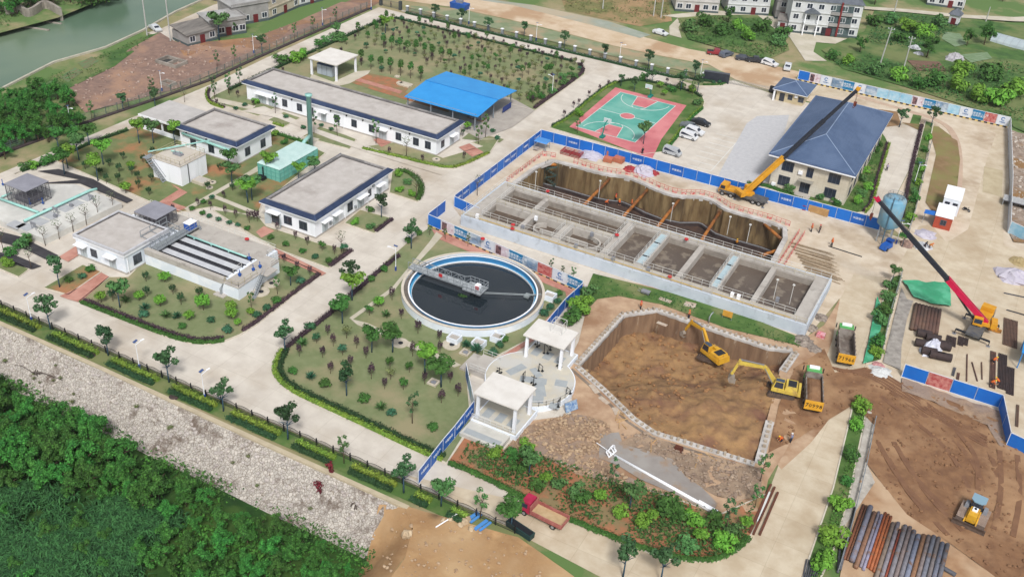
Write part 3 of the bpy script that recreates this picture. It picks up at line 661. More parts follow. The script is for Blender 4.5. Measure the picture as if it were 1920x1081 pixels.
for x, y in ((28.6,8.1),(30.8,3.0),(31.6,5.6),(31.9,7.0)):
    m = MB(); m.tube([(x,y,2.6),(x,y,3.9)], .07, 8); m.lathe([(.32,3.0),(.32,3.12)], 10, (x,y)); m.ball((x,y,2.8), .25, 8, 5); m.obj('valve', valve_b, ft)
m = MB(); m.lathe([(.42,3.0),(.42,3.12),(.2,3.12)], 12, (24,12.9)); m.obj('lifebuoy', red_m, ft)
g = thing('travelling_gantry', (-57.2, -28.6, 2.66), 'grey steel travelling gantry with a blue motor box spanning the filter channels', 'gantry')
m = MB()
for x in (0, 1.5):
    m.bar((x,0,.7), (x,10.6,.7), .16, .3)
    for y in np.arange(0, 10.7, 1.18): m.bar((x,y,.8), (x,y,1.9), .07)
    m.bar((x,0,1.9), (x,10.6,1.9), .07); m.bar((x,0,1.35), (x,10.6,1.35), .06)
for y in (0, 10.6): m.box(-.3, 1.8, y-.12, y+.12, 0, .6)
m.obj('frame', steel, g); MB().box(.1, 1.4, .1, 10.5, .72, .8).obj('deck', pm('grating', (140,146,150), rough=.7), g)
q = MB().box(.1, 1.5, 8.2, 10.0, .8, 2.0).obj('motor_box', pm('box_blue', (52,98,190), rough=.5), g); MB().box(0, 1.6, 8.1, 10.1, 2.0, 2.08).obj('lid', trim, q)
m = MB()
for y in (1,3.3,5.6,7.4): m.bar((-.5,y,.1), (-3.2,y,.5), .14); m.bar((-3.2,y,.5), (-3.2,y,2.6), .1); m.bar((-.1,y,1.4), (-3.2,y,1.7), .1)
m.bar((-3.2,1,2.6), (-3.2,7.4,2.6), .08); m.bar((-3.2,1,1.6), (-3.2,7.4,1.6), .12); m.bar((-1.8,.6,.9), (-1.8,7.6,.9), .18)
m.obj('suction_arms', steel, g)
def mesh_cage(x, y, z, L, W, h, label):
    t = thing('equipment_cage', (x, y, z), label, 'cage')
    MB().box(-.1, L+.1, -.1, W+.1, h, h+.12).obj('roof', pm('cage_roof', (158,158,168), (144,144,154), .5, .7), t)
    m = MB()
    for u in np.arange(0, L+.01, L/max(1, round(L/1.05))):
        for v in (0, W): m.bar((u,v,0), (u,v,h), .09)
    for v in np.arange(W/4, W, W/4):
        for u in (0, L): m.bar((u,v,0), (u,v,h), .09)
    for k in (.06, h*.5, h-.06):
        m.bar((0,0,k), (L,0,k), .07); m.bar((0,W,k), (L,W,k), .07); m.bar((0,0,k), (0,W,k), .07); m.bar((L,0,k), (L,W,k), .07)
    m.obj('frame', pm('cage_steel', (104,104,110), rough=.6), t)
    p = MB()
    for u in np.arange(.15, L, .3): p.bar((u,-.02,.1), (u,-.02,h), .025); p.bar((u,W+.02,.1), (u,W+.02,h), .025)
    for v in np.arange(.15, W, .3): p.bar((-.02,v,.1), (-.02,v,h), .025); p.bar((L+.02,v,.1), (L+.02,v,h), .025)
    for k in np.arange(.3, h, .4):
        for v in (-.02, W+.02): p.bar((0,v,k), (L,v,k), .025)
        for u in (-.02, L+.02): p.bar((u,0,k), (u,W,k), .025)
    p.obj('mesh', pm('cage_mesh', (122,120,126), rough=.7), t)
    m = MB(); m.box(L*.15, L*.8, W*.2, W*.7, 0, 1.1); m.tube([(L*.2,W*.5,1.1),(L*.2,W*.5,h-.3)], .18, 8); m.box(L*.5, L*.85, W*.3, W*.8, .0, 1.6); m.obj('machinery', pm('machine_dark', (88,86,96), rough=.7), t)
    return t
mesh_cage(-66.4, -22.9, 2.6, 5.2, 5.0, 2.6, 'grey roofed mesh cage on the filter tank deck')
# settling platform on the left
pc = [G(*p, 1.2) for p in ((-25,385),(10,350),(45,330),(85,335),(140,345),(228,380),(55,457),(-20,408))]
t = thing('settling_basin', (-100, -30, 0), 'long low white concrete basin with square covers and mint green pipes', 'water tank')
x0, x1, y0, y1 = -108+100, -80+100, -33+30, -9+30
loc = lambda p: (p[0]+100, p[1]+30)
A_ = [loc(G(*p, 1.2)) for p in ((83,448),(228,380),(140,345),(60,345),(0,345),(-60,380),(-20,405))]
MB().prism(A_, -.2, 1.2).obj('wall', pm('basin_concrete', (226,225,219), (212,210,203), .4, .9, (204,202,197), .15), t)
for px, py in ((162,370),(140,380),(121,390),(96,404),(74,415),(49,425),(30,421)):
    c = loc(G(px, py, 1.2)); MB().box(c[0]-1.5, c[0]+1.5, c[1]-1.1, c[1]+1.1, 1.2, 1.235).obj('cover_plate', pm('cover_plate', (190,192,194), (178,180,184), .8, .8), t)
def px3(pts, z): return [(*loc(G(*p, z)), z) for p in pts]
m = MB(); m.tube(px3([(45,414),(168,357),(182,354)], 1.7), .26, 10); m.tube(px3([(-12,368),(72,398)], 1.7), .26, 10); m.tube(px3([(3,369),(22,361)], 1.7), .2, 8)
m.obj('mint_pipe', pipe_g, t, True)
for p in ((104,407),(134,387),(85,397)): 
    c = loc(G(*p, 1.2)); m = MB(); m.box(c[0]-.3, c[0]+.3, c[1]-.25, c[1]+.25, 1.2, 1.8); m.obj('meter_box', grey_box, t)
for p in ((57,384),(72,377),(81,383),(6,348)):
    c = loc(G(*p, 1.2)); m = MB(); m.tube([(*c,1.2),(*c,2.6)], .08, 8); m.lathe([(.25,1.5),(.25,1.62)], 10, c); m.obj('valve', valve_b, t)
for p in ((64,430),(172,378),(105,402)):
    c = loc(G(*p, 1.2)); m = MB()
    for dx in (-.5,.5): m.bar((c[0]+dx,c[1],1.2), (c[0]+dx,c[1],2.5), .07)
    m.box(c[0]-.6, c[0]+.6, c[1]-.12, c[1]+.12, 2.2, 2.7); m.obj('control_stand', grey_box, t)
c = G(22,372,1.2)
mesh_cage(c[0]+.3, c[1]-1.0, 1.2, 5.6, 5.2, 3.6, 'tall grey roofed mesh cage standing on the low white basin')
# square tank
t = thing('square_tank', (-81.2, -3.7, 0), 'tall plain white square tank with a steep outside ladder stair', 'water tank')
MB().box(0, 7.6, 0, 7.3, -.2, 4.4).obj('wall', white, t); MB().box(-.1, 7.7, -.1, 7.4, 4.4, 4.55).obj('roof_deck', pm('tank_top', (214,206,194), (200,190,178), .5, .9), t)
railing([(.1,.1,4.55),(7.5,.1,4.55),(7.5,7.2,4.55),(.1,7.2,4.55)], closed=True, par=t, mat=rail_y, step=1.3)
st = MB()
for i in range(12): u = i/11; st.box(-.6+u*3.6, -.2+u*3.6, -1.0, -.1, 4.4-u*4.2, 4.46-u*4.2)
so = st.obj('stair', steel, t); m = MB()
for y in (-1.0,-.1): m.bar((-.6,y,5.4),(3.4,y,1.1),.07); m.bar((-.6,y,4.4),(3.4,y,.15),.12)
m.obj('handrail', steel, so); MB().box(-1.4,-.02,-1.1,1.2,4.4,4.52).obj('landing', steel, t)
m = MB(); m.tube([(-1.2,.4,5.2),(4.5,12.0,4.9)], .16, 8); m.tube([(1.5,4,4.8),(4,4.5,4.8)], .14, 8); m.obj('mint_pipe', pipe_g, t)
m = MB(); m.box(2.5,4.6,3.3,4.3,4.55,4.9); m.bar((3,3.6,4.9),(3,3.6,5.6),.12); m.bar((4.1,3.8,4.9),(4.1,3.8,5.5),.12); m.obj('mixer', grey_box, t)
m = MB(); m.tube([(7.7,2.0,4.3),(7.7,2.0,.1)], .08, 6); m.obj('drain_pipe', black_m, t)
# green biofilter tank with chimney
t = thing('green_tank', (-64.5, 8.8, 0), 'mint green ribbed rectangular tank with a pale lid', 'tank')
MB().box(0, 5.6, 0, 12.5, 0, 3.0).obj('body', pm('tank_mint', (130,200,186), (118,188,174), .6, .6), t)
m = MB()
for y in np.arange(.0, 12.6, 1.25): m.box(5.6, 5.72, y-.05, y+.05, 0, 3); m.box(-.12, 0, y-.05, y+.05, 0, 3)
for x in np.arange(.0, 5.7, 1.12): m.box(x-.05, x+.05, -.12, 0, 0, 3)
for z in (1, 2): m.box(5.6, 5.68, 0, 12.5, z-.04, z+.04); m.box(0, 5.6, -.08, 0, z-.04, z+.04)
m.obj('rib', pm('rib_mint', (104,176,164), rough=.6), t)
MB().taper(-.15, 5.75, -.15, 12.65, 3.0, 3.45, .5, .5, .5, .5).obj('lid', pm('lid_pale', (206,232,228), (190,220,216), .6, .6), t)
m = MB(); m.tube([(1.5,-.35,2.6),(1.5,-.35,.4),(1.5,-1.2,.4)], .16, 8); m.box(.6,2.4,-1.6,-.4,.05,.8); m.obj('pump_pipe', black_m, t)
t = thing('chimney', (-63.8, 25.4, 0), 'tall slim mint green exhaust stack beside the ribbed tank', 'chimney')
MB().lathe([(.55,.0),(.55,12.2),(.78,12.3),(.78,12.7)], 14).obj('stack', pipe_g, t, True)
m = MB(); m.tube([(0,0,3.2),(.8,-3.0,3.2),(1.0,-4.4,2.6)], .4, 10); m.obj('inlet_duct', pipe_g, t, True)
m = MB(); m.bar((.62,0,.2),(.62,0,12),.06); m.bar((0,.62,.2),(0,.62,12),.06)
for z in np.arange(1, 12, 1.2): m.bar((.62,0,z),(0,.62,z),.05)
m.obj('ladder', steel, t)
# blue shed
t = thing('open_shed', (-58.2, 54, 0), 'open-sided shed with a big bright blue sheet metal roof', 'shed')
V = [(0,0,4.0),(20,0,4.0),(20.2,18.6,4.4),(0,19,4.4),(0,9.4,5.1),(20.1,9.3,5.1)]
m = MB(); T = .14
rb = MB().add(V+[(x,y,z-T) for x,y,z in V], [(0,1,5,4),(4,5,2,3),(6,10,11,7),(10,9,8,11),(0,6,7,1),(2,8,9,3),(0,4,10,6),(4,3,9,10),(1,7,11,5),(5,11,8,2)])
ro = rb.obj('roof', pm('blue_sheet', (58,160,232), (50,150,224), .3, .45), t)
MB().bar((0,9.4,5.13),(20.1,9.3,5.13),.25,.08).obj('ridge_cap', pm('blue_ridge', (44,136,206), rough=.5), ro)
for x in (.6,7,13,19):
    for y in (.6,9.4,18): MB().box(x-.12, x+.12, y-.12, y+.12, 0, 4.1+(.9 if y == 9.4 else .1)).obj('post', pm('post_steel', (140,148,156), rough=.5), t)
m = MB()
for y in (.6,9.4,18): m.bar((.5,y,4.0 if y < 1 else 4.3),(19.3,y,4.0 if y < 1 else 4.3),.14,.25)
m.obj('truss', steel, t)
t = thing('stored_machine', (-44, 60, 0), 'grey crated machine parked under the blue shed roof', 'machine')
m = MB(); m.taper(0,3.5,0,2.2,.3,1.9,.3,.3,.2,.2); m.obj('body', grey_box, t); m = MB()
for x in (.5,2.8): m.lathe([(.4,-.15),(.4,.15)], 12)
MB().box(-.2,3.8,-.2,2.4,.05,.3).obj('pallet', pm('pallet_wood', (150,120,84), rough=.9), t)
t = thing('notice_board', (-38.6, 67, 0), 'low navy board with white characters beside the blue shed', 'sign')
MB().box(-.06,.06,0,4.2,.4,1.7).obj('board', pm('board_navy', (40,62,130), rough=.5), t)
for y in (.2,4.0): MB().box(-.1,.1,y-.06,y+.06,0,.4).obj('leg', steel, t)
# pavilions
def pavilion(name, x, y, L, W, h, label, base=0, roof_m=None, over=.55):
    t = thing(name, (x, y, base), label, 'pavilion')
    m = MB(); m.box(-over, L+over, -over, W+over, h, h+.22); m.box(-over+.25, L+over-.25, -over+.25, W+over-.25, h-.2, h); m.obj('roof', roof_m or pm('pavilion_roof', (238,234,228), (226,221,214), .5, .8), t)
    for px in (0, L):
        for py in (0, W): m = MB(); m.taper(px-.24,px+.24,py-.24,py+.24,0,h-.2,.04,.04,.04,.04); m.obj('column', white, t)
    return t
t = pavilion('pavilion', -90.0, 60.0, 7.6, 8.2, 4.2, 'white canopy on square columns sheltering a grey cabinet', .16)
MB().box(3.6,4.1,4,4.5,0,3.95).obj('column', white, t)
t = thing('switch_cabinet', (-89.4, 61.4, .16), 'grey metal equipment cabin with navy lid under the white canopy', 'cabinet')
MB().box(0,4.6,0,2.6,0,2.6).obj('body', pm('cabin_grey', (186,196,206), (174,184,196), .6, .6), t); MB().taper(-.15,4.75,-.15,2.75,2.6,2.9,.3,.3,.3,.3).obj('lid', pm('lid_navy', (70,86,116), rough=.6), t)
m = MB()
for x in (1.5,3.0): m.box(x-.03,x+.03,-.03,0,.1,2.5)
m.obj('door_seam', alum, t)
# fitness plaza
plz = [G(*p, 1.0) for p in ((885,690),(905,672),(940,672),(965,675),(985,660),(1030,690),(1062,695),(1068,725),(1063,755),(1040,785),(1000,800),(985,795),(958,820),(895,790),(905,745),(880,715))]
t = thing('fitness_plaza', (0, 0, 0), 'raised round plaza paved in cream with grey stone inlays', 'terrace')
circ = [(15.3+7.1*math.cos(a), -22.6+7.1*math.sin(a)) for a in [i*2*math.pi/40 for i in range(40)]]
MB().prism(circ, -.1, 1.0).obj('wall', white2, t); MB().prism([(15.3+6.95*math.cos(i*math.pi/20), -22.6+6.95*math.sin(i*math.pi/20)) for i in range(40)], 1.0, 1.02).obj('paving', pm('cream_paving', (214,207,190), (198,190,172), .6, .9, (206,204,198), .3), t)
m = MB()
for n_, (px, py, L_, W_, a) in enumerate(((968,692,3.4,1.4,1.2),(1000,712,4.2,1.5,.35),(1012,725,4.6,1.6,-1.0),(1052,718,1.9,1.6,.3),(1003,748,2.6,1.6,.4),(1005,698,2.4,1.2,-.6),(1040,760,1.6,1.2,.2),(985,728,2.2,1.0,.6))):
    c = G(px, py, 1.02); MB().obox(c, L_, W_, 1.0, 1.03+.003*n_, a).obj('stone_inlay', pm('inlay_grey', (178,184,186), (166,172,176), .8, .9), t)

for a_ in ((11.4,19.0,-18.4,-12.8),(12.4,19.9,-36.0,-29.0)):
    MB().box(*a_,-.1,.985).obj('wall', white2, t); MB().box(a_[0]+.2,a_[1]-.2,a_[2]+.2,a_[3]-.2,.985,1.012).obj('paving', MATS['cream_paving'], t)
    for k in range(3): MB().box(a_[0]+.9+k*2.1,a_[0]+2.2+k*2.1,a_[2]+1.5,a_[2]+3.6,1.012,1.026).obj('stone_inlay', pm('inlay_grey', (178,184,186), (166,172,176), .8, .9), t)
m = MB(); a = G(862,690); m.box(6.0,9.0,-25.6,-21.0,-.1,.97); m.box(4.3,6.0,-25.6,-21.0,-.1,.5); m.obj('ramp', conc2, t)
m = MB(); m.box(12.4,19.0,-39.3,-36.02,-.1,.75); m.obj('planter', pm('planter_stone', (214,212,204), (200,198,190), .6, .9), t)
m = MB(); m.box(12.8,18.6,-38.9,-37.8,.75,.79); m.obj('planter_slab', MATS['inlay_grey'], t)
rim = [(15.3+7.0*math.cos(a), -22.6+7.0*math.sin(a), 1.0) for a in [-1.25+i*.17 for i in range(9)]]
railing(rim, par=t, mat=rail_w, step=1.2); railing([(6.1,-21.1,.97),(9.2,-21.1,.97)], par=t, mat=rail_w); railing([(6.1,-25.5,.97),(9.0,-25.5,.97)], par=t, mat=rail_w)
railing([(12.5,-35.9,1.0),(19.8,-35.9,1.0)], par=t, mat=rail_w, step=1.0)
pavilion('pavilion', 12.1, -17.9, 6.1, 4.3, 4.2, 'white flat-roofed pavilion beside the round clarifier with a wire frame on top', .98)
pavilion('pavilion', 13.1, -35.3, 6.1, 4.9, 4.6, 'white flat-roofed pavilion at the near edge of the plaza', 1.0)
t = thing('wire_frame', (14.8,-15.2,5.41), 'thin open steel frame standing on the pavilion roof by the clarifier', 'frame')
m = MB()
for x in (0,2):
    for y in (0,1.6): m.bar((x,y,0),(x,y,1.9),.06)
for z in (0.03,1.9): m.bar((0,0,z),(2,0,z),.06); m.bar((0,1.6,z),(2,1.6,z),.06); m.bar((0,0,z),(0,1.6,z),.06); m.bar((2,0,z),(2,1.6,z),.06)
m.bar((0,0,1.2),(2,0,1.2),.05); m.obj('bars', rail_w, t)
fit = [(936,700,'post with twisting discs'),(1010,695,'tall pole'),(981,715,'short twin post'),(1000,722,'bent post'),(1062,737,'leg press seat'),(1047,763,'stepping post'),(1007,650,'row of walkers'),(1020,662,'swing walker'),(1032,656,'pull-up frame'),(1048,690,'side bar')]
for i, (px, py, d) in enumerate(fit):
    c = G(px, py, 1.0); t = thing('fitness_machine', (c[0], c[1], 1.02), 'dark exercise machine on the plaza, a '+d, 'fitness machine', 'exercise machines on the plaza')
    m = MB(); h = 1.2+.25*(i % 4); m.lathe([(.22,0),(.22,.06)], 10); m.tube([(0,0,0),(0,0,h)], .07, 8); m.obj('post', black_m, t)
    m = MB()
    if i % 3 == 0: m.bar((-.5,0,h*.8),(.5,0,h*.8),.08); m.box(-.5,-.2,-.2,.2,.35,.42); m.box(.2,.5,-.2,.2,.35,.42)
    elif i % 3 == 1: m.bar((0,0,h),(.6,.1,h*.7),.08); m.bar((.6,.1,h*.7),(.6,.1,.2),.07); m.box(.4,.8,-.1,.3,.15,.22)
    else: m.bar((0,-.5,h),(0,.5,h),.08); m.bar((0,-.5,h),(0,-.5,.2),.06); m.bar((0,.5,h),(0,.5,.2),.06)
    m.obj('handles', black_m, t)
t = thing('exercise_sign', (0,0,0), 'small blue framed board leaning at the plaza edge', 'board'); c = G(1073,772); t.location = (c[0],c[1],0); t.rotation_euler = (R(-25),0,R(60))
MB().box(-1.1,1.1,-.05,.05,.2,1.7).obj('board', pm('board_blue', (60,110,170), (180,196,206), 2.5, .6), t); MB().box(-1.2,1.2,-.09,-.05,1.7,1.8).obj('frame', steel, t)
# office
t = thing('office_building', (27.2, 67.6, 0), 'two-storey cream office with a large slate blue hip roof', 'office building'); L_, W_ = 16.3, 37.5; b = (0, L_, 0, W_)
cream = pm('cream_stone', (220,210,190), (208,197,176), .6, .9, (226,218,202), .2)
MB().box(0, L_, 0, W_, -.2, 7.3).obj('wall', cream, t)
m = MB()
for z in (1.2,2.4,3.6,4.8,6.0): on_face('-y', b, L_/2, z, L_, .03, 0, .006, m); on_face('+x', b, W_/2, z, W_, .03, 0, .006, m)
for u in np.arange(1.2, L_, 1.25): on_face('-y', b, u, 0, .03, 7.2, 0, .005, m)
m.obj('stone_joint', pm('joint_tan', (190,178,156)), t)
def hip(x0, x1, y0, y1, z0, z1, ov, mat, par, ridge=True, cut=.0):
    a = [(x0-ov,y0-ov,z0),(x1+ov,y0-ov,z0),(x1+ov,y1+ov,z0),(x0-ov,y1+ov,z0)]; cx = (x0+x1)/2; hw = (x1-x0)/2+ov
    r0 = (cx, y0-ov+hw*.98, z1); r1 = (cx, y1+ov-hw*.98, z1)
    ro = MB().add(a+[r0, r1]+[(p[0],p[1],z0-.14) for p in a], [(0,1,4),(1,2,5,4),(2,3,5),(3,0,4,5)]+[(6+k,6+(k+1)%4,(k+1)%4,k) for k in range(4)]+[(9,8,7,6)]).obj('roof', mat, par)
    m = MB()
    for p, q in ((a[0],r0),(a[1],r0),(a[2],r1),(a[3],r1),(r0,r1)): m.bar(p, q, .16, .12)
    m.obj('ridge', pm('ridge_pale', (150,168,196), rough=.6), ro); return ro
slate = pm('slate_tiles', (86,106,138), (77,96,128), .5, .6, (94,113,144), .1)
def tile_lines():
    m = slate; t_ = m.node_tree; N = t_.nodes; L = t_.links; b_ = N['Principled BSDF']
    wv = N.new('ShaderNodeTexWave'); wv.bands_direction = 'Z'; wv.inputs['Scale'].default_value = 1.6; wv.inputs['Distortion'].default_value = .6
    L.new(N.new('ShaderNodeNewGeometry').outputs['Position'], wv.inputs['Vector'])
    bp = N.new('ShaderNodeBump'); bp.inputs['Strength'].default_value = .5; bp.inputs['Distance'].default_value = .06; L.new(wv.outputs['Fac'], bp.inputs['Height']); L.new(bp.outputs[0], b_.inputs['Normal'])
tile_lines()
ro = hip(.2, L_-.2, .2, W_-.2, 7.9, 11.4, .95, slate, t)
MB().box(-1.1, L_+1.1, -1.1, W_+1.1, 7.3, 7.62).obj('fascia', trim, t)
m = MB(); o_ = 1.12
for a_ in ((-o_,L_+o_,-o_,-o_+.5),(-o_,L_+o_,W_+o_-.5,W_+o_),(-o_,-o_+.5,-o_+.5,W_+o_-.5),(L_+o_-.5,L_+o_,-o_+.5,W_+o_-.5)): m.box(*a_, 7.62, 7.85)
m.obj('gutter', pm('gutter_slate', (96,116,150), (86,106,140), .5, .6), t)
for u in (3.2,13.2): window(t, '-y', b, u, 4.4, 2.5, 2.2, 3); 
for u in (3.0,13.0): window(t, '-y', b, u, .9, 2.5, 2.3, 3)
window(t, '-y', b, 8.0, 4.3, 1.4, 2.2, 2)
for u in (4,9,14,19,24,29,34):
    for z in (.9, 4.4): window(t, '+x', b, u, z, 2.2, 2.2, 3)
d = on_face('-y', b, 7.6, .5, 2.1, 2.7, -.05, .05, MB()).obj('door', glass, t); m = MB(); on_face('-y', b, 7.6, .5, .08, 2.7, .05, .08, m); on_face('-y', b, 7.6, 3.2, 2.3, .1, -.05, .1, m); m.obj('door_frame', alum, d)
on_face('-y', b, 7.6, 3.45, 3.2, .18, -.05, 1.3, MB()).obj('porch_roof', pm('porch', (160,156,146), rough=.9), t)
m = MB()
for i in range(4): m.box(5.9,9.3,-2.4+i*.45,-.02,-.1+i*.001,.14+i*.13-.0) if i == 0 else m.box(5.9+i*.005,9.3-i*.005,-2.4+i*.45,-.02,.14+(i-1)*.13,.14+i*.13)
m.obj('steps', conc2, t)
for u, z in ((6.1,4.6),(1.0,.4),(15.2,.4)): on_face('-y', b, u, z, .9, .75, .02, .4, MB()).obj('air_conditioner', trim, t)
# gatehouse
t = thing('gatehouse', (14.4, 117.2, 0), 'small cream gatehouse with a slate blue hip roof by the gate', 'gatehouse'); b = (0,7,0,7.5)
MB().box(*b, -.2, 3.0).obj('wall', pm('cream_wall', (214,200,168), (200,184,150), .6, .9), t); hip(0,7,0,7.5,3.3,4.9,1.0,slate,t); MB().box(-1.0,8,-1.0,8.5,3.0,3.18).obj('fascia', trim, t)
window(t, '-y', b, 3.6, .9, 1.2, 1.4); window(t, '-y', b, 6.4, .9, 1.4, 1.4); on_face('-y', b, 1.5, .1, 1.3, 2.2, -.05, .04, MB()).obj('door', glass, t)
for x in (-.6,): m = MB(); m.box(-.7,-.3,-.7,-.3,0,3.0); m.obj('column', white, t)
on_face('-y', b, 5.1, 1.9, .8, .6, .02, .35, MB()).obj('air_conditioner', trim, t)
# ================================================================ tanks, pits, fences
brown_w = pm('aeration_water', (112,98,86), (98,84,74), .12, .35, (138,124,108), .35, (.56,.66), bump=.02, spec=.3, k=.75)
foam = pm('foam_water', (112,100,90), (100,88,80), .25, .4, (142,130,116), .5, (.53,.62), bump=.03, spec=.3, k=.75)
tk = thing('aeration_tank', (0, 0, 0), 'long concrete aeration tank divided into basins of brown water', 'water tank'); TZ = 2.3
m = MB(); m.box(-19.2,49.2,14.4,14.8,-.3,TZ); m.box(-19.2,49.2,31.9,32.3,-6,TZ); m.box(-19.2,-18.8,14.8,31.9,-.3,TZ); m.box(48.8,49.2,14.8,31.9,-.3,TZ)
m.obj('outer_wall', pm('tank_wall', (212,220,230), (196,206,218), .3, .85, (184,190,198), .6, (.56,.7)), tk)
m = MB(); m.box(-18.8,-15.8,14.8,31.9,1.9,TZ-.01); m.box(-15.8,46.4,14.8,16.6,1.9,TZ-.012); m.box(-15.8,46.4,30.2,31.9,1.9,TZ-.014); m.box(46.4,48.8,14.8,31.9,1.9,TZ-.01)
m.obj('deck', conc2, tk)
inn = MB(); inn.box(-15.9,-15.8,16.6,30.2,0,1.9); inn.box(-15.8,46.4,16.5,16.6,0,1.9); inn.box(-15.8,46.4,30.2,30.3,0,1.9); inn.box(46.4,46.5,16.6,30.2,0,1.9)
inn.obj('inner_wall', conc_old, tk)
m = MB(); m.box(-15.8,9.3,22.6,24.6,0,TZ-.02); m.obj('middle_walkway', conc2, tk)
for x0, x1, y0, y1, mm in ((-8.9,-7.9,24.6,30.2,conc2),(-8.0,-7.0,16.6,22.6,conc2),(-.6,1.2,16.6,22.6,conc2),(9.3,11.0,16.6,30.2,conc2),(16.2,18.1,16.6,30.2,conc2),(24.3,25.3,16.6,30.2,conc2),(30.7,32.4,16.6,30.2,conc2),(38.4,39.4,16.6,30.2,conc2)):
    MB().box(x0, x1, y0, y1, 0, TZ-.025).obj('cross_wall', mm, tk)
for i, (x0, x1, y0, y1) in enumerate(((-15.8,-8.9,24.6,30.2),(-7.9,9.3,24.6,30.2),(-15.8,-8,16.6,22.6),(-7,-.6,16.6,22.6),(1.2,9.3,16.6,22.6),(11,16.2,16.6,30.2),(18.1,24.3,16.6,30.2),(25.3,30.7,16.6,30.2),(32.4,38.4,16.6,30.2),(39.4,46.4,16.6,30.2))):
    MB().add([(x0,y0,.75),(x1,y0,.75),(x1,y1,.75),(x0,y1,.75)], [(0,1,2,3)]).obj('water', brown_w if i < 5 else foam, tk)
for pts in ([(-1.0,19.5),(-4.4,19.4)], [(-4.2,22.0),(-5.3,21.6),(-5.9,20.6),(-5.8,19.3),(-5.0,18.3),(-3.8,17.9)], [(1.3,19.6),(5.6,19.6)], [(5.8,22.3),(7.2,21.8),(7.9,20.6),(7.7,19.2),(6.9,18.2),(5.8,17.8)]):
    ribbon(MB(), chaikin(pts, 2, False), .35, 0, 1.7).obj('baffle_wall', conc2, tk)
for x0, x1 in ((16.5,17.8),(31.0,32.1)):
    for k, (y0, y1) in enumerate(((17.4,20.2),(20.7,26.0),(26.5,30))):
        MB().box(x0, x1, y0, y1, TZ-.02, TZ+.02).obj('glass_cover', pm('pale_glass', (192,212,218), (178,200,208), .8, .3), tk)
    for y in (20.2, 26.0): MB().box(x0, x1, y+.02, y+.48, TZ-.02, TZ+.012).obj('open_slot', black_m, tk)
for a in ([(-19,14.6),(49,14.6)], [(-15.8,16.7),(46.4,16.7)], [(-17.5,30.3),(46.4,30.3)], [(-19,32.1),(49,32.1)], [(-15.8,22.7),(9.3,22.7)], [(-15.8,24.5),(9.3,24.5)]):
    railing([(*p, TZ) for p in a], par=tk, mat=rail_y if a[0][1] in (14.6,30.3,22.7) else rail_w, step=1.9, h=1.1, w=.045)
for x in (-15.9,-.5,1.1,9.4,10.9,16.3,18.0,30.8,32.3):
    y1 = 22.5 if -1 < x < 2 else 30.2
    railing([(x,16.8,TZ),(x,y1,TZ)], par=tk, mat=rail_w, step=1.9, w=.045)
railing([(49.0,14.8,TZ),(49.0,31.9,TZ)], par=tk, mat=rail_w); railing([(-19,14.8,TZ),(-19,31.9,TZ)], par=tk, mat=rail_w)
m = MB()
for x0, x1, y in ((-15.5,9,15.3),(11,30,15.3),(32,46,15.3)): m.box(x0, x1, y-.12, y+.12, TZ-.01, TZ+.012)
m.obj('safety_stripe', pm('stripe_yellow', (222,182,84), (204,170,100), 1, .7), tk)
for px, py, z in ((905,447,2.9),(961,428,2.9),(1027,358,2.9),(1157,440,2.9),(1287,448,2.9),(1256,518,2.9),(962,421,2.9)):
    c = G(px, py, z); m = MB(); m.lathe([(.4,z-.1),(.4,z+.1),(.2,z+.1)], 12, c); m.obj('lifebuoy', red_m, tk)
for px, py in ((980,425),(1080,460),(1110,438),(1373,551),(1385,555),(1458,560),(895,404),(1005,408),(1150,484),(1216,503)):
    c = G(px, py, 2.8); MB().box(c[0]-.3, c[0]+.3, c[1]-.25, c[1]+.25, TZ-.01, 3.1).obj('control_box', trim if px % 2 else grey_box, tk)
for px, py in ((1003,355),(1122,372),(1257,415),(1363,440),(1400,455),(1480,570),(1450,560)):
    c = G(px, py, TZ); m = MB(); m.tube([(*c,TZ),(*c,TZ+4.0)], .05, 6); m.box(c[0]-.2, c[0]+.2, c[1]-.15, c[1]+.15, TZ+3.9, TZ+4.1); m.obj('light_post', rail_w, tk)
# ---- clarifier
CX, CY = -4.55, -6.05
ck = thing('round_clarifier', (CX, CY, 0), 'large round clarifier basin of black water with a blue inner wall', 'water tank')
def ring(r0, r1, z0, z1, n=72):
    m = MB(); V = []; F = []
    for k in range(n):
        c, s = math.cos(2*math.pi*k/n), math.sin(2*math.pi*k/n)
        V += [(r0*c,r0*s,z0),(r1*c,r1*s,z0),(r1*c,r1*s,z1),(r0*c,r0*s,z1)]
    for k in range(n): a = 4*k; b_ = 4*((k+1)%n); F += [(a+3,a+2,b_+2,b_+3),(a+1,b_+1,b_+2,a+2),(a,a+3,b_+3,b_)]
    return m.add(V, F)
ring(12.15,12.5,-.2,1.5).obj('outer_wall', white2, ck, False); ring(12.1,12.56,1.5,1.58).obj('coping', pm('coping_pale', (226,216,200), (210,200,184), .6, .9), ck)
ring(11.35,12.15,0,1.12).obj('launder', pm('launder_grey', (134,124,114), (112,104,96), .6, .9), ck)
ring(11.15,11.35,-.8,1.45).obj('inner_wall', pm('basin_blue', (70,140,190), (60,126,176), .5, .5), ck); ring(11.12,11.38,1.45,1.5).obj('rim', trim, ck)
ring(10.75,11.15,.0,.62).obj('weir', pm('weir_blue', (96,176,214), (80,160,200), .5, .5), ck); ring(10.70,10.75,.0,.72).obj('weir_plate', trim, ck)
MB().lathe([(10.72,.40)], 72)
MB().add([(10.74*math.cos(k*math.pi/36),10.74*math.sin(k*math.pi/36),.42) for k in range(72)], [tuple(range(72))]).obj('water', pm('black_water', (44,54,62), (52,60,66), .15, .05, (70,74,78), .1, (.55,.75), bump=.004, bscale=2, spec=.7, k=.6), ck)
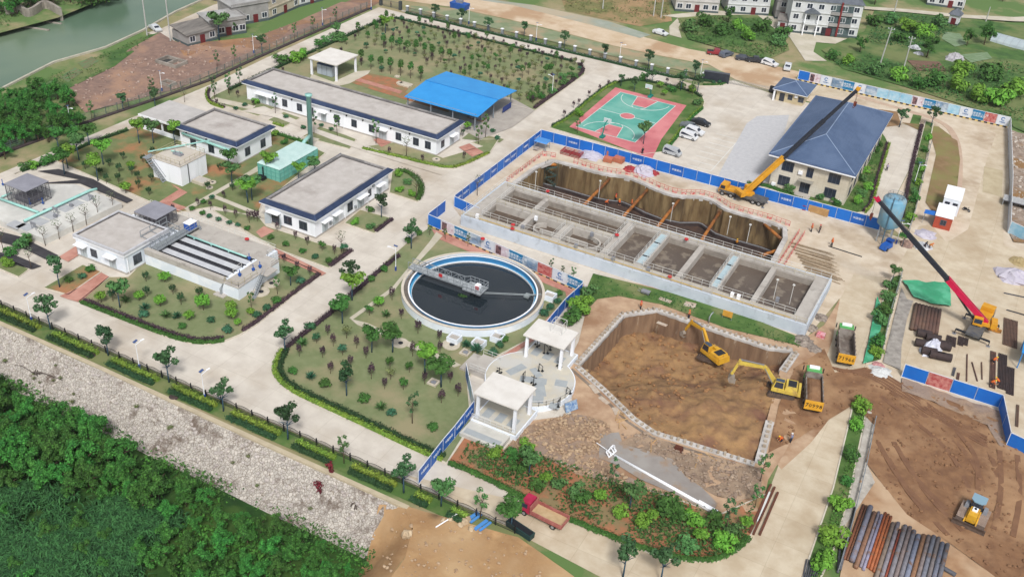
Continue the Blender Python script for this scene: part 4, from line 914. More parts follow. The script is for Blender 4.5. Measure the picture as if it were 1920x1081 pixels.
for px, py in ((852,634),(898,643),(933,632),(1031,555)):
    c = G(px, py, .7); m = MB(); x_, y_ = c[0]-CX, c[1]-CY
    for a in ((-1,1,-.9,-.75),(-1,1,.75,.9),(-1,-.85,-.75,.75),(.85,1,-.75,.75)): m.box(x_+a[0], x_+a[1], y_+a[2], y_+a[3], -.1, 1.15)
    bx = m.obj('outlet_box', white2, ck); MB().box(x_-.85, x_+.85, y_-.75, y_+.75, .0, .85).obj('cover', conc2, bx)
br = thing('clarifier_bridge', (CX, CY, 0), 'grey steel truss footbridge reaching to the middle of the round clarifier', 'footbridge')
m = MB()
for y in (-.75,.75):
    m.bar((-13,y,1.75),(2.2,y,1.75),.14,.24); m.bar((-13,y,3.0),(-2,y,3.0),.09); m.bar((-2,y,3.0),(-1.4,y*1.7,3.0),.09)
    for i in range(9): x = -13+i*1.35; m.bar((x,y,1.8),(x,y,3.0),.08); m.bar((x,y,1.8),(x+1.35,y,3.0),.06); m.bar((x+1.35,y,1.8),(x,y,3.0) if i % 2 else (x+1.35,y,3.0),.05)
for y in (-1.4,1.4):
    m.bar((-1.4,y,3.0),(2.2,y,3.0),.08); m.bar((-1.4,y,2.4),(2.2,y,2.4),.06); m.bar((-1.4,y,1.75),(2.2,y,1.75),.12,.2)
    for i in range(5): m.bar((-1.4+i*.9,y,1.8),(-1.4+i*.9,y,3.0),.07)
for z in (2.4,3.0,1.8): m.bar((2.2,-1.4,z),(2.2,1.4,z),.08)
m.obj('truss', steel, br)
m = MB(); m.box(-13,-1.4,-.68,.68,1.82,1.86); m.box(-1.4,2.2,-1.35,1.35,1.82,1.87); m.obj('deck', pm('bridge_grating', (186,192,196), (170,176,180), 3, .7), br)
m = MB(); m.lathe([(.45,-.2),(.45,1.8)], 12); m.obj('centre_column', pm('col_dark', (60,64,66), rough=.5), br); MB().box(.5,1.3,-.6,.5,1.87,2.75).obj('drive_motor', trim, br)
for x in (-6.2,1.2): m = MB(); m.box(x-.35,x+.35,-.9,-.82,2.3,2.9); m.obj('warning_sign', red_m, br)
m = MB(); m.tube([(1,.5,.95),(8.5,4.6,.95)], .07, 6); m.tube([(1,.1,.95),(8.6,4.3,.95)], .05, 6); m.box(8.0,8.9,3.8,4.9,.6,1.0); m.bar((8.6,4.4,1.0),(10.6,5.6,1.1),.2); m.bar((9.6,4.6,1.1),(10.3,5.9,1.1),.1)
m.obj('skimmer_arm', pm('skimmer', (150,158,160), rough=.5), br)
t = thing('water_plants', (CX-1.2, CY-1.6, .42), 'small tuft of green plants floating under the clarifier bridge', 'plants')
MB().leaves((0,0,.1),(.9,.5,.25),70,.28).obj('foliage', leaf_dk, t)
# ---- deep pit: piles, capping beam, struts
pile_m = pm('shotcrete_piles', (150,128,92), (112,90,62), .9, .95, (88,72,54), .25, (.5,.65), stretch=(1,1,.22), bump=.5, bscale=2)
def pile_wall(name, path, zt, zb, label, r=.34, step=.8, mat=None):
    m = MB(); q = []
    P = densify(path, step, False)
    rad = [r*(1 if i % 2 else .55)*random.uniform(.8,1.15) for i in range(len(P))]
    F = []; V = []; n = len(P); ins = offset(P, 0)
    for i, p in enumerate(P):
        a = P[max(0,i-1)]; b_ = P[min(n-1,i+1)]; dx, dy = b_[0]-a[0], b_[1]-a[1]; L = math.hypot(dx,dy) or 1
        for j, z in enumerate((zt, zt*.5+zb*.5, zb)):
            o = rad[i]*(1+.3*random.uniform(-1,1)); V.append((p[0]+dy/L*o, p[1]-dx/L*o, z))
    for i in range(n-1):
        for j in range(2): a = i*3+j; F.append((a, a+1, a+4, a+3))
    return tag(m.add(V, F).obj(name, mat or pile_m), label, 'wall')
def beam(path, w, z0, z1, label, mat=None, teeth=None):
    t = thing('capping_beam', (0,0,0), label, 'beam')
    ribbon(MB(), path, w, z0, z1).obj('beam', mat or pm('fresh_concrete', (216,212,208), (198,193,188), .8, .9, (184,178,172), .3), t)
    if teeth:
        m = MB()
        for x, y, a in along(path, teeth, .4): 
            h = z1+random.uniform(.25,.5); m.obox((x+.1*math.cos(a+1.57),y+.1*math.sin(a+1.57)), .34, .5, z1, h, a)
        m.obj('pile_heads', pm('pile_head', (196,182,164), (166,150,132), 1.2, .95), t)['kind'] = 'stuff'
    return t
far = PIT2[:15]
deep_path = [(-18.7,33.2)]+far+[(37.2,33.2)]
pile_wall('pile_wall', deep_path, -.1, -5.8, 'long scalloped wall of brown piles round the deep pit behind the aeration tank')
beam(chaikin(offset(deep_path, .35), 1, False), 1.0, -.55, .28, 'wavy pale concrete beam along the rim of the deep pit')
lower = pm('wet_concrete', (88,74,70), (66,56,56), .5, .7, k=.7)
t = thing('waling_kerb', (0,0,0), 'thin dark kerb with a pale pipe along the foot of the deep pit wall', 'kerb')
fl = offset(far, -2.2); ribbon(MB(), fl, .5, -5.7, -4.9).obj('kerb', lower, t); ribbon(MB(), offset(far, -2.0), .14, -4.9, -4.75).obj('pipe', steel, t)
rust = pm('rust_orange', (188,122,58), (160,96,44), .8, .7, (134,86,52), .4, (.5,.62))
struts = [((972,308),(1066,309)),((1102,382),(1147,331)),((1176,403),(1217,352)),((1236,427),(1276,371)),((1324,449),(1349,398)),((1428,416),(1466,449)),((1427,479),(1460,468))]
for i, (a, c) in enumerate(struts):
    lo = ('shortest, at the far left corner of the deep pit','first long one from the left','second long one from the left','third long one from the left','fourth long one from the left','angled across the right corner of the deep pit','low one in the near right corner of the deep pit')[i]
    p = G(*a, -.6); q = G(*c, -.6); 
    if 1 <= i <= 4: p = (p[0]-.3*(p[0]-q[0]), 32.6)
    t = thing('strut_pipe', (p[0], p[1], -.6), 'thick rusty orange strut pipe, '+lo, 'pipe', 'strut pipes across the deep pit'); d = (q[0]-p[0], q[1]-p[1], 0)
    MB().tube([(0,0,0), d], .33, 12).obj('pipe', rust, t, True); m = MB(); m.lathe([(.5,-.45),(.5,.45)], 4); e = Vector(d); 
    for v in (Vector((0,0,0)), e): MB().bar(v-e.normalized()*.15, v+e.normalized()*.2, .9).obj('end_plate', pm('plate_rust', (128,96,70), rough=.8), t)
t = thing('access_stair', (-17.6, 48.6, -5.5), 'dark scaffold stair tower in the far left corner of the deep pit', 'stair'); m = MB()
for i in range(5):
    z = i*1.1
    for k in range(5): m.box((k*.5) if i%2==0 else 2-k*.5, ((k*.5) if i%2==0 else 2-k*.5)+.45, 0, .9, z+k*.2, z+k*.2+.05)
for x in (-.1,2.6):
    for y in (-.1,1.0): m.bar((x,y,0),(x,y,6.3),.07)
m.obj('frame', pm('scaf_dark', (70,86,80), rough=.6), t)
for px, py in ((1021,356),(1121,388)):
    pass
# red barrier fence along the deep pit
def barrier(path, label, step=1.0, hgt=1.1):
    t = thing('safety_barrier', (0,0,0), label, 'barrier'); P = along(path, step)
    m = MB()
    for (x,y,a),(x2,y2,a2) in zip(P, P[1:]): m.bar((x,y,hgt),(x2,y2,hgt),.07); m.bar((x,y,.65),(x2,y2,.65),.05)
    for x, y, a in P: m.bar((x,y,0),(x,y,hgt+.05),.07)
    m.obj('rails', pm('barrier_red', (206,74,70), (214,150,140), 1.2, .6), t)
    m = MB()
    for i, ((x,y,a),(x2,y2,_)) in enumerate(zip(P, P[1:])):
        if i % 2 == 0: m.bar((x,y,.25),(x2,y2,.25),.05,.42)
    m.obj('kick_board', pm('kick_red', (200,58,56), (226,214,206), 1.6, .6), t); return t
barrier(offset(far, 1.6)[1:], 'red and white guard rail along the scalloped rim of the deep pit')
barrier([(38.6,50.0),(38.6,34.0)], 'red guard rail along the right end of the deep pit'); barrier([(39.7,50.0),(39.7,34.0)], 'outer red guard rail beside the right end rail of the deep pit')
barrier([(-20.6,36),(-20.3,52),(-17,53)], 'red guard rail along the left end of the deep pit')
# ---- excavated pit
pit1_path = PIT1[8:]+PIT1[:7]   # bottom right round the west side to the north-east corner
pp = [PIT1[7], PIT1[8], PIT1[9], PIT1[10], PIT1[11], PIT1[0], PIT1[1], PIT1[2], PIT1[3], PIT1[4], PIT1[5], PIT1[6]]
pw = pm('clay_piles', (152,124,98), (126,100,80), .8, .95, (196,182,162), .9, (.62,.72), stretch=(1,1,.18), bump=.4, bscale=2)
pile_wall('pile_wall', pp[5:], .0, -4.6, 'wall of brown piles on the upper sides of the excavation pit', r=.28, mat=pw)
pile_wall('pile_wall', pp[:6], .0, -4.6, 'wall of brown piles on the near side of the excavation pit', r=.28, mat=pw)
beam(offset(pp[5:11], .45), 1.0, -.5, .34, 'pale concrete beam with pile stubs along the upper sides of the excavation pit', teeth=1.0)
beam(offset(pp[10:], .5), 1.3, -.5, .34, 'short broken concrete beam end at the right corner of the excavation pit', teeth=1.1)
beam(offset(pp[1:6], .45), 1.0, -.5, .30, 'pale concrete beam with pile stubs along the near side of the excavation pit', teeth=1.0)
beam(offset(pp[0:2], .5), 1.3, -.5, .32, 'short concrete beam stub at the lower right corner of the excavation pit', teeth=1.2)
ribbon(MB(), offset(pp[1:6], 1.6), .5, -.1, .16).obj('haul_channel', pm('channel_wood', (150,136,122), (120,106,94), .8, .9)); tag(bpy.data.objects['haul_channel'], 'narrow grey drainage channel outside the near beam of the excavation pit', 'channel')
c = G(1094,722,-4); t = MB().tube([(0,0,0),(.25,0,3.2)], .28, 8).obj('standing_pile', pm('pile_tan', (196,172,136), (176,150,116), 1, .9), None, loc=(c[0],c[1],-4)); tag(t, 'single pale concrete pile standing in the middle of the excavation pit', 'pile')
# ---- hoardings
hb = pm('hoarding_blue', (34,116,208), (30,106,198), .4, .45, k=.85); hb2 = pm('hoarding_navy', (34,102,190), (30,92,178), .5, .45, k=.85); hw = pm('hoarding_white', (226,232,240), (214,222,232), .4, .5); hc = pm('hoarding_cyan', (34,136,190), (30,128,182), .5, .5, k=.7)
ph_sky = pm('print_sky', (150,180,210), (70,90,116), .7, .5, (196,210,222), .35, stretch=(1,1,2)); ph_pink = pm('print_pink', (214,196,206), (232,226,232), .8, .5, (170,110,130), .6, (.55,.66)); ph_red = pm('print_red', (176,70,74), (214,150,140), 1.6, .5); ph_cy = pm('print_cyan', (140,196,224), (190,220,236), .6, .5); ph_logo = hw
frame_w = pm('frame_white', (232,236,242), rough=.5)
def text_mesh(s, size, mat, par, name='lettering', ext=.01):
    c = bpy.data.curves.new(name, 'FONT'); c.body = s; c.size = size; c.extrude = ext; c.align_x = 'CENTER'; c.align_y = 'CENTER'; c.space_line = .95; c.resolution_u = 1
    o = bpy.data.objects.new('tmp_text', c); COL.objects.link(o); bpy.context.view_layer.update()
    me = bpy.data.meshes.new_from_object(o.evaluated_get(bpy.context.evaluated_depsgraph_get())); me.name = name
    bpy.data.objects.remove(o); bpy.data.curves.remove(c); me.materials.clear(); me.materials.append(mat)
    r = bpy.data.objects.new(name, me); COL.objects.link(r); r.parent = par; return r
ink_w = pm('ink_white', (240,244,248), rough=.5); ink_b = pm('ink_blue', (40,110,180), rough=.5)
def hoarding(path, label, kinds='B', pw_=3.0, h=2.5, base=False, name='hoarding', side=1):
    """site hoarding: one panel object per bay, framed in white; side=+1 shows the prints to the right of the path"""
    t = thing(name, (path[0][0], path[0][1], 0), label, 'hoarding'); ox, oy = path[0]; k = 0; fr = MB(); bs = MB(); bk = []
    for (x0,y0),(x1,y1) in zip(path, path[1:]):
        L = math.hypot(x1-x0, y1-y0); n = max(1, round(L/pw_)); a = math.atan2(y1-y0, x1-x0); ca, sa = math.cos(a), math.sin(a); nx, ny = sa*side, -ca*side
        for i in range(n):
            u0, u1 = L*i/n, L*(i+1)/n; kd = kinds[k % len(kinds)]; k += 1; cx, cy = x0-ox+ca*(u0+u1)/2, y0-oy+sa*(u0+u1)/2; wd = u1-u0; z0 = .45 if base else .12
            mt = {'B':hb,'T':hb2,'W':hw,'C':hc,'S':ph_sky,'P':ph_pink,'R':ph_red,'Y':ph_cy,'L':hw,'N':hb2}[kd]
            p = MB().obox((cx,cy), wd-.1, .06, z0, h, a).obj('panel', mt, t)
            if kd in 'CTLN':
                s = {'C':'中国建筑第一工程\n建设美好家园','T':'中国建设','L':'中国建设','N':'安全生产'}[kd]
                tm = text_mesh(s, (.62 if kd == 'C' else .55 if kd in 'TN' else .38), ink_b if kd == 'L' else ink_w, p)
                zt = z0+(h-z0)*(.5 if kd != 'L' else .28)
                tm.matrix_local = Matrix.Translation((cx+nx*.045, cy+ny*.045, zt)) @ Matrix.Rotation(math.atan2(ny, nx)+math.pi/2, 4, 'Z') @ Matrix.Rotation(math.pi/2, 4, 'X')
            if kd == 'L':
                lg = MB()
                for j in range(14): 
                    a0 = j/14*5.2+.4; a1 = (j+1)/14*5.2+.4; r0, r1 = .28, .48; zc = z0+(h-z0)*.65
                    lg.add([(cx+nx*.05+ca*r*math.cos(q), cy+ny*.05+sa*r*math.cos(q), zc+r*math.sin(q)) for r, q in ((r0,a0),(r1,a0),(r1,a1),(r0,a1))], [(0,1,2,3)])
                lg.obj('emblem', ink_b, p)
            if kd in 'RP':
                q0 = MB(); q0.add([(cx+nx*.05+ca*u, cy+ny*.05+sa*u, z) for u, z in ((-wd*.42,z0+.25),(-wd*.05,z0+.25),(-wd*.05,h-.3),(-wd*.42,h-.3))], [(0,1,2,3)]); q0.obj('picture', ph_red if kd == 'R' else pm('print_dark', (150,110,110), (60,56,70), 1.5, .5), p)
            for u in (u0, u1): fr.obox((x0-ox+ca*u, y0-oy+sa*u), .1, .1, 0, h+.06, a)
            if base:
                for q in range(2):
                    uu = u0+wd*(q+.5)/2; bk.append(MB().obox((x0-ox+ca*uu+nx*.04, y0-oy+sa*uu+ny*.04), wd*.26, .1, .06, .42, a))
        for z in (.08 if not base else .44, h): fr.bar((x0-ox,y0-oy,z),(x1-ox,y1-oy,z),.09)
        if base: bs.bar((x0-ox,y0-oy,.21),(x1-ox,y1-oy,.21),.12,.42)
    fr.obj('frame', frame_w, t)
    if base:
        bo = bs.obj('base_band', pm('band_yellow', (224,196,120), (210,184,110), 1, .7), t); [q.obj('black_block', pm('band_black', (44,44,48), rough=.7), bo) for q in bk]
    return t
hoarding([(-24.3,10.6),(11.2,5.4)], 'printed hoarding with black and yellow base beside the round clarifier', 'BPCSLPCSRLC', 3.3, 2.7, True)
hoarding([(11.3,5.2),(10.9,-1.0),(11.3,-10.5)], 'blue hoarding running from the printed hoarding down to the plaza pavilion', 'TNTTN', 3.1, 2.4)
hoarding([(-24.4,59.3),(-11.6,59.8),(16.2,60.2),(52.4,61.0)], 'long plain blue hoarding between the deep pit and the car park', 'BBTBBBBT', 3.05, 2.6)
hoarding([(-24.4,59.1),(-24.2,20.5)], 'blue hoarding along the road at the left end of the aeration tank', 'NBTBNTB', 3.0, 2.6, side=-1)
hoarding([(-24.2,20.3),(-17.6,18.9)], 'short blue hoarding return at the left end of the aeration tank', 'B', 3.3, 2.4)
hoarding([(-24.5,11.0),(-24.6,17.5)], 'two blue hoarding panels by the road junction at the end of the printed hoarding', 'NT', 3.2, 2.6, side=-1)
hoarding([G(784,908),G(830,848),G(852,822),G(888,775),G(873,705)], 'leaning blue and white hoarding across the road and along the plaza', 'TNTTNWY', 3.0, 2.5)
hoarding([(15.4,134.9),(69.2,135.5)], 'far printed hoarding with black and yellow base along the outer road', 'BPLSCLSYYYPCSYLCRLB', 3.0, 2.9, True)
hoarding([(69.4,135.4),(73.5,100),(75.6,76)], 'white-backed hoarding along the right side of the outer road', 'W', 3.0, 2.6)
hoarding([(75.7,75.5),(82,72.5),(92,69)], 'printed and blue hoarding at the corner of the rubble plot', 'YBPB', 4.0, 2.8)
hoarding([G(1690,706),G(1872,764),G(1886,835),G(1960,870)], 'blue hoarding with one red printed panel at the edge of the pipe yard', 'BRBBBBBLB', 4.0, 2.6)
# ---- railings and fences
t = thing('iron_railing', (-108,-51.9,.09), 'black iron railing along the top of the stone bank beside the road', 'railing'); m = MB(); L_ = 137.2; m = MB()
for i in range(int(L_/2.9)+1): MB().box(i*2.9-.07, i*2.9+.07, -.07, .07, 0, 1.45).obj('post', black_m, t)
for i in range(int(L_/2.9)): 
    x = i*2.9
    for j in range(6):
        u0, u1 = j/6, (j+1)/6; m.bar((x+2.9*u0,0,1.05+.3*math.sin(math.pi*u0)),(x+2.9*u1,0,1.05+.3*math.sin(math.pi*u1)),.05)
    for j in range(1, 16): 
        u = j/16; m.bar((x+2.9*u,0,.15),(x+2.9*u,0,1.05+.3*math.sin(math.pi*u)),.028)
m.bar((0,0,.15),(L_,0,.15),.05); m.bar((0,0,.8),(L_,0,.8),.04); m.obj('bars', pm('bar_black', (50,50,52), rough=.5), t)
t = thing('mesh_fence', (0,0,0), 'long grey-green wire mesh fence on a low dark kerb along the left road', 'fence')
wf = GP([(-20,300),(10,284),(180,222),(300,182),(385,152),(480,108),(600,55),(690,16)]); m = MB()
for x, y, a in along(wf, 3.0): MB().box(x-.06, x+.06, y-.06, y+.06, 0, 2.1).obj('post', pm('fence_green', (92,110,108), rough=.6), t); m = MB(); P = densify(wf, 3, False)
for a, b_ in zip(P, P[1:]):
    for z in (.25,.7,1.15,1.6,2.05): m.bar((*a,z),(*b_,z),.035)
    for u in np.arange(0,1,.09): x = a[0]+(b_[0]-a[0])*u; y = a[1]+(b_[1]-a[1])*u; m.bar((x,y,.2),(x,y,2.05),.022)
m.obj('mesh', pm('fence_mesh', (120,140,136), rough=.6), t)
ribbon(MB(), offset(wf, -.55), .9, -.05, .32).obj('kerb_bed', pm('dark_bed', (84,72,72), (64,56,58), 1.2, .95), t)
# pillar fence along the north lane
t = thing('pillar_fence', (0,116.4,0), 'low black fence with square white-capped pillars along the north lane', 'fence')
cap_m = trim
for x in np.arange(-98, -2, 4.6):
    y = 0 if x < -14 else (x+14)*.35
    p = MB().box(x-.32, x+.32, y-.32, y+.32, 0, 1.9).obj('pillar', pm('pillar_grey', (150,156,160), (136,142,146), 1, .9), t); MB().box(x-.42, x+.42, y-.42, y+.42, 1.9, 2.05).obj('cap', cap_m, p)
m = MB()
for x in np.arange(-98, -6, 4.6):
    for j in range(1, 20): u = x+.32+j*.2; m.bar((u,0,.4),(u,0,1.6),.03)
    m.bar((x+.32,0,.45),(x+4.28,0,.45),.05); m.bar((x+.32,0,1.5),(x+4.28,0,1.5),.05)
m.obj('bars', black_m, t); MB().box(-100,-8,-.18,.18,0,.35).obj('base', conc2, t)
c = G(1318,150); t = thing('gate_wall', (c[0],c[1],0), 'dark slate wall screen beside the sliding gate', 'wall'); a = G(1366,157)
MB().bar((0,0,1.3),(a[0]-c[0],a[1]-c[1],1.3),.9,2.6).obj('wall', pm('slate_dark', (44,48,58), (56,60,70), 1, .5), t); MB().bar((0,0,2.62),(a[0]-c[0],a[1]-c[1],2.62),1.1,.12).obj('coping', pm('slate_top', (84,88,96), rough=.6), t)
c = G(1367,157); d = G(1450,174); t = thing('sliding_gate', (c[0],c[1],0), 'grey folding bar gate across the car park entrance', 'gate'); m = MB()
for i in range(31): u = i/30; x, y = (d[0]-c[0])*u, (d[1]-c[1])*u; m.bar((x,y,0),(x+.25,y+.1,1.5),.07); m.bar((x+.3,y+.1,0),(x,y,1.5),.05)
m.bar((0,0,1.1),(d[0]-c[0],d[1]-c[1],1.1),.06); m.obj('bars', pm('gate_steel', (170,168,164), rough=.4), t)
t = thing('gate_motor', (d[0]-.6,d[1],0), 'black motor box at the end of the folding gate', 'gate motor'); MB().taper(-.6,.6,-.4,.4,0,1.7,.1,.1,.05,.05).obj('body', black_m, t)
c = G(722,12); t = thing('side_gate', (c[0]-1,c[1],0), 'double leaf barred gate at the far left road corner', 'gate'); m = MB()
for u in np.arange(0,6.2,.3): m.bar((u,0,.1),(u,0,2.1),.05)
m.bar((0,0,2),(6,0,2),.07); m.bar((0,0,.2),(6,0,.2),.07); m.obj('bars', pm('gate_grey', (110,112,112), rough=.5), t); 
for u in (-.5,6.5): MB().box(u-.4,u+.4,-.4,.4,0,2.6).obj('pillar', pm('gate_pillar', (70,76,78), rough=.7), t)
t = thing('river_wall', (0,0,0), 'low pale concrete retaining wall along the river', 'wall'); ribbon(MB(), RIVE[:8], .6, -2.5, .45).obj('wall', pm('river_conc', (200,196,180), (180,174,158), .5, .9), t)
t = thing('outfall_wall', (0,0,0), 'curved grey wing wall of an outfall on the far river bank', 'wall'); P = chaikin([G(12,28),G(40,22),(G(50,33)),G(66,28),G(85,12),G(115,30)], 2, False); ribbon(MB(), P, .8, -2, 2.2).obj('wall', conc_old, t)
ribbon(MB(), [G(42,48,-1),G(92,55,-1)], .5, -2, -1.1).obj('spur', conc_old, t); ribbon(MB(), [G(66,36,-1),G(115,43,-1)], .5, -2, -1.1).obj('spur', conc_old, t)
c = G(322,120); t = thing('brick_chamber', (c[0],c[1],0), 'half-built pale concrete chamber open on top in the reddish plot', 'chamber'); m = MB()
for a in ((-3.4,3.4,-2.2,-1.8),(-3.4,3.4,1.8,2.2),(-3.4,-3,-1.8,1.8),(3,3.4,-1.8,1.8),(.2,.6,-1.8,1.8)): m.box(*a, -.1, 1.0)
m.obj('wall', conc_old, t); MB().box(-3,3,-1.8,1.8,.05,.2).obj('floor', pm('dark_floor', (70,70,70)), t)
c = G(316,160); t = thing('concrete_pit', (c[0],c[1],0), 'small open concrete box beside the mesh fence', 'chamber'); m = MB()
for a in ((-1.6,1.6,-1.2,-.9),(-1.6,1.6,.9,1.2),(-1.6,-1.3,-.9,.9),(1.3,1.6,-.9,.9)): m.box(*a, 0, .9)
m.obj('wall', conc_old, t)
# ================================================================ vehicles and machines
yel = pm('machine_yellow', (232,180,52), (214,160,46), .8, .5, (176,136,82), 1.1, (.56,.7), spec=.4); yel2 = pm('pale_yellow', (230,204,92), (210,182,84), .8, .55, (170,140,92), 1.1, (.54,.7)); tyre_m = pm('tyre', (38,38,40), (54,50,46), 2, .9); rim_m = pm('rim', (170,172,176), rough=.4, metal=.4)
track_m = pm('track_steel', (112,94,82), (84,72,66), 1.5, .8); dark_m = pm('machine_dark2', (46,48,54), rough=.6); bucket_m = pm('bucket_steel', (170,160,148), (140,128,116), 1, .6)
def wheel(par, x, y, r=.5, w=.32, axis='y'):
    m = MB(); N = 14; V = []; F = []
    for s in (-1, 1):
        for k in range(N): V.append((x+r*math.cos(2*math.pi*k/N), y+s*w/2, r+r*math.sin(2*math.pi*k/N)))
    F = [(k,(k+1)%N,N+(k+1)%N,N+k) for k in range(N)]+[tuple(range(N-1,-1,-1)), tuple(range(N,2*N))]
    o = m.add(V, F).obj('wheel', tyre_m, par)
    m = MB(); V = []
    for s in (-1, 1):
        for k in range(N): V.append((x+r*.55*math.cos(2*math.pi*k/N), y+s*(w/2+.02), r+r*.55*math.sin(2*math.pi*k/N)))
    m.add(V, F).obj('rim', rim_m, o); return o
def car(name, px, py, rz, col, label, kind='sedan', cat='car', group=None):
    c = G(px, py); t = thing(name, (c[0], c[1], .04), label, cat, group, rz); paint = pm('paint_%d_%d_%d' % col, col, rough=.3, spec=.6)
    if kind == 'van': pr = [(-2.1,.3),(2.1,.3),(2.15,.75),(1.75,1.0),(1.2,1.78),(-1.95,1.85),(-2.15,1.1)]; L, W, gz = 2.1, 1.66, (1.05,1.65)
    elif kind == 'suv': pr = [(-2.3,.35),(2.3,.35),(2.35,.85),(1.2,1.05),(.6,1.66),(-1.9,1.72),(-2.3,1.1)]; L, W, gz = 2.3, 1.85, (1.08,1.58)
    elif kind == 'pickup': pr = [(-2.6,.45),(2.5,.45),(2.55,.95),(1.4,1.1),(.85,1.75),(-.6,1.78),(-.75,1.1),(-2.6,1.1)]; L, W, gz = 2.5, 1.85, (1.12,1.66)
    else: pr = [(-2.3,.3),(2.3,.3),(2.35,.7),(1.15,.95),(.5,1.42),(-1.1,1.45),(-1.9,1.02),(-2.35,.95)]; L, W, gz = 2.3, 1.8, (.98,1.38)
    m = MB(); n = len(pr); V = []
    for y, k in ((-W/2,1),(-W/2+.12,0),(W/2-.12,0),(W/2,1)):
        for x, z in pr:
            hi = z > gz[0]+.05
            V.append((x*(1 if k == 0 else .985), y*(1 if not hi else .84), z+(0 if k else .01)))
    F = [(i, (i+1)%n, n+(i+1)%n, n+i) for i in range(n)]+[(n+i, n+(i+1)%n, 2*n+(i+1)%n, 2*n+i) for i in range(n)]+[(2*n+i, 2*n+(i+1)%n, 3*n+(i+1)%n, 3*n+i) for i in range(n)]+[tuple(range(n-1,-1,-1)), tuple(range(3*n,4*n))]
    m.add(V, F).obj('body', paint, t)
    gx0, gx1 = {'van':(-1.85,1.25),'suv':(-1.85,.75),'pickup':(-.55,.95),'sedan':(-1.3,.75)}[kind]; z0, z1 = gz
    g = MB()
    for s in (-1, 1): g.add([(gx0,s*W/2*.985,z0),(gx1,s*W/2*.985,z0),(gx1-(z1-z0)*.8,s*W/2*.86,z1-.04),(gx0+.15,s*W/2*.86,z1-.04)], [(0,1,2,3)])
    g.obj('side_window', glass, t)
    fx = {'van':(1.76,1.28),'suv':(1.2,.66),'pickup':(1.4,.9),'sedan':(1.15,.56)}[kind]
    MB().add([(fx[0]+.02,-W*.38,z0+.03),(fx[0]+.02,W*.38,z0+.03),(fx[1]+.03,W*.35,z1),(fx[1]+.03,-W*.35,z1)], [(0,1,2,3)]).obj('windscreen', glass, t)
    for x in (-L*.62, L*.64):
        for s in (-1, 1): wheel(t, x, s*(W/2-.1), .33, .22)
    for s in (-1, 1): MB().box(L-.02, L+.09, s*W*.36-.16, s*W*.36+.16, .62, .78).obj('headlight', rail_w, t)
    if kind == 'pickup': MB().box(-2.5,-.85,-.8,.8,1.08,1.13).obj('load_bed', dark_m, t)
    return t
car('parked_car', 1314, 234, R(-3), (34,36,42), 'black sedan at the near end of the parking row by the court', 'sedan')
car('parked_car', 1293, 241, R(2), (110,118,122), 'grey car half hidden between the black sedan and the hedge', 'sedan')
car('parked_car', 1302, 251, R(-4), (232,234,238), 'white sport utility car parked next to the white minibus', 'suv')
car('parked_van', 1291, 260, R(-3), (230,232,236), 'white minibus with dark side windows in the parking row', 'van', 'van')
car('parked_van', 1260, 290, R(-4), (186,190,194), 'silver minivan parked alone by the blue hoarding', 'van', 'van')
car('parked_car', 1238, 65, R(-8), (228,230,234), 'white sedan alone on the sandy road edge below the scrub', 'sedan')
car('parked_car', 1342, 103, R(20), (146,44,56), 'dark red pickup at the left end of the row on the sandy road', 'pickup')
car('parked_car', 1361, 106, R(70), (96,104,120), 'slate grey car beside the dark red pickup', 'suv')
car('parked_car', 1394, 113, R(24), (60,66,78), 'dark grey sedan left of the black pickup', 'sedan')
car('parked_car', 1415, 117, R(20), (44,48,56), 'black pickup on the sandy road between the dark sedan and a white car', 'pickup')
car('parked_car', 1443, 123, R(-10), (232,234,238), 'white sport utility car on the sandy road near the gate', 'suv')
car('parked_car', 1476, 130, R(-80), (214,218,222), 'white pickup facing the camera at the end of the far hoarding', 'pickup')
car('parked_car', 292, 57, R(-20), (216,220,224), 'white car with dark glass parked at the river lane end', 'sedan')
car('parked_car', 413, 2, R(10), (220,222,226), 'white car on the river lane beyond the grey houses', 'suv')
def settle(px, py, zf):
    z = 0
    for _ in range(25): x, y = G(px, py, z); z = .5*z+.5*zf(x, y)
    return x, y, z
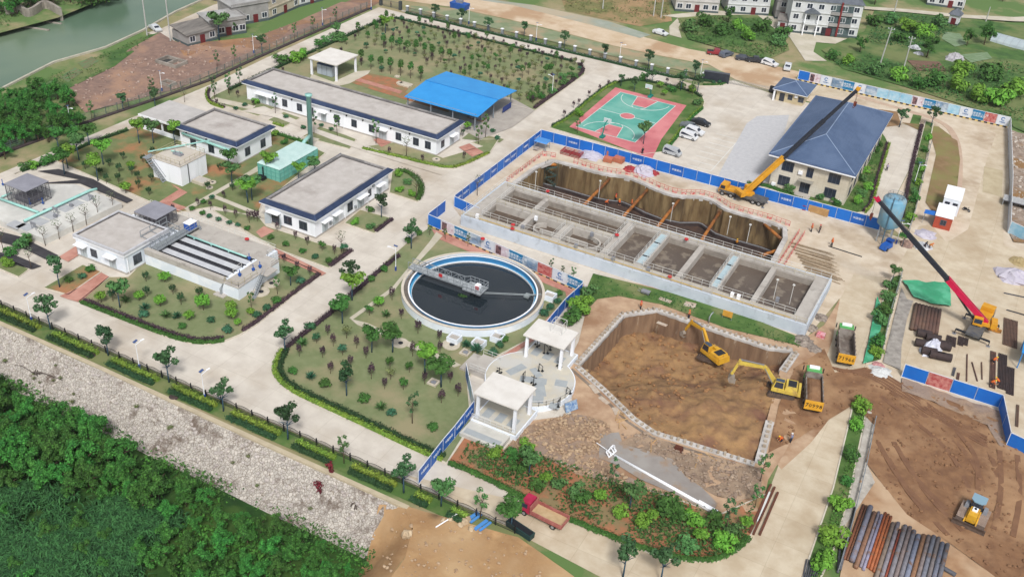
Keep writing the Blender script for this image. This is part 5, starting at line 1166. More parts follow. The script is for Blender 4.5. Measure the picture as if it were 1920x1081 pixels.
def excavator(px, py, aim, label, body, boom_col, boom, slew=0, at=None):
    x, y, z = at or settle(px, py, pit1_z); a = G(*aim, z) if not at else aim; rz = math.atan2(a[1]-y, a[0]-x); t = thing('excavator', (x, y, z+.2), label, 'excavator', None, rz)
    u = math.radians(slew); cu, su = math.cos(u), math.sin(u)
    for s in (-1, 1):
        m = MB(); pr = [(-2.0,.15),(-1.6,0),(1.6,0),(2.0,.15),(2.15,.45),(1.9,.8),(-1.9,.8),(-2.15,.45)]
        V = [(px_*cu-(yy)*su, px_*su+yy*cu, zz) for yy in (s*1.25-.3, s*1.25+.3) for px_, zz in pr]; n = len(pr)
        tr = m.add(V, [(i,(i+1)%n,n+(i+1)%n,n+i) for i in range(n)]+[tuple(range(n-1,-1,-1)), tuple(range(n,2*n))]).obj('track', track_m, t)
        m = MB()
        for k in range(12): q = -1.9+k*.345; m.obox((q*cu-s*1.25*su, q*su+s*1.25*cu), .12, .62, .8, .86, u)
        m.obj('grousers', dark_m, tr)
    m = MB(); m.lathe([(.8,.5),(.8,1.0)], 14); m.obj('turntable', dark_m, t)
    m = MB(); m.taper(-2.6,1.5,-1.35,1.35,1.0,1.55); m.taper(-2.5,-.5,-1.3,1.3,1.55,2.15,.15,.1,.12,.12); m.taper(-.5,1.2,-1.3,-.45,1.55,1.95,.1,.3,.05,.05); m.obj('house', body, t)
    m = MB(); m.lathe([(1.5,1.05),(1.5,1.95)], 12, (-1.6,0)); cw = MB().taper(-3.05,-2.55,-1.3,1.3,.95,2.0,.12,0,.2,.2).obj('counterweight', body, t)
    MB().taper(-2.2,-.9,-.95,.7,2.15,2.24,.05,.05,.05,.05).obj('engine_hood', dark_m, t)
    cb = MB().taper(-.35,1.45,.35,1.3,1.55,2.95,.08,.35,.06,.08).obj('cab', body, t)
    g = MB(); g.add([(1.37,.42,1.75),(1.37,1.24,1.75),(1.13,1.2,2.85),(1.13,.44,2.85)], [(0,1,2,3)]); g.add([(-.2,1.32,1.8),(1.2,1.32,1.8),(1.0,1.26,2.85),(-.15,1.26,2.85)], [(0,1,2,3)]); g.add([(-.2,.335,1.8),(1.2,.335,1.8),(1.0,.39,2.85),(-.15,.39,2.85)], [(3,2,1,0)]); g.obj('cab_window', glass, cb)
    MB().taper(-.25,1.05,.45,1.2,2.95,3.02).obj('cab_roof', pm('cab_roof_dark', (70,84,104), rough=.3), cb)
    p0, p1, p2, p3, p4 = [Vector(q) for q in boom]
    m = MB(); m.bar(p0, p1, .42, .62); m.bar(p1, p2, .40, .52); m.bar(p1-(p1-p0).normalized()*.2, p1+(p2-p1).normalized()*.2, .41, .66); m.obj('boom', boom_col, t)
    m = MB(); m.bar(p2+(p2-p3).normalized()*.7, p3, .34, .42); st = m.obj('stick', boom_col, t)
    m = MB(); m.bar(p0+Vector((.3,.25,-.3)), p1+Vector((0,.25,-.1)), .13); m.bar(p0+Vector((.3,-.25,-.3)), p1+Vector((0,-.25,-.1)), .13); m.bar(p1+Vector((.2,0,.35)), p2+(p2-p3).normalized()*.7, .15); m.bar(p2+Vector((-.1,0,.3)), p3+Vector((.2,0,.35)), .12); m.obj('cylinder', rim_m, t)
    m = MB(); d = (p4-p3); w = .65
    pr = [p3, p3+d*.55+Vector((.55,0,.1)), p4+Vector((.35,0,-.1)), p4+Vector((-.45,0,0)), p3+d*.45+Vector((-.45,0,0))]
    V = [(q.x, yy, q.z) for yy in (-w, w) for q in pr]; n = len(pr); m.add(V, [(0,1,n+1,n),(1,2,n+2,n+1),(4,0,n,n+4),tuple(range(n-1,-1,-1)),tuple(range(n,2*n))]); 
    for k in range(5): yy = -.55+k*.275; m.box(p4.x-.62, p4.x-.3, yy-.06, yy+.06, p4.z-.06, p4.z+.06)
    m.obj('bucket', bucket_m, t); return t
excavator(1338, 668, (30.6,7.0), 'bright yellow excavator with dark cab roof digging at the far corner of the pit', yel, yel, [(1.0,0,1.7),(3.0,0,4.1),(6.0,0,3.7),(7.0,0,1.5),(7.2,0,.3)], 30, (36.6,3.6,-3.1))
excavator(1462, 738, (1368,716), 'pale yellow excavator reaching left from the ramp beside the dump trucks', yel2, yel2, [(1.0,0,1.7),(3.1,0,4.2),(7.2,0,3.9),(7.9,0,1.5),(7.7,0,.2)], 8)
def dump_truck(cx, cy, rz, num, load, label):
    t = thing('dump_truck', (cx, cy, .06), label, 'dump truck', None, rz); gr = pm('cab_green', (98,182,100), (82,164,88), .7, .5, (150,140,112), 1.2, (.55,.7)); tub = pm('tub_steel', (134,122,112), (108,98,92), .8, .7, (158,150,142), .5)
    MB().box(-4.2,4.2,-.55,.55,.75,1.1).obj('chassis', dark_m, t)
    cb = MB().taper(2.55,4.45,-1.25,1.25,.7,3.05,.05,.2,.08,.08).obj('cab', gr, t); g = MB(); g.add([(4.42,-1.1,1.75),(4.42,1.1,1.75),(4.30,1.08,2.8),(4.30,-1.08,2.8)], [(0,1,2,3)]); g.obj('windscreen', glass, cb)
    g = MB()
    for s in (-1, 1): g.add([(3.0,s*1.235,1.8),(4.2,s*1.235,1.8),(4.12,s*1.195,2.7),(3.0,s*1.195,2.7)], [(0,1,2,3)])
    g.obj('side_window', glass, cb); MB().box(3.5,4.0,-.8,.8,3.05,3.4).obj('roof_sign', trim, cb)
    for s in (-1, 1): MB().bar((4.5,s*1.55,1.9),(4.5,s*1.55,2.7),.15,.25).obj('mirror', dark_m, cb)
    m = MB(); m.box(-4.5,2.35,-1.3,-1.18,1.2,2.95); m.box(-4.5,2.35,1.18,1.3,1.2,2.95); m.box(2.2,2.35,-1.18,1.18,1.2,3.25); m.box(-4.5,2.2,-1.18,1.18,1.15,1.3)
    for k in range(6): x = -4.2+k*1.2; m.box(x,x+.14,-1.4,-1.3,1.2,2.95); m.box(x,x+.14,1.3,1.4,1.2,2.95)
    tb = m.obj('tub', tub, t)
    tg = MB().taper(-4.75,-4.52,-1.38,1.38,1.15,2.75,.0,.0,0,0).obj('tailgate', pm('gate_yellow', (236,178,56), (220,160,50), 1, .5), t)
    tx = text_mesh(num, 1.05, black_m, tg, 'number', .012); tx.matrix_local = Matrix.Translation((-4.77,0,1.95)) @ Matrix.Rotation(-math.pi/2, 4, 'Z') @ Matrix.Rotation(math.pi/2, 4, 'X')
    if load:
        m = MB(); V = []; F = []
        for i in range(15):
            for j in range(7): u, v = i/14, j/6; V.append((-4.45+6.5*u, -1.15+2.3*v, 2.25+.75*math.sin(math.pi*u)**.6*math.sin(math.pi*v)**.7+random.uniform(-.08,.08)))
        for i in range(14):
            for j in range(6): a = i*7+j; F.append((a, a+7, a+8, a+1))
        m.add(V, F).obj('soil_load', dirt_dark, t)
    for x in (3.4,1.6,-1.9,-3.3):
        for s in (-1, 1): wheel(t, x, s*1.1, .52, .38)
    return t
dump_truck(56.1, 13.4, R(104), '71966', False, 'empty dump truck with green cab and yellow tailgate numbered 71966')
dump_truck(54.5, -1.8, R(105), '70998', True, 'dump truck heaped with brown soil, yellow tailgate numbered 70998')
c = G(1018, 972); t = thing('flatbed_truck', (c[0], c[1], .06), 'small crimson truck with an open tan cargo bed on the lower road', 'truck', None, R(176)); crim = pm('crimson', (190,46,84), (172,40,72), .8, .45)
cb = MB().taper(1.6,3.3,-1.0,1.0,.6,2.35,.05,.35,.1,.1).obj('cab', crim, t); g = MB(); g.add([(3.22,-.9,1.35),(3.22,.9,1.35),(3.03,.86,2.15),(3.03,-.86,2.15)], [(0,1,2,3)])
for s in (-1, 1): g.add([(2.0,s*.985,1.4),(2.95,s*.985,1.4),(2.8,s*.935,2.1),(2.0,s*.935,2.1)], [(0,1,2,3)])
g.obj('window', glass, cb); MB().box(3.3,3.36,-.9,.9,.75,1.1).obj('grille', trim, cb); MB().box(-3.2,3.2,-.4,.4,.6,.85).obj('chassis', dark_m, t)
bed = MB(); bed.box(-3.3,1.45,-1.1,1.1,.9,1.0); bed.obj('bed_floor', pm('bed_tan', (206,180,140), (190,162,122), 1, .9), t); m = MB()
m.box(-3.3,1.45,-1.15,-1.08,.85,1.55); m.box(-3.3,1.45,1.08,1.15,.85,1.55); m.box(-3.36,-3.29,-1.1,1.1,.85,1.55); m.box(1.45,1.52,-1.1,1.1,.85,2.2); m.obj('bed_side', pm('faded_red', (186,120,112), (160,90,84), 1.2, .8), t)
for x in (2.4,-2.0):
    for s in (-1, 1): wheel(t, x, s*.9, .42, .3)
# bulldozer
c = G(1822, 972); a = G(1800, 1020); t = thing('bulldozer', (c[0], c[1], .1), 'yellow crawler bulldozer with wide ribbed tracks on the brown earthworks', 'bulldozer', None, math.atan2(a[1]-c[1], a[0]-c[0]))
for s in (-1, 1):
    m = MB(); pr = [(-1.9,.15),(-1.5,0),(1.7,0),(2.1,.2),(2.15,.6),(1.8,.95),(-1.7,.95),(-2.1,.6)]; n = len(pr); V = [(x,yy,z) for yy in (s*1.35-.55,s*1.35+.55) for x,z in pr]
    tr = m.add(V, [(i,(i+1)%n,n+(i+1)%n,n+i) for i in range(n)]+[tuple(range(n-1,-1,-1)), tuple(range(n,2*n))]).obj('track', track_m, t); m = MB()
    for k in range(17): q = -1.75+k*.22; m.box(q,q+.1,s*1.35-.56,s*1.35+.56,.95,1.03)
    m.obj('grousers', pm('grouser', (186,166,152), (160,140,128), 1, .6), tr)
bo = MB().taper(-.2,1.9,-.65,.65,.7,1.85,.0,.1,.06,.06).obj('bonnet', yel, t); MB().box(.0,.8,-.35,.35,1.85,2.05).obj('air_filter', trim, bo); m = MB(); m.lathe([(.16,1.95),(.16,2.2)], 10, (.4,0)); m.obj('exhaust', black_m, bo)
for s in (-1, 1): MB().bar((-.3,s*.72,1.3),(2.6,s*.8,.8),.18,.3).obj('blade_arm', yel, t)
cb = MB().taper(-1.8,-.3,-.8,.8,1.0,2.6,.15,.15,.1,.1).obj('cab', glass, t); MB().add([(-2.0,-.95,2.65),(-.6,-.95,2.65),(-.15,-.5,2.65),(-.15,.5,2.65),(-.6,.95,2.65),(-2.0,.95,2.65)]+[(-2.0,-.95,2.78),(-.6,-.95,2.78),(-.15,-.5,2.78),(-.15,.5,2.78),(-.6,.95,2.78),(-2.0,.95,2.78)], [(0,1,2,3,4,5)[::-1],(6,7,8,9,10,11)]+[(i,(i+1)%6,6+(i+1)%6,6+i) for i in range(6)]).obj('cab_roof', pm('roof_sky', (140,172,190), rough=.4), cb)
for s in (-1, 1): MB().taper(-1.7,-.4,s*1.2-.3,s*1.2+.3,1.0,1.5,.1,.1,.05,.05).obj('fender', grey_box, t)
MB().side([(2.55,0),(2.75,.1),(2.7,.6),(2.85,1.1),(2.68,1.1),(2.5,.6)], -2.2, 2.2).obj('blade', track_m, t)
# mobile cranes
def crane(x, y, rz, label, boom_cols, tip, cabc, pivot=(-1.0,0,2.6), hook=3.0, outrig=False, ratio=(.36,.34,.30)):
    t = thing('mobile_crane', (x, y, .05), label, 'crane', None, rz)
    MB().box(-5.2,5.0,-1.2,1.2,.85,1.35).obj('chassis', pm('chassis_grey', (84,88,96), (110,108,104), 1, .6), t)
    cb = MB().taper(3.4,5.2,-1.2,1.2,.8,2.5,.05,.3,.08,.08).obj('cab', cabc, t); g = MB(); g.add([(5.12,-1.05,1.5),(5.12,1.05,1.5),(4.98,1.0,2.3),(4.98,-1.0,2.3)], [(0,1,2,3)])
    for s in (-1, 1): g.add([(3.8,s*1.18,1.55),(4.9,s*1.18,1.55),(4.75,s*1.13,2.3),(3.8,s*1.13,2.3)], [(0,1,2,3)])
    g.obj('cab_window', glass, cb); MB().box(1.0,3.35,-1.15,1.15,1.35,1.75).obj('engine_deck', cabc, t)
    for xx in (4.2,2.3,-2.6,-3.9):
        for s in (-1, 1): wheel(t, xx, s*1.05, .52, .36)
    for xx in (1.3,-4.9):
        w = 2.9 if outrig else 1.3; o = MB(); o.bar((xx,-w,1.0),(xx,w,1.0),.28,.3); og = o.obj('outrigger', dark_m, t)
        for s in (-1, 1): MB().bar((xx,s*w,1.0),(xx,s*w,.05),.14).obj('jack', dark_m, og); MB().obox((xx,s*w),.6,.6,.0,.08).obj('foot_pad', grey_box, og)
    inv = Matrix.Rotation(-rz, 4, 'Z'); T = inv @ (Vector(tip)-Vector((x,y,.05))); P = Vector(pivot); d = (T-P).normalized(); az = math.atan2(d.y, d.x); bk = Vector((math.cos(az),math.sin(az),0))
    sup = MB(); sup.lathe([(1.0,1.35),(1.0,1.6)], 14, (P.x,P.y)); q = Vector((P.x,P.y,0))-bk*.9; sup.obox((q.x,q.y), 3.6, 1.9, 1.6, 2.1, az); q2 = Vector((P.x,P.y,0))-bk*2.2; sup.obox((q2.x,q2.y), 1.0, 2.3, 1.6, 2.6, az); s_ = sup.obj('superstructure', cabc, t)
    side = Vector((-bk.y, bk.x, 0)); q3 = Vector((P.x,P.y,0))+bk*.5+side*.95; oc = MB().obox((q3.x,q3.y), 1.5, .8, 1.65, 3.1, az).obj('operator_cab', cabc, s_); MB().obox((q3.x,q3.y), 1.3, .84, 2.1, 2.95, az).obj('pane', glass, oc)
    P0_ = P-d*1.2; L = (T-P0_).length; u = 0; wds = (.85,.66,.5)
    for i, r in enumerate(ratio):
        a = P0_+d*u; b_ = P0_+d*(u+L*r+(.3 if i < 2 else 0)); m = MB(); m.bar(a, b_, wds[i], wds[i]*1.15)
        if i: m.bar(a, a+d*.35, wds[i]*1.3, wds[i]*1.4)
        m.obj('boom_section', boom_cols[i], t); u += L*r
    hd = MB(); hd.bar(T, T+d*.7+Vector((0,0,.15)), .6, .7); hd.bar(T+d*.6, T+d*1.3-Vector((0,0,.3)), .25, .25); bh = hd.obj('boom_head', boom_cols[0], t)
    m = MB(); m.bar(P+bk*1.2+Vector((0,0,-.6)), P+d*(L*.26)-Vector((0,0,.4)), .3); m.obj('lift_cylinder', dark_m, t)
    e = T+d*.7; m = MB(); m.bar(e, e-Vector((0,0,hook)), .05); m.bar(e+side*.2, e+side*.2-Vector((0,0,hook)), .05); m.bar(P-d*1.0+Vector((0,0,.7)), T+Vector((0,0,.5)), .04); m.obj('cable', dark_m, t)
    m = MB(); h = e-Vector((0,0,hook)); m.box(h.x-.3,h.x+.3,h.y-.2,h.y+.2,h.z-.9,h.z); m.tube([h+Vector((0,0,-.9)), h+Vector((0,0,-1.2)), h+Vector((.2,0,-1.4)), h+Vector((.35,0,-1.2))], .08, 6); m.obj('hook_block', pm('hook_rust', (150,70,50), (60,40,40), 1, .7), t)
    return t
blk = pm('boom_black', (42,46,56), (52,56,66), .5, .4); oy = pm('crane_yellow', (230,168,48), (214,150,40), .8, .45); cr = pm('crane_red', (216,36,84), (200,30,72), .6, .4)
zz = 22.0; c = G(1606,170,zz)
crane(24.3, 58.1, R(178), 'yellow truck crane with a long black boom reaching over the blue office roof', (oy, blk, blk), (c[0], c[1], zz), oy, ratio=(.34,.36,.30))
zz = 20.0; c = G(1648,377,zz)
crane(75.2, 34.6, R(82), 'yellow truck crane on outriggers with a crimson and black boom pointing left', (cr, blk, blk), (c[0], c[1], zz), oy, outrig=True, ratio=(.36,.36,.28))
for px, py, d in ((1811,396,'beside the road edge'),(1790,395,'next to the white cabin')):
    c = G(px, py); t = thing('motorcycle', (c[0],c[1],.05), 'small dark motorcycle parked '+d, 'motorcycle', None, R(-20 if px > 1800 else 60))
    for x in (-.6,.6): wheel(t, x, 0, .3, .12)
    m = MB(); m.bar((-.6,0,.35),(.5,0,.5),.16,.25); m.bar((.55,0,.3),(.35,0,.95),.08); m.bar((.35,-.3,.98),(.35,.3,.98),.05); m.obj('frame', dark_m, t); MB().taper(-.7,.1,-.14,.14,.6,.75,.05,.05,.02,.02).obj('seat', black_m, t)
# ================================================================ site objects
t = thing('silo', (54.0, 57.2, 0), 'pale blue cement silo on legs behind the red crane boom tip', 'silo'); sb = pm('silo_blue', (128,178,204), (110,162,190), .5, .5, (146,168,176), .3)
MB().lathe([(.5,2.6),(2.2,3.9),(2.25,9.3),(2.0,9.65),(.4,9.9)], 24).obj('drum', sb, t, True)
for a in range(4): x, y = 1.7*math.cos(a*math.pi/2+.78), 1.7*math.sin(a*math.pi/2+.78); MB().box(x-.12,x+.12,y-.12,y+.12,0,5.0).obj('leg', steel, t)
m = MB()
for z in (1.5,3.4):
    for a in range(4): p, q = a*math.pi/2+.78, (a+1)*math.pi/2+.78; m.bar((1.7*math.cos(p),1.7*math.sin(p),z),(1.7*math.cos(q),1.7*math.sin(q),z),.1)
m.obj('brace', steel, t); m = MB(); m.tube([(0,-2.35,.5),(0,-2.35,9.5),(0,-1.4,10.1)], .12, 8); m.obj('fill_pipe', pm('fill_dark', (84,110,126), rough=.5), t); railing([(1.6*math.cos(i*math.pi/6),1.6*math.sin(i*math.pi/6),9.6) for i in range(12)], closed=True, par=t, h=.9, step=1.0)
c = G(1660,467); t = thing('concrete_pump', (c[0],c[1],.05), 'small bright blue pump machine below the cement silo', 'machine', None, R(70)); MB().taper(-1.4,1.4,-.7,.7,.3,1.3,.2,.1,.1,.1).obj('body', pm('pump_blue', (40,100,190), (36,90,170), 1, .5), t); MB().taper(.6,1.6,-.6,.6,1.3,1.8,-.1,-.1,-.1,-.1).obj('hopper', pm('pump_blue2', (30,76,150), rough=.5), t)
for s in (-1, 1): wheel(t, -.6, s*.75, .32, .2)
t = thing('site_cabin', (61.6, 69.0, .05), 'white-roofed site cabin with a brick red end wall and one window', 'cabin', None, R(2)); b = (0,3.4,0,6.2); MB().box(*b,0,2.7).obj('wall', pm('cabin_red', (184,84,62), (170,74,56), 1.2, .8), t); MB().box(-.1,3.5,-.1,6.3,2.7,2.86).obj('roof', trim, t); window(t,'-y',b,1.8,.9,1.2,1.2)
m = MB(); [m.box(-.1,3.5,y-.04,y+.04,2.86,2.92) for y in np.arange(.3,6.2,.9)]; m.obj('roof_rib', rail_w, t)
t = thing('site_cabin', (61.9, 76.6, .05), 'taller white panel cabin behind the red-ended one', 'cabin', None, R(2)); b = (0,3.4,0,6.6); MB().box(*b,0,3.6).obj('wall', white2, t); MB().box(-.1,3.5,-.1,6.7,3.6,3.76).obj('roof', trim, t); window(t,'-y',b,.9,1.9,1.0,1.0); window(t,'-y',b,2.5,1.9,1.0,1.0)
m = MB(); [m.box(-.1,3.5,y-.04,y+.04,3.76,3.82) for y in np.arange(.3,6.6,.9)]; m.obj('roof_rib', rail_w, t)
c = G(1741,418); t = thing('site_awning', (c[0],c[1],.05), 'blue sheet awning at the side of the white-roofed cabin', 'awning'); MB().bar((-1.4,0,2.3),(1.6,0,2.5),2.0,.06).obj('sheet', hb, t)
for x in (-1.2,1.4):
    for y in (-.8,.8): MB().bar((x,y,0),(x,y,2.35),.08).obj('post', steel, t)
# crates, heaps and tarps
wood = pm('plywood', (206,168,116), (186,146,98), .9, .85); tarp = pm('lilac_tarp', (208,203,213), (188,182,198), .8, .7, bump=.2); redst = pm('stack_red', (176,62,66), (150,54,60), 1.5, .8); pkb = pm('crate_salmon', (206,126,100), (190,110,88), 1.2, .85)
def crate(px, py, dx, dy, h, rz, mat, label, cat='stack', slats=True):
    c = G(px, py); t = thing('crate_stack' if cat == 'stack' else cat.replace(' ','_'), (c[0],c[1],.04), label, cat, None, R(rz)); MB().box(-dx/2,dx/2,-dy/2,dy/2,.12,h).obj('stack', mat, t); m = MB()
    for x in (-dx*.35,dx*.35): m.box(x-.12,x+.12,-dy/2,dy/2,0,.12)
    m.obj('bearer', wood, t)
    if slats:
        m = MB()
        for k in range(1, 5): z = .12+(h-.12)*k/5; m.box(-dx/2-.015,dx/2+.015,-dy/2-.015,dy/2+.015,z-.02,z+.02)
        m.obj('seam', pm('seam_brown', (150,112,76), rough=.9), t)
crate(1536,398,4.2,2.4,1.6,-5,wood,'big stack of pale plywood sheets by the blue hoarding below the office')
crate(1497,386,1.8,1.4,1.3,0,pm('box_yellow', (224,182,96), (206,160,80), 1, .8),'yellow timber crate left of the plywood stack')
crate(1148,294,2.3,1.8,1.5,5,pkb,'salmon pink brick pallet nearest the blue hoarding at the deep pit'); crate(1160,304,2.2,1.6,1.2,-4,pkb,'salmon pink brick pallet at the right of the material pile'); crate(1140,303,2.0,1.6,1.0,8,pkb,'low salmon pink pallet at the left of the material pile')
def heap(px, py, r, h, mat, label, name='tarp', z=.03, n=16, ry=None, rz=0, cat=None):
    c = G(px, py); t = MB(); V = [(0,0,h)]; F = []; ry = ry or r; rings = 5
    for i in range(1, rings+1):
        for k in range(n):
            a = 2*math.pi*k/n; q = i/rings; j = 1+random.uniform(-.22,.22)*(q < 1 or 1); V.append((r*q*j*math.cos(a), ry*q*j*math.sin(a), max(0, h*(1-q**1.7)+random.uniform(-.12,.12)*h*(q < 1))))
    for k in range(n):
        F.append((0, 1+k, 1+(k+1)%n))
        for i in range(rings-1): a = 1+i*n+k; b_ = 1+i*n+(k+1)%n; F.append((a, a+n, b_+n, b_))
    o = t.add(V, F).obj(name, mat, loc=(c[0],c[1],z)); o.rotation_euler.z = R(rz); return tag(o, label, cat or name.replace('_',' '))
heap(1207,322,2.6,1.5,tarp,'crumpled lilac tarpaulin over materials right of the pink pallets'); heap(1108,291,3.0,.8,tarp,'flat lilac tarpaulin behind the red steel frames'); heap(1183,318,1.6,.8,redst,'low red heap of fittings beside the lilac tarpaulin','fittings_heap'); heap(1225,325,1.3,.7,redst,'small red heap at the right end of the materials','fittings_heap')
heap(1903,520,4.2,1.6,tarp,'large lilac tarpaulin at the right edge of the yard',ry=3.2); heap(1912,492,2.0,1.0,pm('sand_heap', (184,166,124), (166,146,106), 1, .95),'small tan sand heap behind the lilac tarpaulin','sand_heap')
heap(1735,440,2.4,.7,tarp,'lilac sheets and sacks in front of the red-ended cabin'); heap(1700,458,1.6,.9,pm('debris', (170,140,126), (126,106,98), 1.5, .95),'brown debris beside the strip of shrubs','debris_heap'); heap(1728,462,2.0,.6,pm('white_sheet', (214,216,220), (190,192,198), 1, .7),'pale crumpled sheet on the yard near the shrubs')
heap(1650,698,2.0,.7,pm('white_bag', (224,226,226), (200,200,198), 1.2, .8),'white plastic sheet on the earth beside the pipe yard corner'); heap(1646,685,1.1,.5,pm('pink_bag', (206,150,150), (180,128,128), 1.2, .8),'pink sack next to the white plastic sheet','sack')
for i,(px,py,r,h) in enumerate(((1506,640,2.0,.6),(1527,655,1.4,.5),(1520,615,1.2,.6),(1540,595,1.3,.4))): heap(px,py,r,h,pm('site_debris', (176,164,152), (112,100,92), 1.6, .95),('heap of grey rubble and boards at the tank corner','smaller grey rubble near the dump truck','rubble right against the aeration tank end','low rubble below the tank end railing')[i],'debris_heap')
c = G(1538,632); tag(MB().box(-.7,.7,-.5,.5,0,.8).taper(-.7,.7,-.5,.5,.8,1.0,.2,.2,.2,.2).obj('red_bag', pm('bag_red', (210,60,80), (226,190,196), 1.5, .8), loc=(c[0],c[1],.03)), 'red and white bag beside the rubble at the tank corner', 'bag')
c = G(1510,470)
for k in range(9):
    px, py = 1480+k*4, 455+k*6.5; m = MB(); p = G(px, py); q = G(px+78-k*2, py+22)
    for j in range(7): o = random.uniform(-.5,.5); m.bar((0,o,.05+.03*j),(q[0]-p[0]+random.uniform(-1,1),q[1]-p[1]+o*1.6,.06+.03*j),.05)
    tag(m.obj('rebar_bundle', pm('rebar', (182,160,130), (140,118,94), 2, .85), loc=(p[0],p[1],.03)), 'loose bundle of tan steel bars on the slab right of the deep pit', 'steel bars', 'steel bar bundles right of the deep pit')
t = thing('steel_beam', (0,0,0), 'single dark bar on the slab near the worker', 'beam'); p, q = G(1553,462), G(1616,482); MB().bar((*p,.1),(*q,.1),.16).obj('bar', dark_m, t)
# frames
c = G(1072,290); t = thing('rack_bundle', (c[0],c[1],.04), 'bundle of dark red steel frames behind the left end of the deep pit', 'frames'); m = MB()
for k in range(5):
    y = -1.2+k*.6
    for z in (.1,.8): m.bar((-2.3,y,z),(2.3,y,z),.1)
    for x in (-2.3,0,2.3): m.bar((x,y,.1),(x,y,.8),.1)
for x in (-2.3,2.3): m.bar((x,-1.2,.8),(x,1.2,.8),.1)
m.obj('bars', redst, t)
c = G(1508,392); t = thing('cable_drum', (c[0],c[1],.05), 'red drum between the yellow crate and the plywood stack', 'drum'); m = MB(); m.lathe([(.75,0),(.75,.12),(.45,.14),(.45,.9),(.75,.92),(.75,1.04)], 16); m.obj('drum', redst, t)
c = G(1015,283); t = thing('concrete_debris', (c[0],c[1],.04), 'broken grey boards behind the left corner of the deep pit', 'boards'); m = MB()
for k in range(7): m.obox((random.uniform(-2,2),random.uniform(-1.2,1.2)),1.6,.5,.02+.05*k,.06+.05*k,random.uniform(0,3))
m.obj('boards', pm('old_board', (196,186,176), (166,150,140), 1.2, .9), t)
c = G(1017,278); t = thing('site_tent', (c[0],c[1]-.3,.03), 'small blue-topped shelter in the left corner of the blue hoarding', 'shelter'); MB().taper(-1.6,1.6,-1.2,1.2,1.9,2.2,.2,.2,.2,.2).obj('top', pm('tent_blue', (84,150,220), rough=.6), t)
for x in (-1.4,1.4):
    for y in (-1,1): MB().box(x-.05,x+.05,y-.05,y+.05,0,1.9).obj('post', steel, t)
# steel pipes at the lower right
pcol = [((134,84,60),.2),((124,84,62),.16),((136,136,152),.36),((150,112,90),.3),((150,144,158),.2),((156,152,176),.2),((176,96,58),.18),((186,108,66),.2),((172,100,64),.18),((144,128,116),.28),((146,140,148),.28),((150,76,58),.16),((142,138,144),.3),((140,126,124),.28),((136,134,142),.3),((140,146,166),.32),((160,120,92),.3),((146,134,132),.28),((134,136,148),.3),((136,128,128),.28),((132,136,152),.3),((128,126,134),.3)]
xx = 66.9
ords = ['first','second','third','fourth','fifth','sixth','seventh','eighth','ninth','tenth','eleventh','twelfth','thirteenth','fourteenth','fifteenth','sixteenth','seventeenth','eighteenth','nineteenth','twentieth','twenty-first','last']
for i, (cc, r) in enumerate(pcol):
    xx += r; hue = 'orange rusty' if cc[0]-cc[2] > 110 else 'brown' if cc[0] > cc[2]+30 else 'grey'
    o = MB().tube([(0,-11.5,0),(0,0,0)], r, 14).obj('steel_pipe', pm('pipe_%d' % i, cc, tuple(int(v*.85) for v in cc), 1.5, .6, (128,96,72), .8, (.56,.7)), smooth=True, loc=(xx, -23.6+random.uniform(-.6,.6)+(1.2 if i < 9 else 0), .12+r)); xx += r+.03
    tag(o, '%s long steel pipe, %s from the left in the row beside the earthworks' % (hue, ords[i]), 'pipe', 'steel pipes in the row beside the earthworks')
for k, (a, b_, r, lab) in enumerate((((1602,955),(1574,1070),.2,'thin grey pipe lying alone left of the pipe row'),((1750,1058),(1790,1081),.3,'short dark pipe sticking out right of the pipe row'),((1575,1020),(1570,1075),.16,'dark pipe between the shrubs and the thin grey pipe'))):
    p, q = G(*a), G(*b_); tag(MB().tube([(0,0,0),(q[0]-p[0],q[1]-p[1],0)], r, 10).obj('steel_pipe', pm('pipe_dark', (96,98,106), (78,78,84), 1, .6), smooth=True, loc=(p[0],p[1],.1+r)), lab, 'pipe')
for k in range(7): p, q = G(1505+k*4,1085), G(1512+k*4.2,1050+k); tag(MB().tube([(0,0,0),(q[0]-p[0],q[1]-p[1],0)], .11, 8).obj('thin_pipe', MATS['pipe_dark'], loc=(p[0],p[1],.2)), 'thin dark pipe in the bundle at the lower road edge', 'pipe', 'thin pipes bundled at the lower road edge')
# pipe yard
for k in range(8): p, q = G(1708+k*6.6, 620+k*1.2), G(1717+k*6.3, 573+k*1.6); tag(MB().tube([(0,0,0),(q[0]-p[0],q[1]-p[1],0)], .34, 12).obj('rusty_pipe', pm('pipe_rusty', (112,84,72), (88,70,64), .8, .75, rnd=.15), smooth=True, loc=(p[0],p[1],.4)), '%s of eight big rusty pipes lying beside the green netting in the yard' % ('leftmost','second from left','third from left','fourth from left','fifth from left','third from right','second from right','rightmost')[k], 'pipe', 'rusty pipes in the yard')
for k, (px, py) in enumerate(((1731,632),(1748,640),(1728,650),(1740,665),(1757,650),(1767,655),(1755,672),(1768,675))): 
    c = G(px, py); m = MB(); m.tube([(-1.2,0,0),(1.2,0,0)], .72, 14); o = m.obj('pipe_ring', pm('ring_brown', (74,60,58), (56,48,50), 1.2, .8), smooth=False, loc=(c[0],c[1],.75)); tag(o, 'dark brown pipe section stacked under the white cloth in the yard', 'pipe', 'pipe sections stacked below the rusty pipes'); o.rotation_euler.z = R(12)
heap(1747,655,1.5,2.0,pm('white_cloth', (222,224,234), (196,198,216), 1.2, .7, bump=.3),'white cloth draped over the dark pipe sections','cloth',ry=3.2,rz=-20)
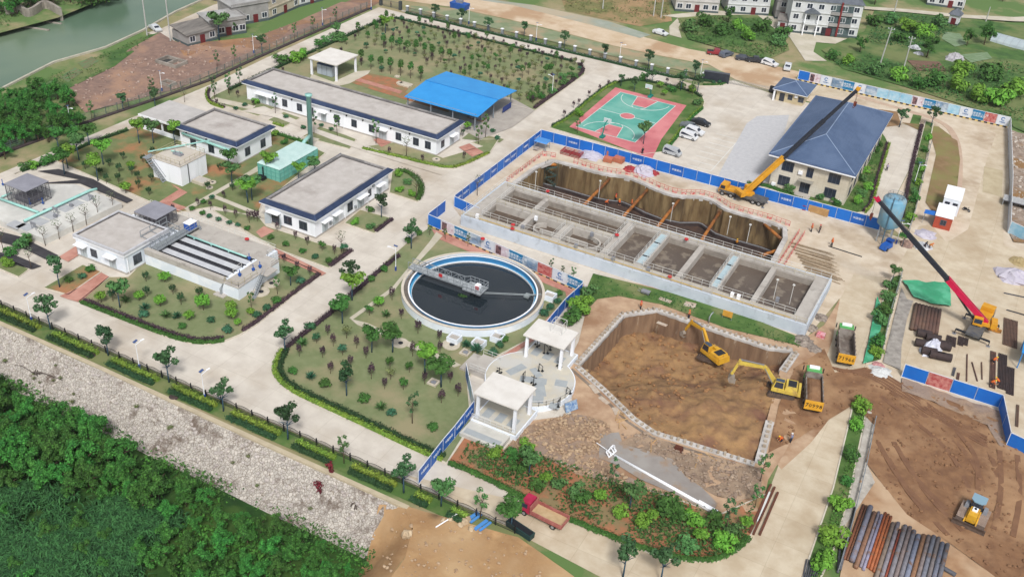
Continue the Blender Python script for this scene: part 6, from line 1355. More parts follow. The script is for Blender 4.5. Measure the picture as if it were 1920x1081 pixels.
for k, (a, b_, w_, mt) in enumerate((((1790,690),(1786,705),.5,'pipe_dark'),((1797,700),(1795,712),.5,'pipe_rusty'),((1779,630),(1776,645),.7,'ring_brown'),((1788,633),(1786,650),1.0,'ring_brown'),((1802,632),(1800,648),.9,'ring_brown'),((1812,635),(1810,648),.7,'ring_brown'),((1813,665),(1812,715),.2,'pipe_rusty'),((1822,680),(1832,715),.3,'pipe_rusty'),((1840,680),(1841,712),.3,'pipe_rusty'),((1862,660),(1860,728),.9,'pipe_rusty'),((1880,665),(1878,730),1.4,'ring_brown'),((1895,690),(1893,740),1.2,'ring_brown'),((1895,600),(1893,650),2.4,'pipe_rusty'),((1888,582),(1930,594),.6,'pipe_dark'),((1882,550),(1930,560),.4,'pipe_dark'),((1908,760),(1906,800),.5,'pipe_rusty'))):
    p, q = G(*a), G(*b_); m = MB(); n = max(1, int(w_/.22))
    for j in range(n): o = (j-(n-1)/2)*.24; m.bar((o,0,.1),(q[0]-p[0]+o,q[1]-p[1],.1),.18,.2)
    tag(m.obj('steel_section', MATS[mt], loc=(p[0],p[1],.03)), 'brown steel sections laid on the yard, %s' % ('short pair below the pipes','short rusty pair below the pipes','nearest the cloth','wide short bundle in a row of four','third short bundle in the row','last short bundle in the row','single long bar','slanting long bar','thin bar right of the slanting one','long bundle with a worker standing on it','wide dark bundle by the blue shelter','dark bundle below the blue shelter','widest bundle beside the blue shelter','upper bars near the orange box','topmost bars by the lilac tarpaulin','bundle at the yard corner')[k], 'steel')
c = G(1862,620); tag(MB().taper(-.9,.9,-.4,.4,.1,.7,.1,.1,.05,.05).box(.9,1.3,-.3,.3,.1,.5).obj('generator', pm('gen_orange', (226,150,50), (70,60,50), 1.2, .6), loc=(c[0],c[1],.03)), 'small orange machine on the ground right of the red crane', 'generator')
t = thing('blue_shelter', (G(1904,690)[0],G(1904,690)[1],0), 'blue sheet roof shelter on legs at the right frame edge', 'shelter'); MB().box(0,7,0,6.5,3.2,3.32).obj('roof', MATS['blue_sheet'], t)
for x in (.2,6.8):
    for y in (.2,6.3): MB().box(x-.08,x+.08,y-.08,y+.08,0,3.2).obj('post', pm('post_blue', (60,140,210), rough=.5), t)
# green netting
net = pm('green_net', (70,168,124), (58,146,108), .6, .8, (96,186,146), .3)
o = sheet('green_netting', GP([(1690,528),(1780,534),(1782,578),(1745,572),(1712,560)]), net, .25, grid=.7, amp=.5, fs=.6, kind=None); tag(o, 'green dust netting spread over a heap beside the rusty pipes', 'netting')
o = sheet('green_netting', GP([(1643,560),(1655,585),(1650,620),(1635,680),(1617,685),(1628,640)]), net, .2, grid=.6, amp=.5, fs=.9, kind=None); tag(o, 'green dust netting along the road side of the shrub strip', 'netting')
sheet('crushed_stone', GP([(1700,562),(1712,565),(1700,600),(1690,650),(1688,695),(1655,680),(1670,620),(1690,540)]), pm('crushed', (178,172,164), (146,140,134), .9, .95, bump=.5, bscale=3), .1, grid=.8, amp=.2, fs=.8)
# fallen lamp mast
p, q = G(1152,852,.4), G(1345,962,.3); t = thing('fallen_mast', (p[0],p[1],.35), 'long white lamp mast lying across the grey slurry', 'mast'); d = Vector((q[0]-p[0],q[1]-p[1],0)); MB().tube([(0,0,0),d*.82], .17, 10, .25).obj('shaft', trim, t, True); MB().bar(d*.82, d, .7, .5).obj('base_box', trim, t)
m = MB(); s_ = Vector((-d.y,d.x,0)).normalized(); e = -d.normalized()
for k in range(10): a0, a1 = k*.628, (k+1)*.628; m.bar(e*.6+(s_*math.cos(a0)+Vector((0,0,1))*math.sin(a0))*.9+Vector((0,0,.5)), e*.6+(s_*math.cos(a1)+Vector((0,0,1))*math.sin(a1))*.9+Vector((0,0,.5)), .1)
m.bar((0,0,0), e*3.2+Vector((0,0,.4)), .08); m.bar(e*.3-s_*1.0, e*.3+s_*1.0, .14); m.bar(e*.9-s_*.9+Vector((0,0,.6)), e*.9+s_*.9+Vector((0,0,.6)), .14)
for k in (-1,-.4,.4,1): m.bar(e*.3+s_*k*.9, e*.9+s_*k*.9+Vector((0,0,.6)), .12)
m.obj('lamp_ring', trim, t)
# planks, boards round the excavation
for k, (a, b_, w_) in enumerate(((( 1108,722),(1120,738),.9),((1124,745),(1140,758),.8),((1195,820),(1210,828),1.2),((1152,765),(1158,778),.9),((1232,605),(1250,612),.7),((1236,560),(1258,568),1.0),((1283,570),(1304,575),1.6))):
    p, q = G(*a), G(*b_); m = MB(); m.bar((0,0,.12),(q[0]-p[0],q[1]-p[1],.14),w_,.08); tag(m.obj('board', pm('shutter_board', (206,196,180), (186,160,140), 1, .9), loc=(p[0],p[1],.05)), 'loose shutter board %s' % ('at the left corner of the excavation','just below the left corner board','pale one by the near beam','pinkish one beside the drainage channel','small one above the far beam','pale block on the grass below the tank','thick block at the tank wall foot')[k], 'board')
for k in range(12):
    x0, y0 = random.choice(((1130,765),(1140,772),(1150,790),(1210,830),(1290,850),(1300,855),(1320,850))); a = random.uniform(-.6,1.2); L_ = random.uniform(18,34); p, q = G(x0+random.uniform(-15,25),y0+random.uniform(-6,10)), G(x0+L_*math.cos(a),y0+L_*math.sin(a)); 
    tag(MB().bar((0,0,.1),(q[0]-p[0],q[1]-p[1],.3),.1).obj('timber_prop', pm('prop_wood', (214,180,130), (190,150,104), 1, .9), loc=(p[0],p[1],.06)), 'thin pale timber prop on the dirt outside the near beam', 'timber', 'timber props along the near beam')
for k, (a, b_) in enumerate((((1405,1000),(1445,910)),((1412,1003),(1452,915)),((1420,980),(1442,925)),((1424,1004),(1458,925)))):
    p, q = G(*a), G(*b_); tag(MB().bar((0,0,.15),(q[0]-p[0],q[1]-p[1],.15),.28,.3).obj('steel_beam', rail_w if k == 2 else pm('beam_rust', (120,72,54), (96,60,48), 1, .8), loc=(p[0],p[1],.1)), 'white beam lying among rusty ones by the lower road' if k == 2 else 'long rusty beam beside the lower road, %s' % ('outermost','second','','innermost')[k], 'beam')
c = G(1271,845); tag(MB().taper(-.7,.7,-.4,.4,0,.8,.2,.1,.1,.1).obj('rusty_box', pm('box_rust', (110,62,44), (90,50,40), 1, .9), loc=(c[0],c[1],.1)), 'rusty brown box on the dirt near the slurry', 'box')
c = G(1362,600); t = thing('yellow_board', (c[0],c[1],.03), 'yellow sign board on legs on the grass below the tank', 'sign'); MB().bar((0,-.1,1.3),(0,.1,1.3),1.7,1.1,(0,0,1)).obj('board', pm('board_yellow', (226,170,70), (206,150,60), 1, .8), t)
for x in (-.8,.8): MB().bar((x,0,0),(x,0,1.0),.07).obj('leg', steel, t)
c = G(1210,553); t = thing('wheelbarrow', (c[0],c[1],.03), 'small grey handcart on the dirt above the excavation', 'cart'); MB().taper(-.7,.7,-.4,.4,.5,.9,-.1,-.1,-.1,-.1).obj('tray', grey_box, t); wheel(t, .5, 0, .28, .12); MB().bar((-.6,-.3,.6),(-1.5,-.35,.75),.06).bar((-.6,.3,.6),(-1.5,.35,.75),.06).obj('handle', steel, t)
c = G(1328,610); t = thing('green_valve_post', (c[0]-.2,c[1]+.6,.03), 'pale bent outlet pipe standing against the tank wall', 'pipe'); m = MB(); m.tube([(0,0,0),(0,0,1.4),(.2,.3,1.9),(.3,.8,2.0)], .12, 8); m.obj('pipe', steel, t, True)
for px, py, r in ((673*1.0/1,541,0),): pass
for px, py, dd in ((172,674,'upper'),(328,752,'lower')):
    c = G(px, py, -.8); m = MB(); m.lathe([(.75,0),(.78,.15),(.5,.3),(.1,.34)], 14); tag(m.obj('drain_cover', pm('cover_brown', (84,70,66), (66,56,54), 1, .9), loc=(c[0],c[1],bank_z(0,c[1])+.02)), 'dark round drain cap on the stone bank, the %s one' % dd, 'drain cap')
wh = [(7.2+0,546/1),(26,0)]
for k, (px, py, r, lab) in enumerate(((488,547,1.6,'larger pale round manhole slab at the foot of the filter tank stair'),(508,531,1.5,'upper pale round manhole slab beside the filter tank stair'),(750,643,1.35,'pale round manhole slab among the trees below the clarifier'),(846,646,1.5,'grey round manhole slab below the clarifier boxes'),(398,342,.8,'small round manhole slab near the square tank'),(393,352,.7,'tiny round slab in front of the square tank'),(818,299,.9,'round slab at the corner of the long workshop'))):
    c = G(px, py, .15); t = thing('manhole', (c[0],c[1],.12), lab, 'manhole'); m = MB(); m.lathe([(r,0),(r,.16)], 24); m.obj('slab', pm('slab_pale', (214,204,186), (196,186,168), 1, .9), t); m = MB(); m.lathe([(r*.3,.16),(r*.3,.2)], 12, (r*.1,0)); m.obj('cover', dark_m, t)
for px, py, lab in ((873,661,'square pale manhole frame below the grey round slab'),(813,717,'square pale manhole frame under the big tree')):
    c = G(px, py, .15); t = thing('manhole', (c[0],c[1],.12), lab, 'manhole'); m = MB()
    for a in ((-.8,.8,-.8,-.5),(-.8,.8,.5,.8),(-.8,-.5,-.5,.5),(.5,.8,-.5,.5)): m.box(*a,0,.25)
    m.obj('frame', MATS['slab_pale'], t); m = MB(); m.lathe([(.45,.05),(.45,.2)], 12); m.obj('cover', grey_box, t)
c = G(378,342,.1); t = thing('concrete_slab', (c[0],c[1],.12), 'raised square concrete lid beside the tall square tank', 'slab'); MB().box(-1.5,1.5,-1.2,1.2,0,.6).obj('slab', pm('slab_pale', (214,204,186)), t); MB().box(-1.2,1.2,-.9,.9,.6,.66).obj('lid', conc2, t)
for px, py, a, b_ in ((745,145,1.2,.9),(760,160,3.4,2.2),(750,157,1.6,1.2)): c = G(px, py, .15); tag(MB().box(-a/2,a/2,-b_/2,b_/2,0,.35).taper(-a/2,a/2,-b_/2,b_/2,.35,.45,.1,.1,.1,.1).obj('concrete_cover_slab', MATS['slab_pale'], loc=(c[0],c[1],.14)), 'pale concrete lid in the red soil bed, %s' % ('far one','largest one','middle one')[(745,760,750).index(px)], 'lid')
for px, py, lab, a in ((415,553,'grey inspection plinth at the foot of the filter tank wall',1.8),): c = G(px, py); t = thing('plinth', (c[0],c[1],.1), lab, 'plinth'); MB().box(-1.1,1.1,-.8,.8,0,.2).obj('slab', conc2, t); m = MB(); m.tube([(0,0,.2),(0,0,1.2),(.4,.4,2.2)], .2, 8); m.obj('pipe', steel, t)
# basketball stands
for y, s, lab in ((69.2,1,'teal basketball stand at the near end of the court'),(98.6,-1,'teal basketball stand at the far end of the court')):
    t = thing('basketball_stand', (-13.1,y,.17), lab, 'basketball stand', None, R(90 if s > 0 else -90)); te = pm('stand_teal', (28,140,126), (24,124,112), 1, .5)
    MB().taper(-1.2,.6,-.5,.5,0,.45,.05,.3,.05,.05).obj('base', te, t); m = MB(); m.bar((-.5,0,.4),(.3,0,3.0),.22); m.bar((.3,0,3.0),(1.7,0,3.5),.18); m.bar((-.9,0,.4),(.2,0,2.6),.1); m.obj('post', te, t)
    m = MB(); m.box(1.72,1.77,-.9,.9,2.9,3.95); bd = m.obj('backboard', pm('board_clear', (206,222,222), rough=.3), t); m = MB()
    for a in ((-.9,.9,2.88,2.95),(-.9,.9,3.9,3.97),(-.94,-.87,2.88,3.97),(.87,.94,2.88,3.97)): m.box(1.77,1.8,a[0],a[1],a[2],a[3])
    m.obj('border', trim, bd); m = MB()
    for k in range(12): a0, a1 = k*.5236, (k+1)*.5236; m.bar((2.1+.23*math.cos(a0),.23*math.sin(a0),3.05),(2.1+.23*math.cos(a1),.23*math.sin(a1),3.05),.04)
    m.obj('hoop', red_m, t)
# street lamps and poles
lamp0 = None
lamps = [(134,240,0,'by the mesh fence above the reddish plot'),(304,172,0,'at the mesh fence near the concrete box'),(476,101,0,'at the mesh fence beyond the clay strip'),(605,49,0,'at the mesh fence near the far corner'),(696,19,0,'closest to the barred side gate'),(879,46,0,'on the pillar fence near its left end'),(1005,77,0,'on the pillar fence above the lawn corner'),(1161,115,0,'on the pillar fence behind the court'),(1312,148,0,'beside the slate wall screen'),(1035,177,1,'at the corner of the tree lawn by the blue shed'),(742,508,2,'on the grass left of the round clarifier'),(60,603,3,'on the stone bank railing, leftmost'),(262,692,3,'on the stone bank railing, second'),(384,748,3,'on the stone bank railing, third'),(1714,345,4,'leaning in the shrub strip right of the office'),(1680,457,4,'beside the cement silo')]
for px, py, k, d in lamps:
    c = G(px, py)
    if lamp0 is None:
        t = lamp0 = thing('street_lamp', (c[0],c[1],.05), 'white solar street lamp '+d, 'street lamp', 'solar street lamps')
        m = MB(); m.tube([(0,0,0),(0,0,5.2)], .075, 8, .045); m.obj('pole', trim, t); m = MB(); m.bar((0,0,4.6),(1.2,0,4.9),.08); m.box(.9,1.5,-.12,.12,4.86,4.95); m.obj('lamp_arm', trim, t); MB().bar((-.35,0,5.15),(.35,0,5.35),.45,.05).obj('solar_panel', pm('solar_blue', (70,92,140), rough=.3), t); MB().box(-.14,.14,-.14,.14,0,.9).obj('base_sleeve', pm('sleeve_blue', (40,70,150), rough=.6), t)
    else: t = dup(lamp0, (c[0],c[1],.05), label='white solar street lamp '+d)
    t.rotation_euler.z = R((0,180,200,80,0)[k])
def pole(px, py, h, label, arm=True, lean=0):
    c = G(px, py); t = thing('power_pole', (c[0],c[1],0), label, 'power pole'); m = MB(); m.tube([(0,0,0),(lean,0,h)], .2, 8, .13); m.obj('pole', pm('pole_concrete', (196,196,192), (180,180,176), 1, .9), t)
    if arm:
        m = MB(); m.bar((-.9+lean,0,h-.6),(.9+lean,0,h-.6),.12); m.bar((-.7+lean,0,h-1.5),(.7+lean,0,h-1.5),.1); m.obj('crossarm', steel, t); m = MB()
        for x in (-.8,0,.8): m.lathe([(.09,h-.54),(.09,h-.25)], 8, (x+lean,0))
        m.obj('insulator', trim, t)
pole(276,67,15,'tall concrete pole at the river lane end beside the parked car'); pole(320,78,15,'concrete power pole with box next to the roofless grey shed'); pole(1650,121,11,'thick leaning power pole in the gardens behind the far hoarding',True,.6); pole(1695,126,9,'thinner pole right of the leaning power pole'); pole(1225,31,12,'left pole of a pair below the village house'); pole(1239,34,12,'right pole of a pair below the village house'); pole(1800,31,6,'slim white pole on the village lane near the white house',False); pole(1676,25,6,'thin pole at the lane left of the white house',False); pole(1848,42,5,'short pole beside the white kiosk',False); pole(1130,17,6,'thin pole in the scrub beyond the sandy road',False)
for pts_, d in (([(1640,790),(1622,880),(1596,985),(1570,1075)],'in the shrub strip beside the lower right road'),([(1690,515),(1668,590),(1652,665)],'beside the green netting'),([(1745,272),(1716,395),(1700,450)],'in the strip right of the office road')):
    P_ = GP(pts_); t = thing('guard_rail', (0,0,0), 'long pale steel guard rail '+d, 'guard rail'); m = MB()
    for a, b_ in zip(P_, P_[1:]): m.bar((*a,.85),(*b_,.85),.1,.32); m.bar((*a,1.15),(*b_,1.15),.07)
    m.obj('rail', steel, t)
    for x, y, a in along(P_, 3.5): MB().box(x-.07,x+.07,y-.07,y+.07,0,1.15).obj('post', steel, t)
# ================================================================ people
def skin_figure(pose):
    J = {'stand': [(0,0,.95),(0,0,1.2),(0,0,1.42),(.02,0,1.52),(.03,0,1.66),(.02,0,1.75),(0,.1,.92),(.03,.12,.5),(-.03,.13,.08),(.12,.13,.04),(0,-.1,.92),(-.02,-.12,.5),(.05,-.13,.08),(.2,-.13,.04),(0,.2,1.4),(-.03,.25,1.13),(.12,.24,.92),(.17,.24,.83),(0,-.2,1.4),(.05,-.26,1.13),(.22,-.22,.97),(.28,-.2,.9)],
         'stoop': [(-.1,0,.9),(.1,0,1.08),(.3,0,1.2),(.38,0,1.25),(.48,0,1.3),(.54,0,1.34),(-.1,.1,.87),(.08,.14,.48),(-.08,.15,.08),(.07,.15,.04),(-.1,-.1,.87),(.02,-.13,.48),(-.15,-.14,.08),(0,-.14,.04),(.3,.2,1.17),(.4,.24,.9),(.55,.2,.7),(.6,.18,.62),(.3,-.2,1.17),(.42,-.24,.9),(.58,-.18,.72),(.63,-.15,.64)]}[pose]
    Rr = [.15,.14,.15,.06,.1,.08,.1,.07,.045,.04,.1,.07,.045,.04,.075,.055,.04,.035,.075,.055,.04,.035]
    E = [(0,1),(1,2),(2,3),(3,4),(4,5),(0,6),(6,7),(7,8),(8,9),(0,10),(10,11),(11,12),(12,13),(2,14),(14,15),(15,16),(16,17),(2,18),(18,19),(19,20),(20,21)]
    me = bpy.data.meshes.new('figure'); me.from_pydata(J, E, []); o = bpy.data.objects.new('tmp_fig', me); COL.objects.link(o)
    sk = o.modifiers.new('s', 'SKIN'); o.modifiers.new('d', 'SUBSURF').levels = 1
    for i, v in enumerate(me.skin_vertices[0].data): v.radius = (Rr[i], Rr[i]); v.use_root = i == 0
    bpy.context.view_layer.update(); ev = bpy.data.meshes.new_from_object(o.evaluated_get(bpy.context.evaluated_depsgraph_get())); bpy.data.objects.remove(o)
    m = MB(); m.v = [tuple(v.co) for v in ev.vertices]; m.f = [tuple(p.vertices) for p in ev.polygons]
    for h, w in ((17,16),(21,20)):
        a = Vector(J[h]); d = (a-Vector(J[w])).normalized()
        for k, (o_, L) in enumerate(((-.03,.07),(-.01,.085),(.01,.08),(.03,.065))): m.tube([a+Vector((0,o_,0)), a+Vector((0,o_,0))+d*L*.6, a+Vector((.012,o_,0))+d*L], .009, 5)
        m.tube([a+Vector((.0,.03,.02)), a+Vector((.03,.045,.0))+d*.03], .011, 5)
    hd = Vector(J[4]); m.ball(hd+Vector((.1,0,-.01)), .018, 6, 4); m.ball(hd+Vector((0,.1,0)), .025, 6, 4); m.ball(hd+Vector((0,-.1,0)), .025, 6, 4)
    return m, J
FIG = {}
def person(loc, rz, label, pose='stand', top=(226,110,50), legs=(50,56,76), hat=(220,70,50), cat='worker', group=None):
    m, J = FIG.setdefault(pose, skin_figure(pose)); t = thing('person', loc, label, 'person', group, rz)
    key = 'figure_'+pose
    if key not in FIG: FIG[key] = m.obj('body', pm('skin', (206,156,126), rough=.7), t, True)
    else: o = bpy.data.objects.new('body', FIG[key].data); COL.objects.link(o); o.parent = t
    v = [Vector(j) for j in J]; c = MB(); c.tube([v[0]-Vector((0,0,.06)), v[1], v[2]+(v[2]-v[1])*.3], .2, 10, .19); 
    for a, b_ in ((14,15),(18,19)): c.tube([v[2].lerp(v[a],.7), v[a], v[b_], v[b_].lerp(v[b_+1],.6)], .095, 8, .07)
    c.obj('jacket', pm('cloth_%d_%d_%d' % top, top, tuple(int(x*.85) for x in top), 6, .8), t, True); c = MB()
    for a, b_, d in ((6,7,8),(10,11,12)): c.tube([v[0]+(v[a]-v[0])*.6+Vector((0,0,.05)), v[a], v[b_], v[d]], .125, 8, .075)
    c.obj('trousers', pm('legs_%d_%d_%d' % legs, legs, rough=.9), t, True); c = MB()
    if hat: hv = v[4]+Vector((0,0,.05)); c.lathe([(.17,hv.z),(.165,hv.z+.03),(.14,hv.z+.1),(.06,hv.z+.15)], 12, (hv.x,hv.y)); c.obj('helmet', pm('hat_%d_%d_%d' % hat, hat, rough=.4), t, True)
    else: hv = v[4]; c.ball((hv.x-.02,0,hv.z+.05), .115, 8, 5); c.obj('hair', pm('hair', (30,26,26), rough=.8), t, True)
    c = MB()
    for a, b_ in ((8,9),(12,13)): c.bar(v[a]-Vector((.06,0,.03)), v[b_]+Vector((.04,0,-.005)), .1, .09)
    c.obj('shoes', black_m, t); return t
W_ = lambda px, py, z=0: (*G(px, py, z), z)
O_, RD, YH, WH, DK = (232,112,48), (206,44,52), (232,190,50), (226,228,230), (44,48,62)
for px, py, rz, ps, tp, ht, lb in ((1135,386,40,'stoop',O_,O_,'in orange leaning forward at the bottom of the deep pit, nearest its left strut'),(1154,377,0,'stand',O_,RD,'in orange standing at the foot of the deep pit wall'),(1161,386,120,'stoop',O_,YH,'in orange stooping between two others in the deep pit'),(1184,388,200,'stand',O_,O_,'in orange next to the second long strut in the deep pit'),(1380,462,90,'stand',(222,150,50),YH,'in yellow-orange alone at the right side of the deep pit'),(1073,344,30,'stand',(190,170,160),O_,'in grey at the far left of the deep pit floor'),(1083,350,10,'stoop',(120,110,104),WH,'in dark clothes stooping near the far left pit wall')):
    person(W_(px, py, -5.5), R(rz), 'worker '+lb, ps, tp, (44,48,66), ht, group='workers in the deep pit')
for px, py, rz, ps, tp, ht, lb in ((1521,434,200,'stand',O_,RD,'in an orange vest on the slab right of the deep pit'),(1536,436,180,'stand',DK,RD,'in dark clothes and red helmet on the slab'),(1559,461,230,'stand',O_,O_,'in orange with dark trousers beside a long bar on the slab'),(1742,467,20,'stoop',(214,130,60),O_,'in orange bending over machinery under the crane boom'),(1733,466,70,'stoop',DK,DK,'in dark clothes bending beside the orange worker under the boom'),(1201,580,200,'stand',O_,RD,'in orange among the pile stubs at the far beam'),(1291,597,150,'stand',(200,120,70),O_,'in orange at the far beam by the excavator bucket'),(1464,830,220,'stoop',O_,YH,'in orange stooping at the gap by the beam end'),(1482,829,160,'stand',(120,140,180),WH,'in blue with a white helmet near the beam end'),(1861,682,40,'stoop',O_,YH,'in orange with yellow helmet on the steel bundle'),(1857,724,10,'stoop',O_,YH,'in orange crouching at the left of a pair by the yard hoarding'),(1869,722,170,'stoop',O_,YH,'in orange crouching at the right of a pair by the yard hoarding'),(1204,289,100,'stand',DK,None,'in black walking near the small tree by the court'),(733,14,60,'stand',(60,56,60),None,'in dark clothes walking by the side gate'),(1662,320,90,'stand',(190,180,210),None,'in pale clothes standing by the office hedge')):
    person(W_(px, py, .06), R(rz), ('worker ' if ht else 'person ')+lb, ps, tp, (44,48,66), ht)
# ================================================================ village
vw = pm('village_white', (220,222,222), (206,208,208), .5, .9); vg = pm('village_grey', (168,166,164), (148,146,144), .5, .9); tile_v = pm('village_tile', (112,118,126), (94,100,110), 1, .8); dark_band = pm('dark_band', (84,96,98), rough=.9)
def house(px, py, qx, qy, W, h, label, fl=2, nw=4, wall=None, roof='flat', porch=False):
    p, q = G(px, py), G(qx, qy); L = math.hypot(q[0]-p[0], q[1]-p[1]); t = thing('house', (p[0],p[1],0), label, 'house', None, math.atan2(q[1]-p[1], q[0]-p[0])); b = (0,L,0,W); wm = wall or vw
    MB().box(0,L,0,W,-.5,h).obj('wall', wm, t); MB().box(-.06,L+.06,-.06,W+.06,-.5,.7).obj('plinth', dark_band, t); fh = h/fl
    for f in range(fl):
        for i in range(nw):
            u = L*(i+.5)/nw
            if f == 0 and i == nw//2: on_face('-y', b, u, .1, 1.5, 2.3, -.05, .07, MB()).obj('door', pm('door_maroon', (110,40,44), rough=.6), t)
            else: window(t, '-y', b, u, f*fh+1.0, 1.7, 1.6, 2, trim)
        for i in range(max(1, int(W/4.5))): window(t, '+x', b, W*(i+.5)/max(1,int(W/4.5)), f*fh+1.0, 1.5, 1.5, 2, trim)
        if f: on_face('-y', b, L*.5, f*fh-.15, L, .3, 0, .25, MB()).obj('floor_band', wm, t)
    if porch:
        u = L*.3; on_face('-y', b, u, fh*1.0, 4.2, .25, -.05, 1.6, MB()).obj('balcony', vw, t); m = MB()
        for s in (-1.9,1.9): m.box(u+s-.15,u+s+.15,-1.6,-1.3,0,fh*2)
        m.obj('porch_column', trim, t); MB().add([(u-2.4,-1.9,fh*2),(u+2.4,-1.9,fh*2),(u,-1.9,fh*2+1.4),(u-2.4,.2,fh*2),(u+2.4,.2,fh*2),(u,.2,fh*2+1.4)], [(0,1,2),(0,2,5,3),(1,4,5,2),(0,3,4,1),(3,5,4)]).obj('gable', tile_v, t)
        on_face('-y', b, L*.72, .7, 6.4, h-1.4, -.05, .04, MB()).obj('loggia', pm('loggia_glass', (96,112,114), (70,82,86), .6, .4), t); m = MB()
        for k in range(1, fl): on_face('-y', b, L*.72, k*fh-.2, 6.4, .9, .04, .5, m)
        m.obj('loggia_rail', vg, t); on_face('-y', b, L*.70, .3, .5, h, .05, .6, MB()).obj('red_pipe', pm('pipe_maroon', (130,50,50)), t); on_face('-y', b, L*.56, .0, 3.2, 2.6, -.05, .06, MB()).obj('passage', dark_m, t)
    if roof == 'flat': MB().box(-.35,L+.35,-.35,W+.35,h,h+.25).obj('roof', pm('village_roof', (186,186,184), (160,158,156), .5, .95), t); m = MB(); m.box(-.35,L+.35,-.35,-.15,h+.25,h+.8); m.box(L+.15,L+.35,-.15,W+.35,h+.25,h+.8); m.obj('parapet', wm, t)
    elif roof == 'shed': MB().add([(-.4,-.4,h),(L+.4,-.4,h),(L+.4,W+.4,h+.9),(-.4,W+.4,h+.9),(-.4,-.4,h+.15),(L+.4,-.4,h+.15),(L+.4,W+.4,h+1.05),(-.4,W+.4,h+1.05)], [(3,2,1,0),(4,5,6,7),(0,1,5,4),(1,2,6,5),(2,3,7,6),(3,0,4,7)]).obj('roof', pm('sheet_grey', (146,140,134), (112,108,104), 1, .9, stretch=(1,.2,1)), t)
    else: hip_x = MB().add([(-.5,-.5,h),(L+.5,-.5,h),(L+.5,W+.5,h),(-.5,W+.5,h),(W*.5,W*.5,h+2),(L-W*.5,W*.5,h+2)], [(0,1,5,4),(1,2,5),(2,3,4,5),(3,0,4),(3,2,1,0)]).obj('roof', tile_v, t)
    return t
house(1475,61,1605,73,9,10.2,'three-storey white village house with a columned porch and glazed stair',3,6,None,'hip',True)
house(1265,21,1346,26,9,7,'pale two-storey village house with maroon doors behind the scrub',2,5,pm('village_cream', (208,204,200), (192,188,184), .5, .9))
house(1362,26,1440,30,9,9.6,'three-storey white village house partly behind a dark bush',3,4)
house(1452,36,1476,38,6,9,'tall grey house squeezed beside the columned white one',3,1,vg)
house(1737,9,1806,19,8,4.5,'single-storey white house with a maroon door on the village lane',1,4,None,'hip')
house(1776,46,1794,50,3.2,3.4,'tiny white kiosk with dark roof on the village lane',1,1,None,'hip')
house(1456,56,1474,59,4,3.0,'small white shed with bright blue roof beside the columned house',1,1,None,'shed').children
house(353,88,408,74,7,3.0,'ruined grey shed with sagging sheet roof by the clay strip',1,3,vg,'shed'); house(397,72,462,62,8.5,4.2,'flat grey-roofed block house beside a leafy tree',1,5,vg); house(438,50,505,38,9,5.4,'larger grey flat-roofed house beyond the leafy tree',1,4,vg); house(505,38,565,12,8,6.5,'beige two-storey house near the top edge',2,3,pm('village_beige', (206,196,176), (190,180,160), .5, .9)); house(560,14,610,0,8,5,'white low house at the top edge behind the clay strip',1,3)
t = thing('greenhouse', (*G(1862,75),0), 'long white translucent tunnel greenhouse at the right edge', 'greenhouse', None, R(-14)); pr = [(6*.5*math.cos(a), 2.3*math.sin(a)) for a in [i*math.pi/8 for i in range(9)]]
V = [(0,y,z) for y,z in pr]+[(26,y,z) for y,z in pr]; MB().add(V, [(i,i+1,10+i,9+i) for i in range(8)]+[tuple(range(9)),tuple(range(17,8,-1))]).obj('cover', pm('poly_film', (190,202,206), (170,184,190), .4, .4), t); m = MB()
for x in np.arange(0,27,2): 
    for i in range(8): m.bar((x,pr[i][0]*1.01,pr[i][1]*1.01),(x,pr[i+1][0]*1.01,pr[i+1][1]*1.01),.07)
m.obj('hoop', steel, t)
heap(1790,113,3.0,2.2,pm('pale_pack', (200,198,204), (160,156,160), 1.2, .8),'pale covered stack in the vegetable gardens'); heap(1715,92,2.0,1.2,pm('white_sheet', (214,216,220)),'white sheet under the leaning garden tree'); heap(1722,103,1.8,1.0,MATS['white_sheet'],'lower white sheet in the gardens')
c = G(862,16); t = thing('blue_skip', (c[0],c[1],.05), 'blue open bin on the verge at the top edge', 'bin'); MB().taper(-2.6,2.6,-1.3,1.3,0,1.7,-.2,-.2,-.1,-.1).obj('body', pm('skip_blue', (44,96,180), (36,84,160), 1, .6), t); MB().box(-1.2,1.0,-.5,.5,1.7,2.6).obj('load', grey_box, t)
c = G(1900,385); t = thing('metal_frame', (c[0],c[1],.05), 'grey metal roller frame behind the white-backed hoarding', 'frame'); MB().box(-2.4,2.4,-1.5,1.5,1.2,1.35).obj('sheet', grey_box, t); m = MB(); [m.box(-2.4,2.4,y-.05,y+.05,1.35,1.42) for y in (-1.2,-.6,0,.6,1.2)]; m.obj('rib', rail_w, t)
for x in (-2.2,2.2): MB().box(x-.08,x+.08,-1.4,1.4,0,1.2).obj('leg', steel, t)
for px, py, z, d in ((902,985,.1,'long pair'),(885,970,.1,'single piece')):
    c = G(px, py); m = MB(); m.bar((-.3,-1.2,.12),(.3,1.1,.14),.5,.12); m.bar((.4,-1.1,.2),(.9,1.0,.22),.35,.1); tag(m.obj('blue_sheet', MATS['tent_blue'], loc=(c[0],c[1],z)), 'light blue sheet metal offcuts on the hedge below the railing, %s' % d, 'sheet metal')
c = G(975,997); t = thing('dark_trough', (c[0],c[1],.1), 'dark green trough at the end of the railing beside the road', 'trough', None, R(-12)); MB().taper(-2.0,2.0,-.5,.5,0,.9,-.05,-.05,-.05,-.05).obj('body', pm('trough_green', (36,66,66), rough=.6), t); MB().box(-1.9,1.9,-.4,.4,.9,.93).obj('inside', black_m, t)
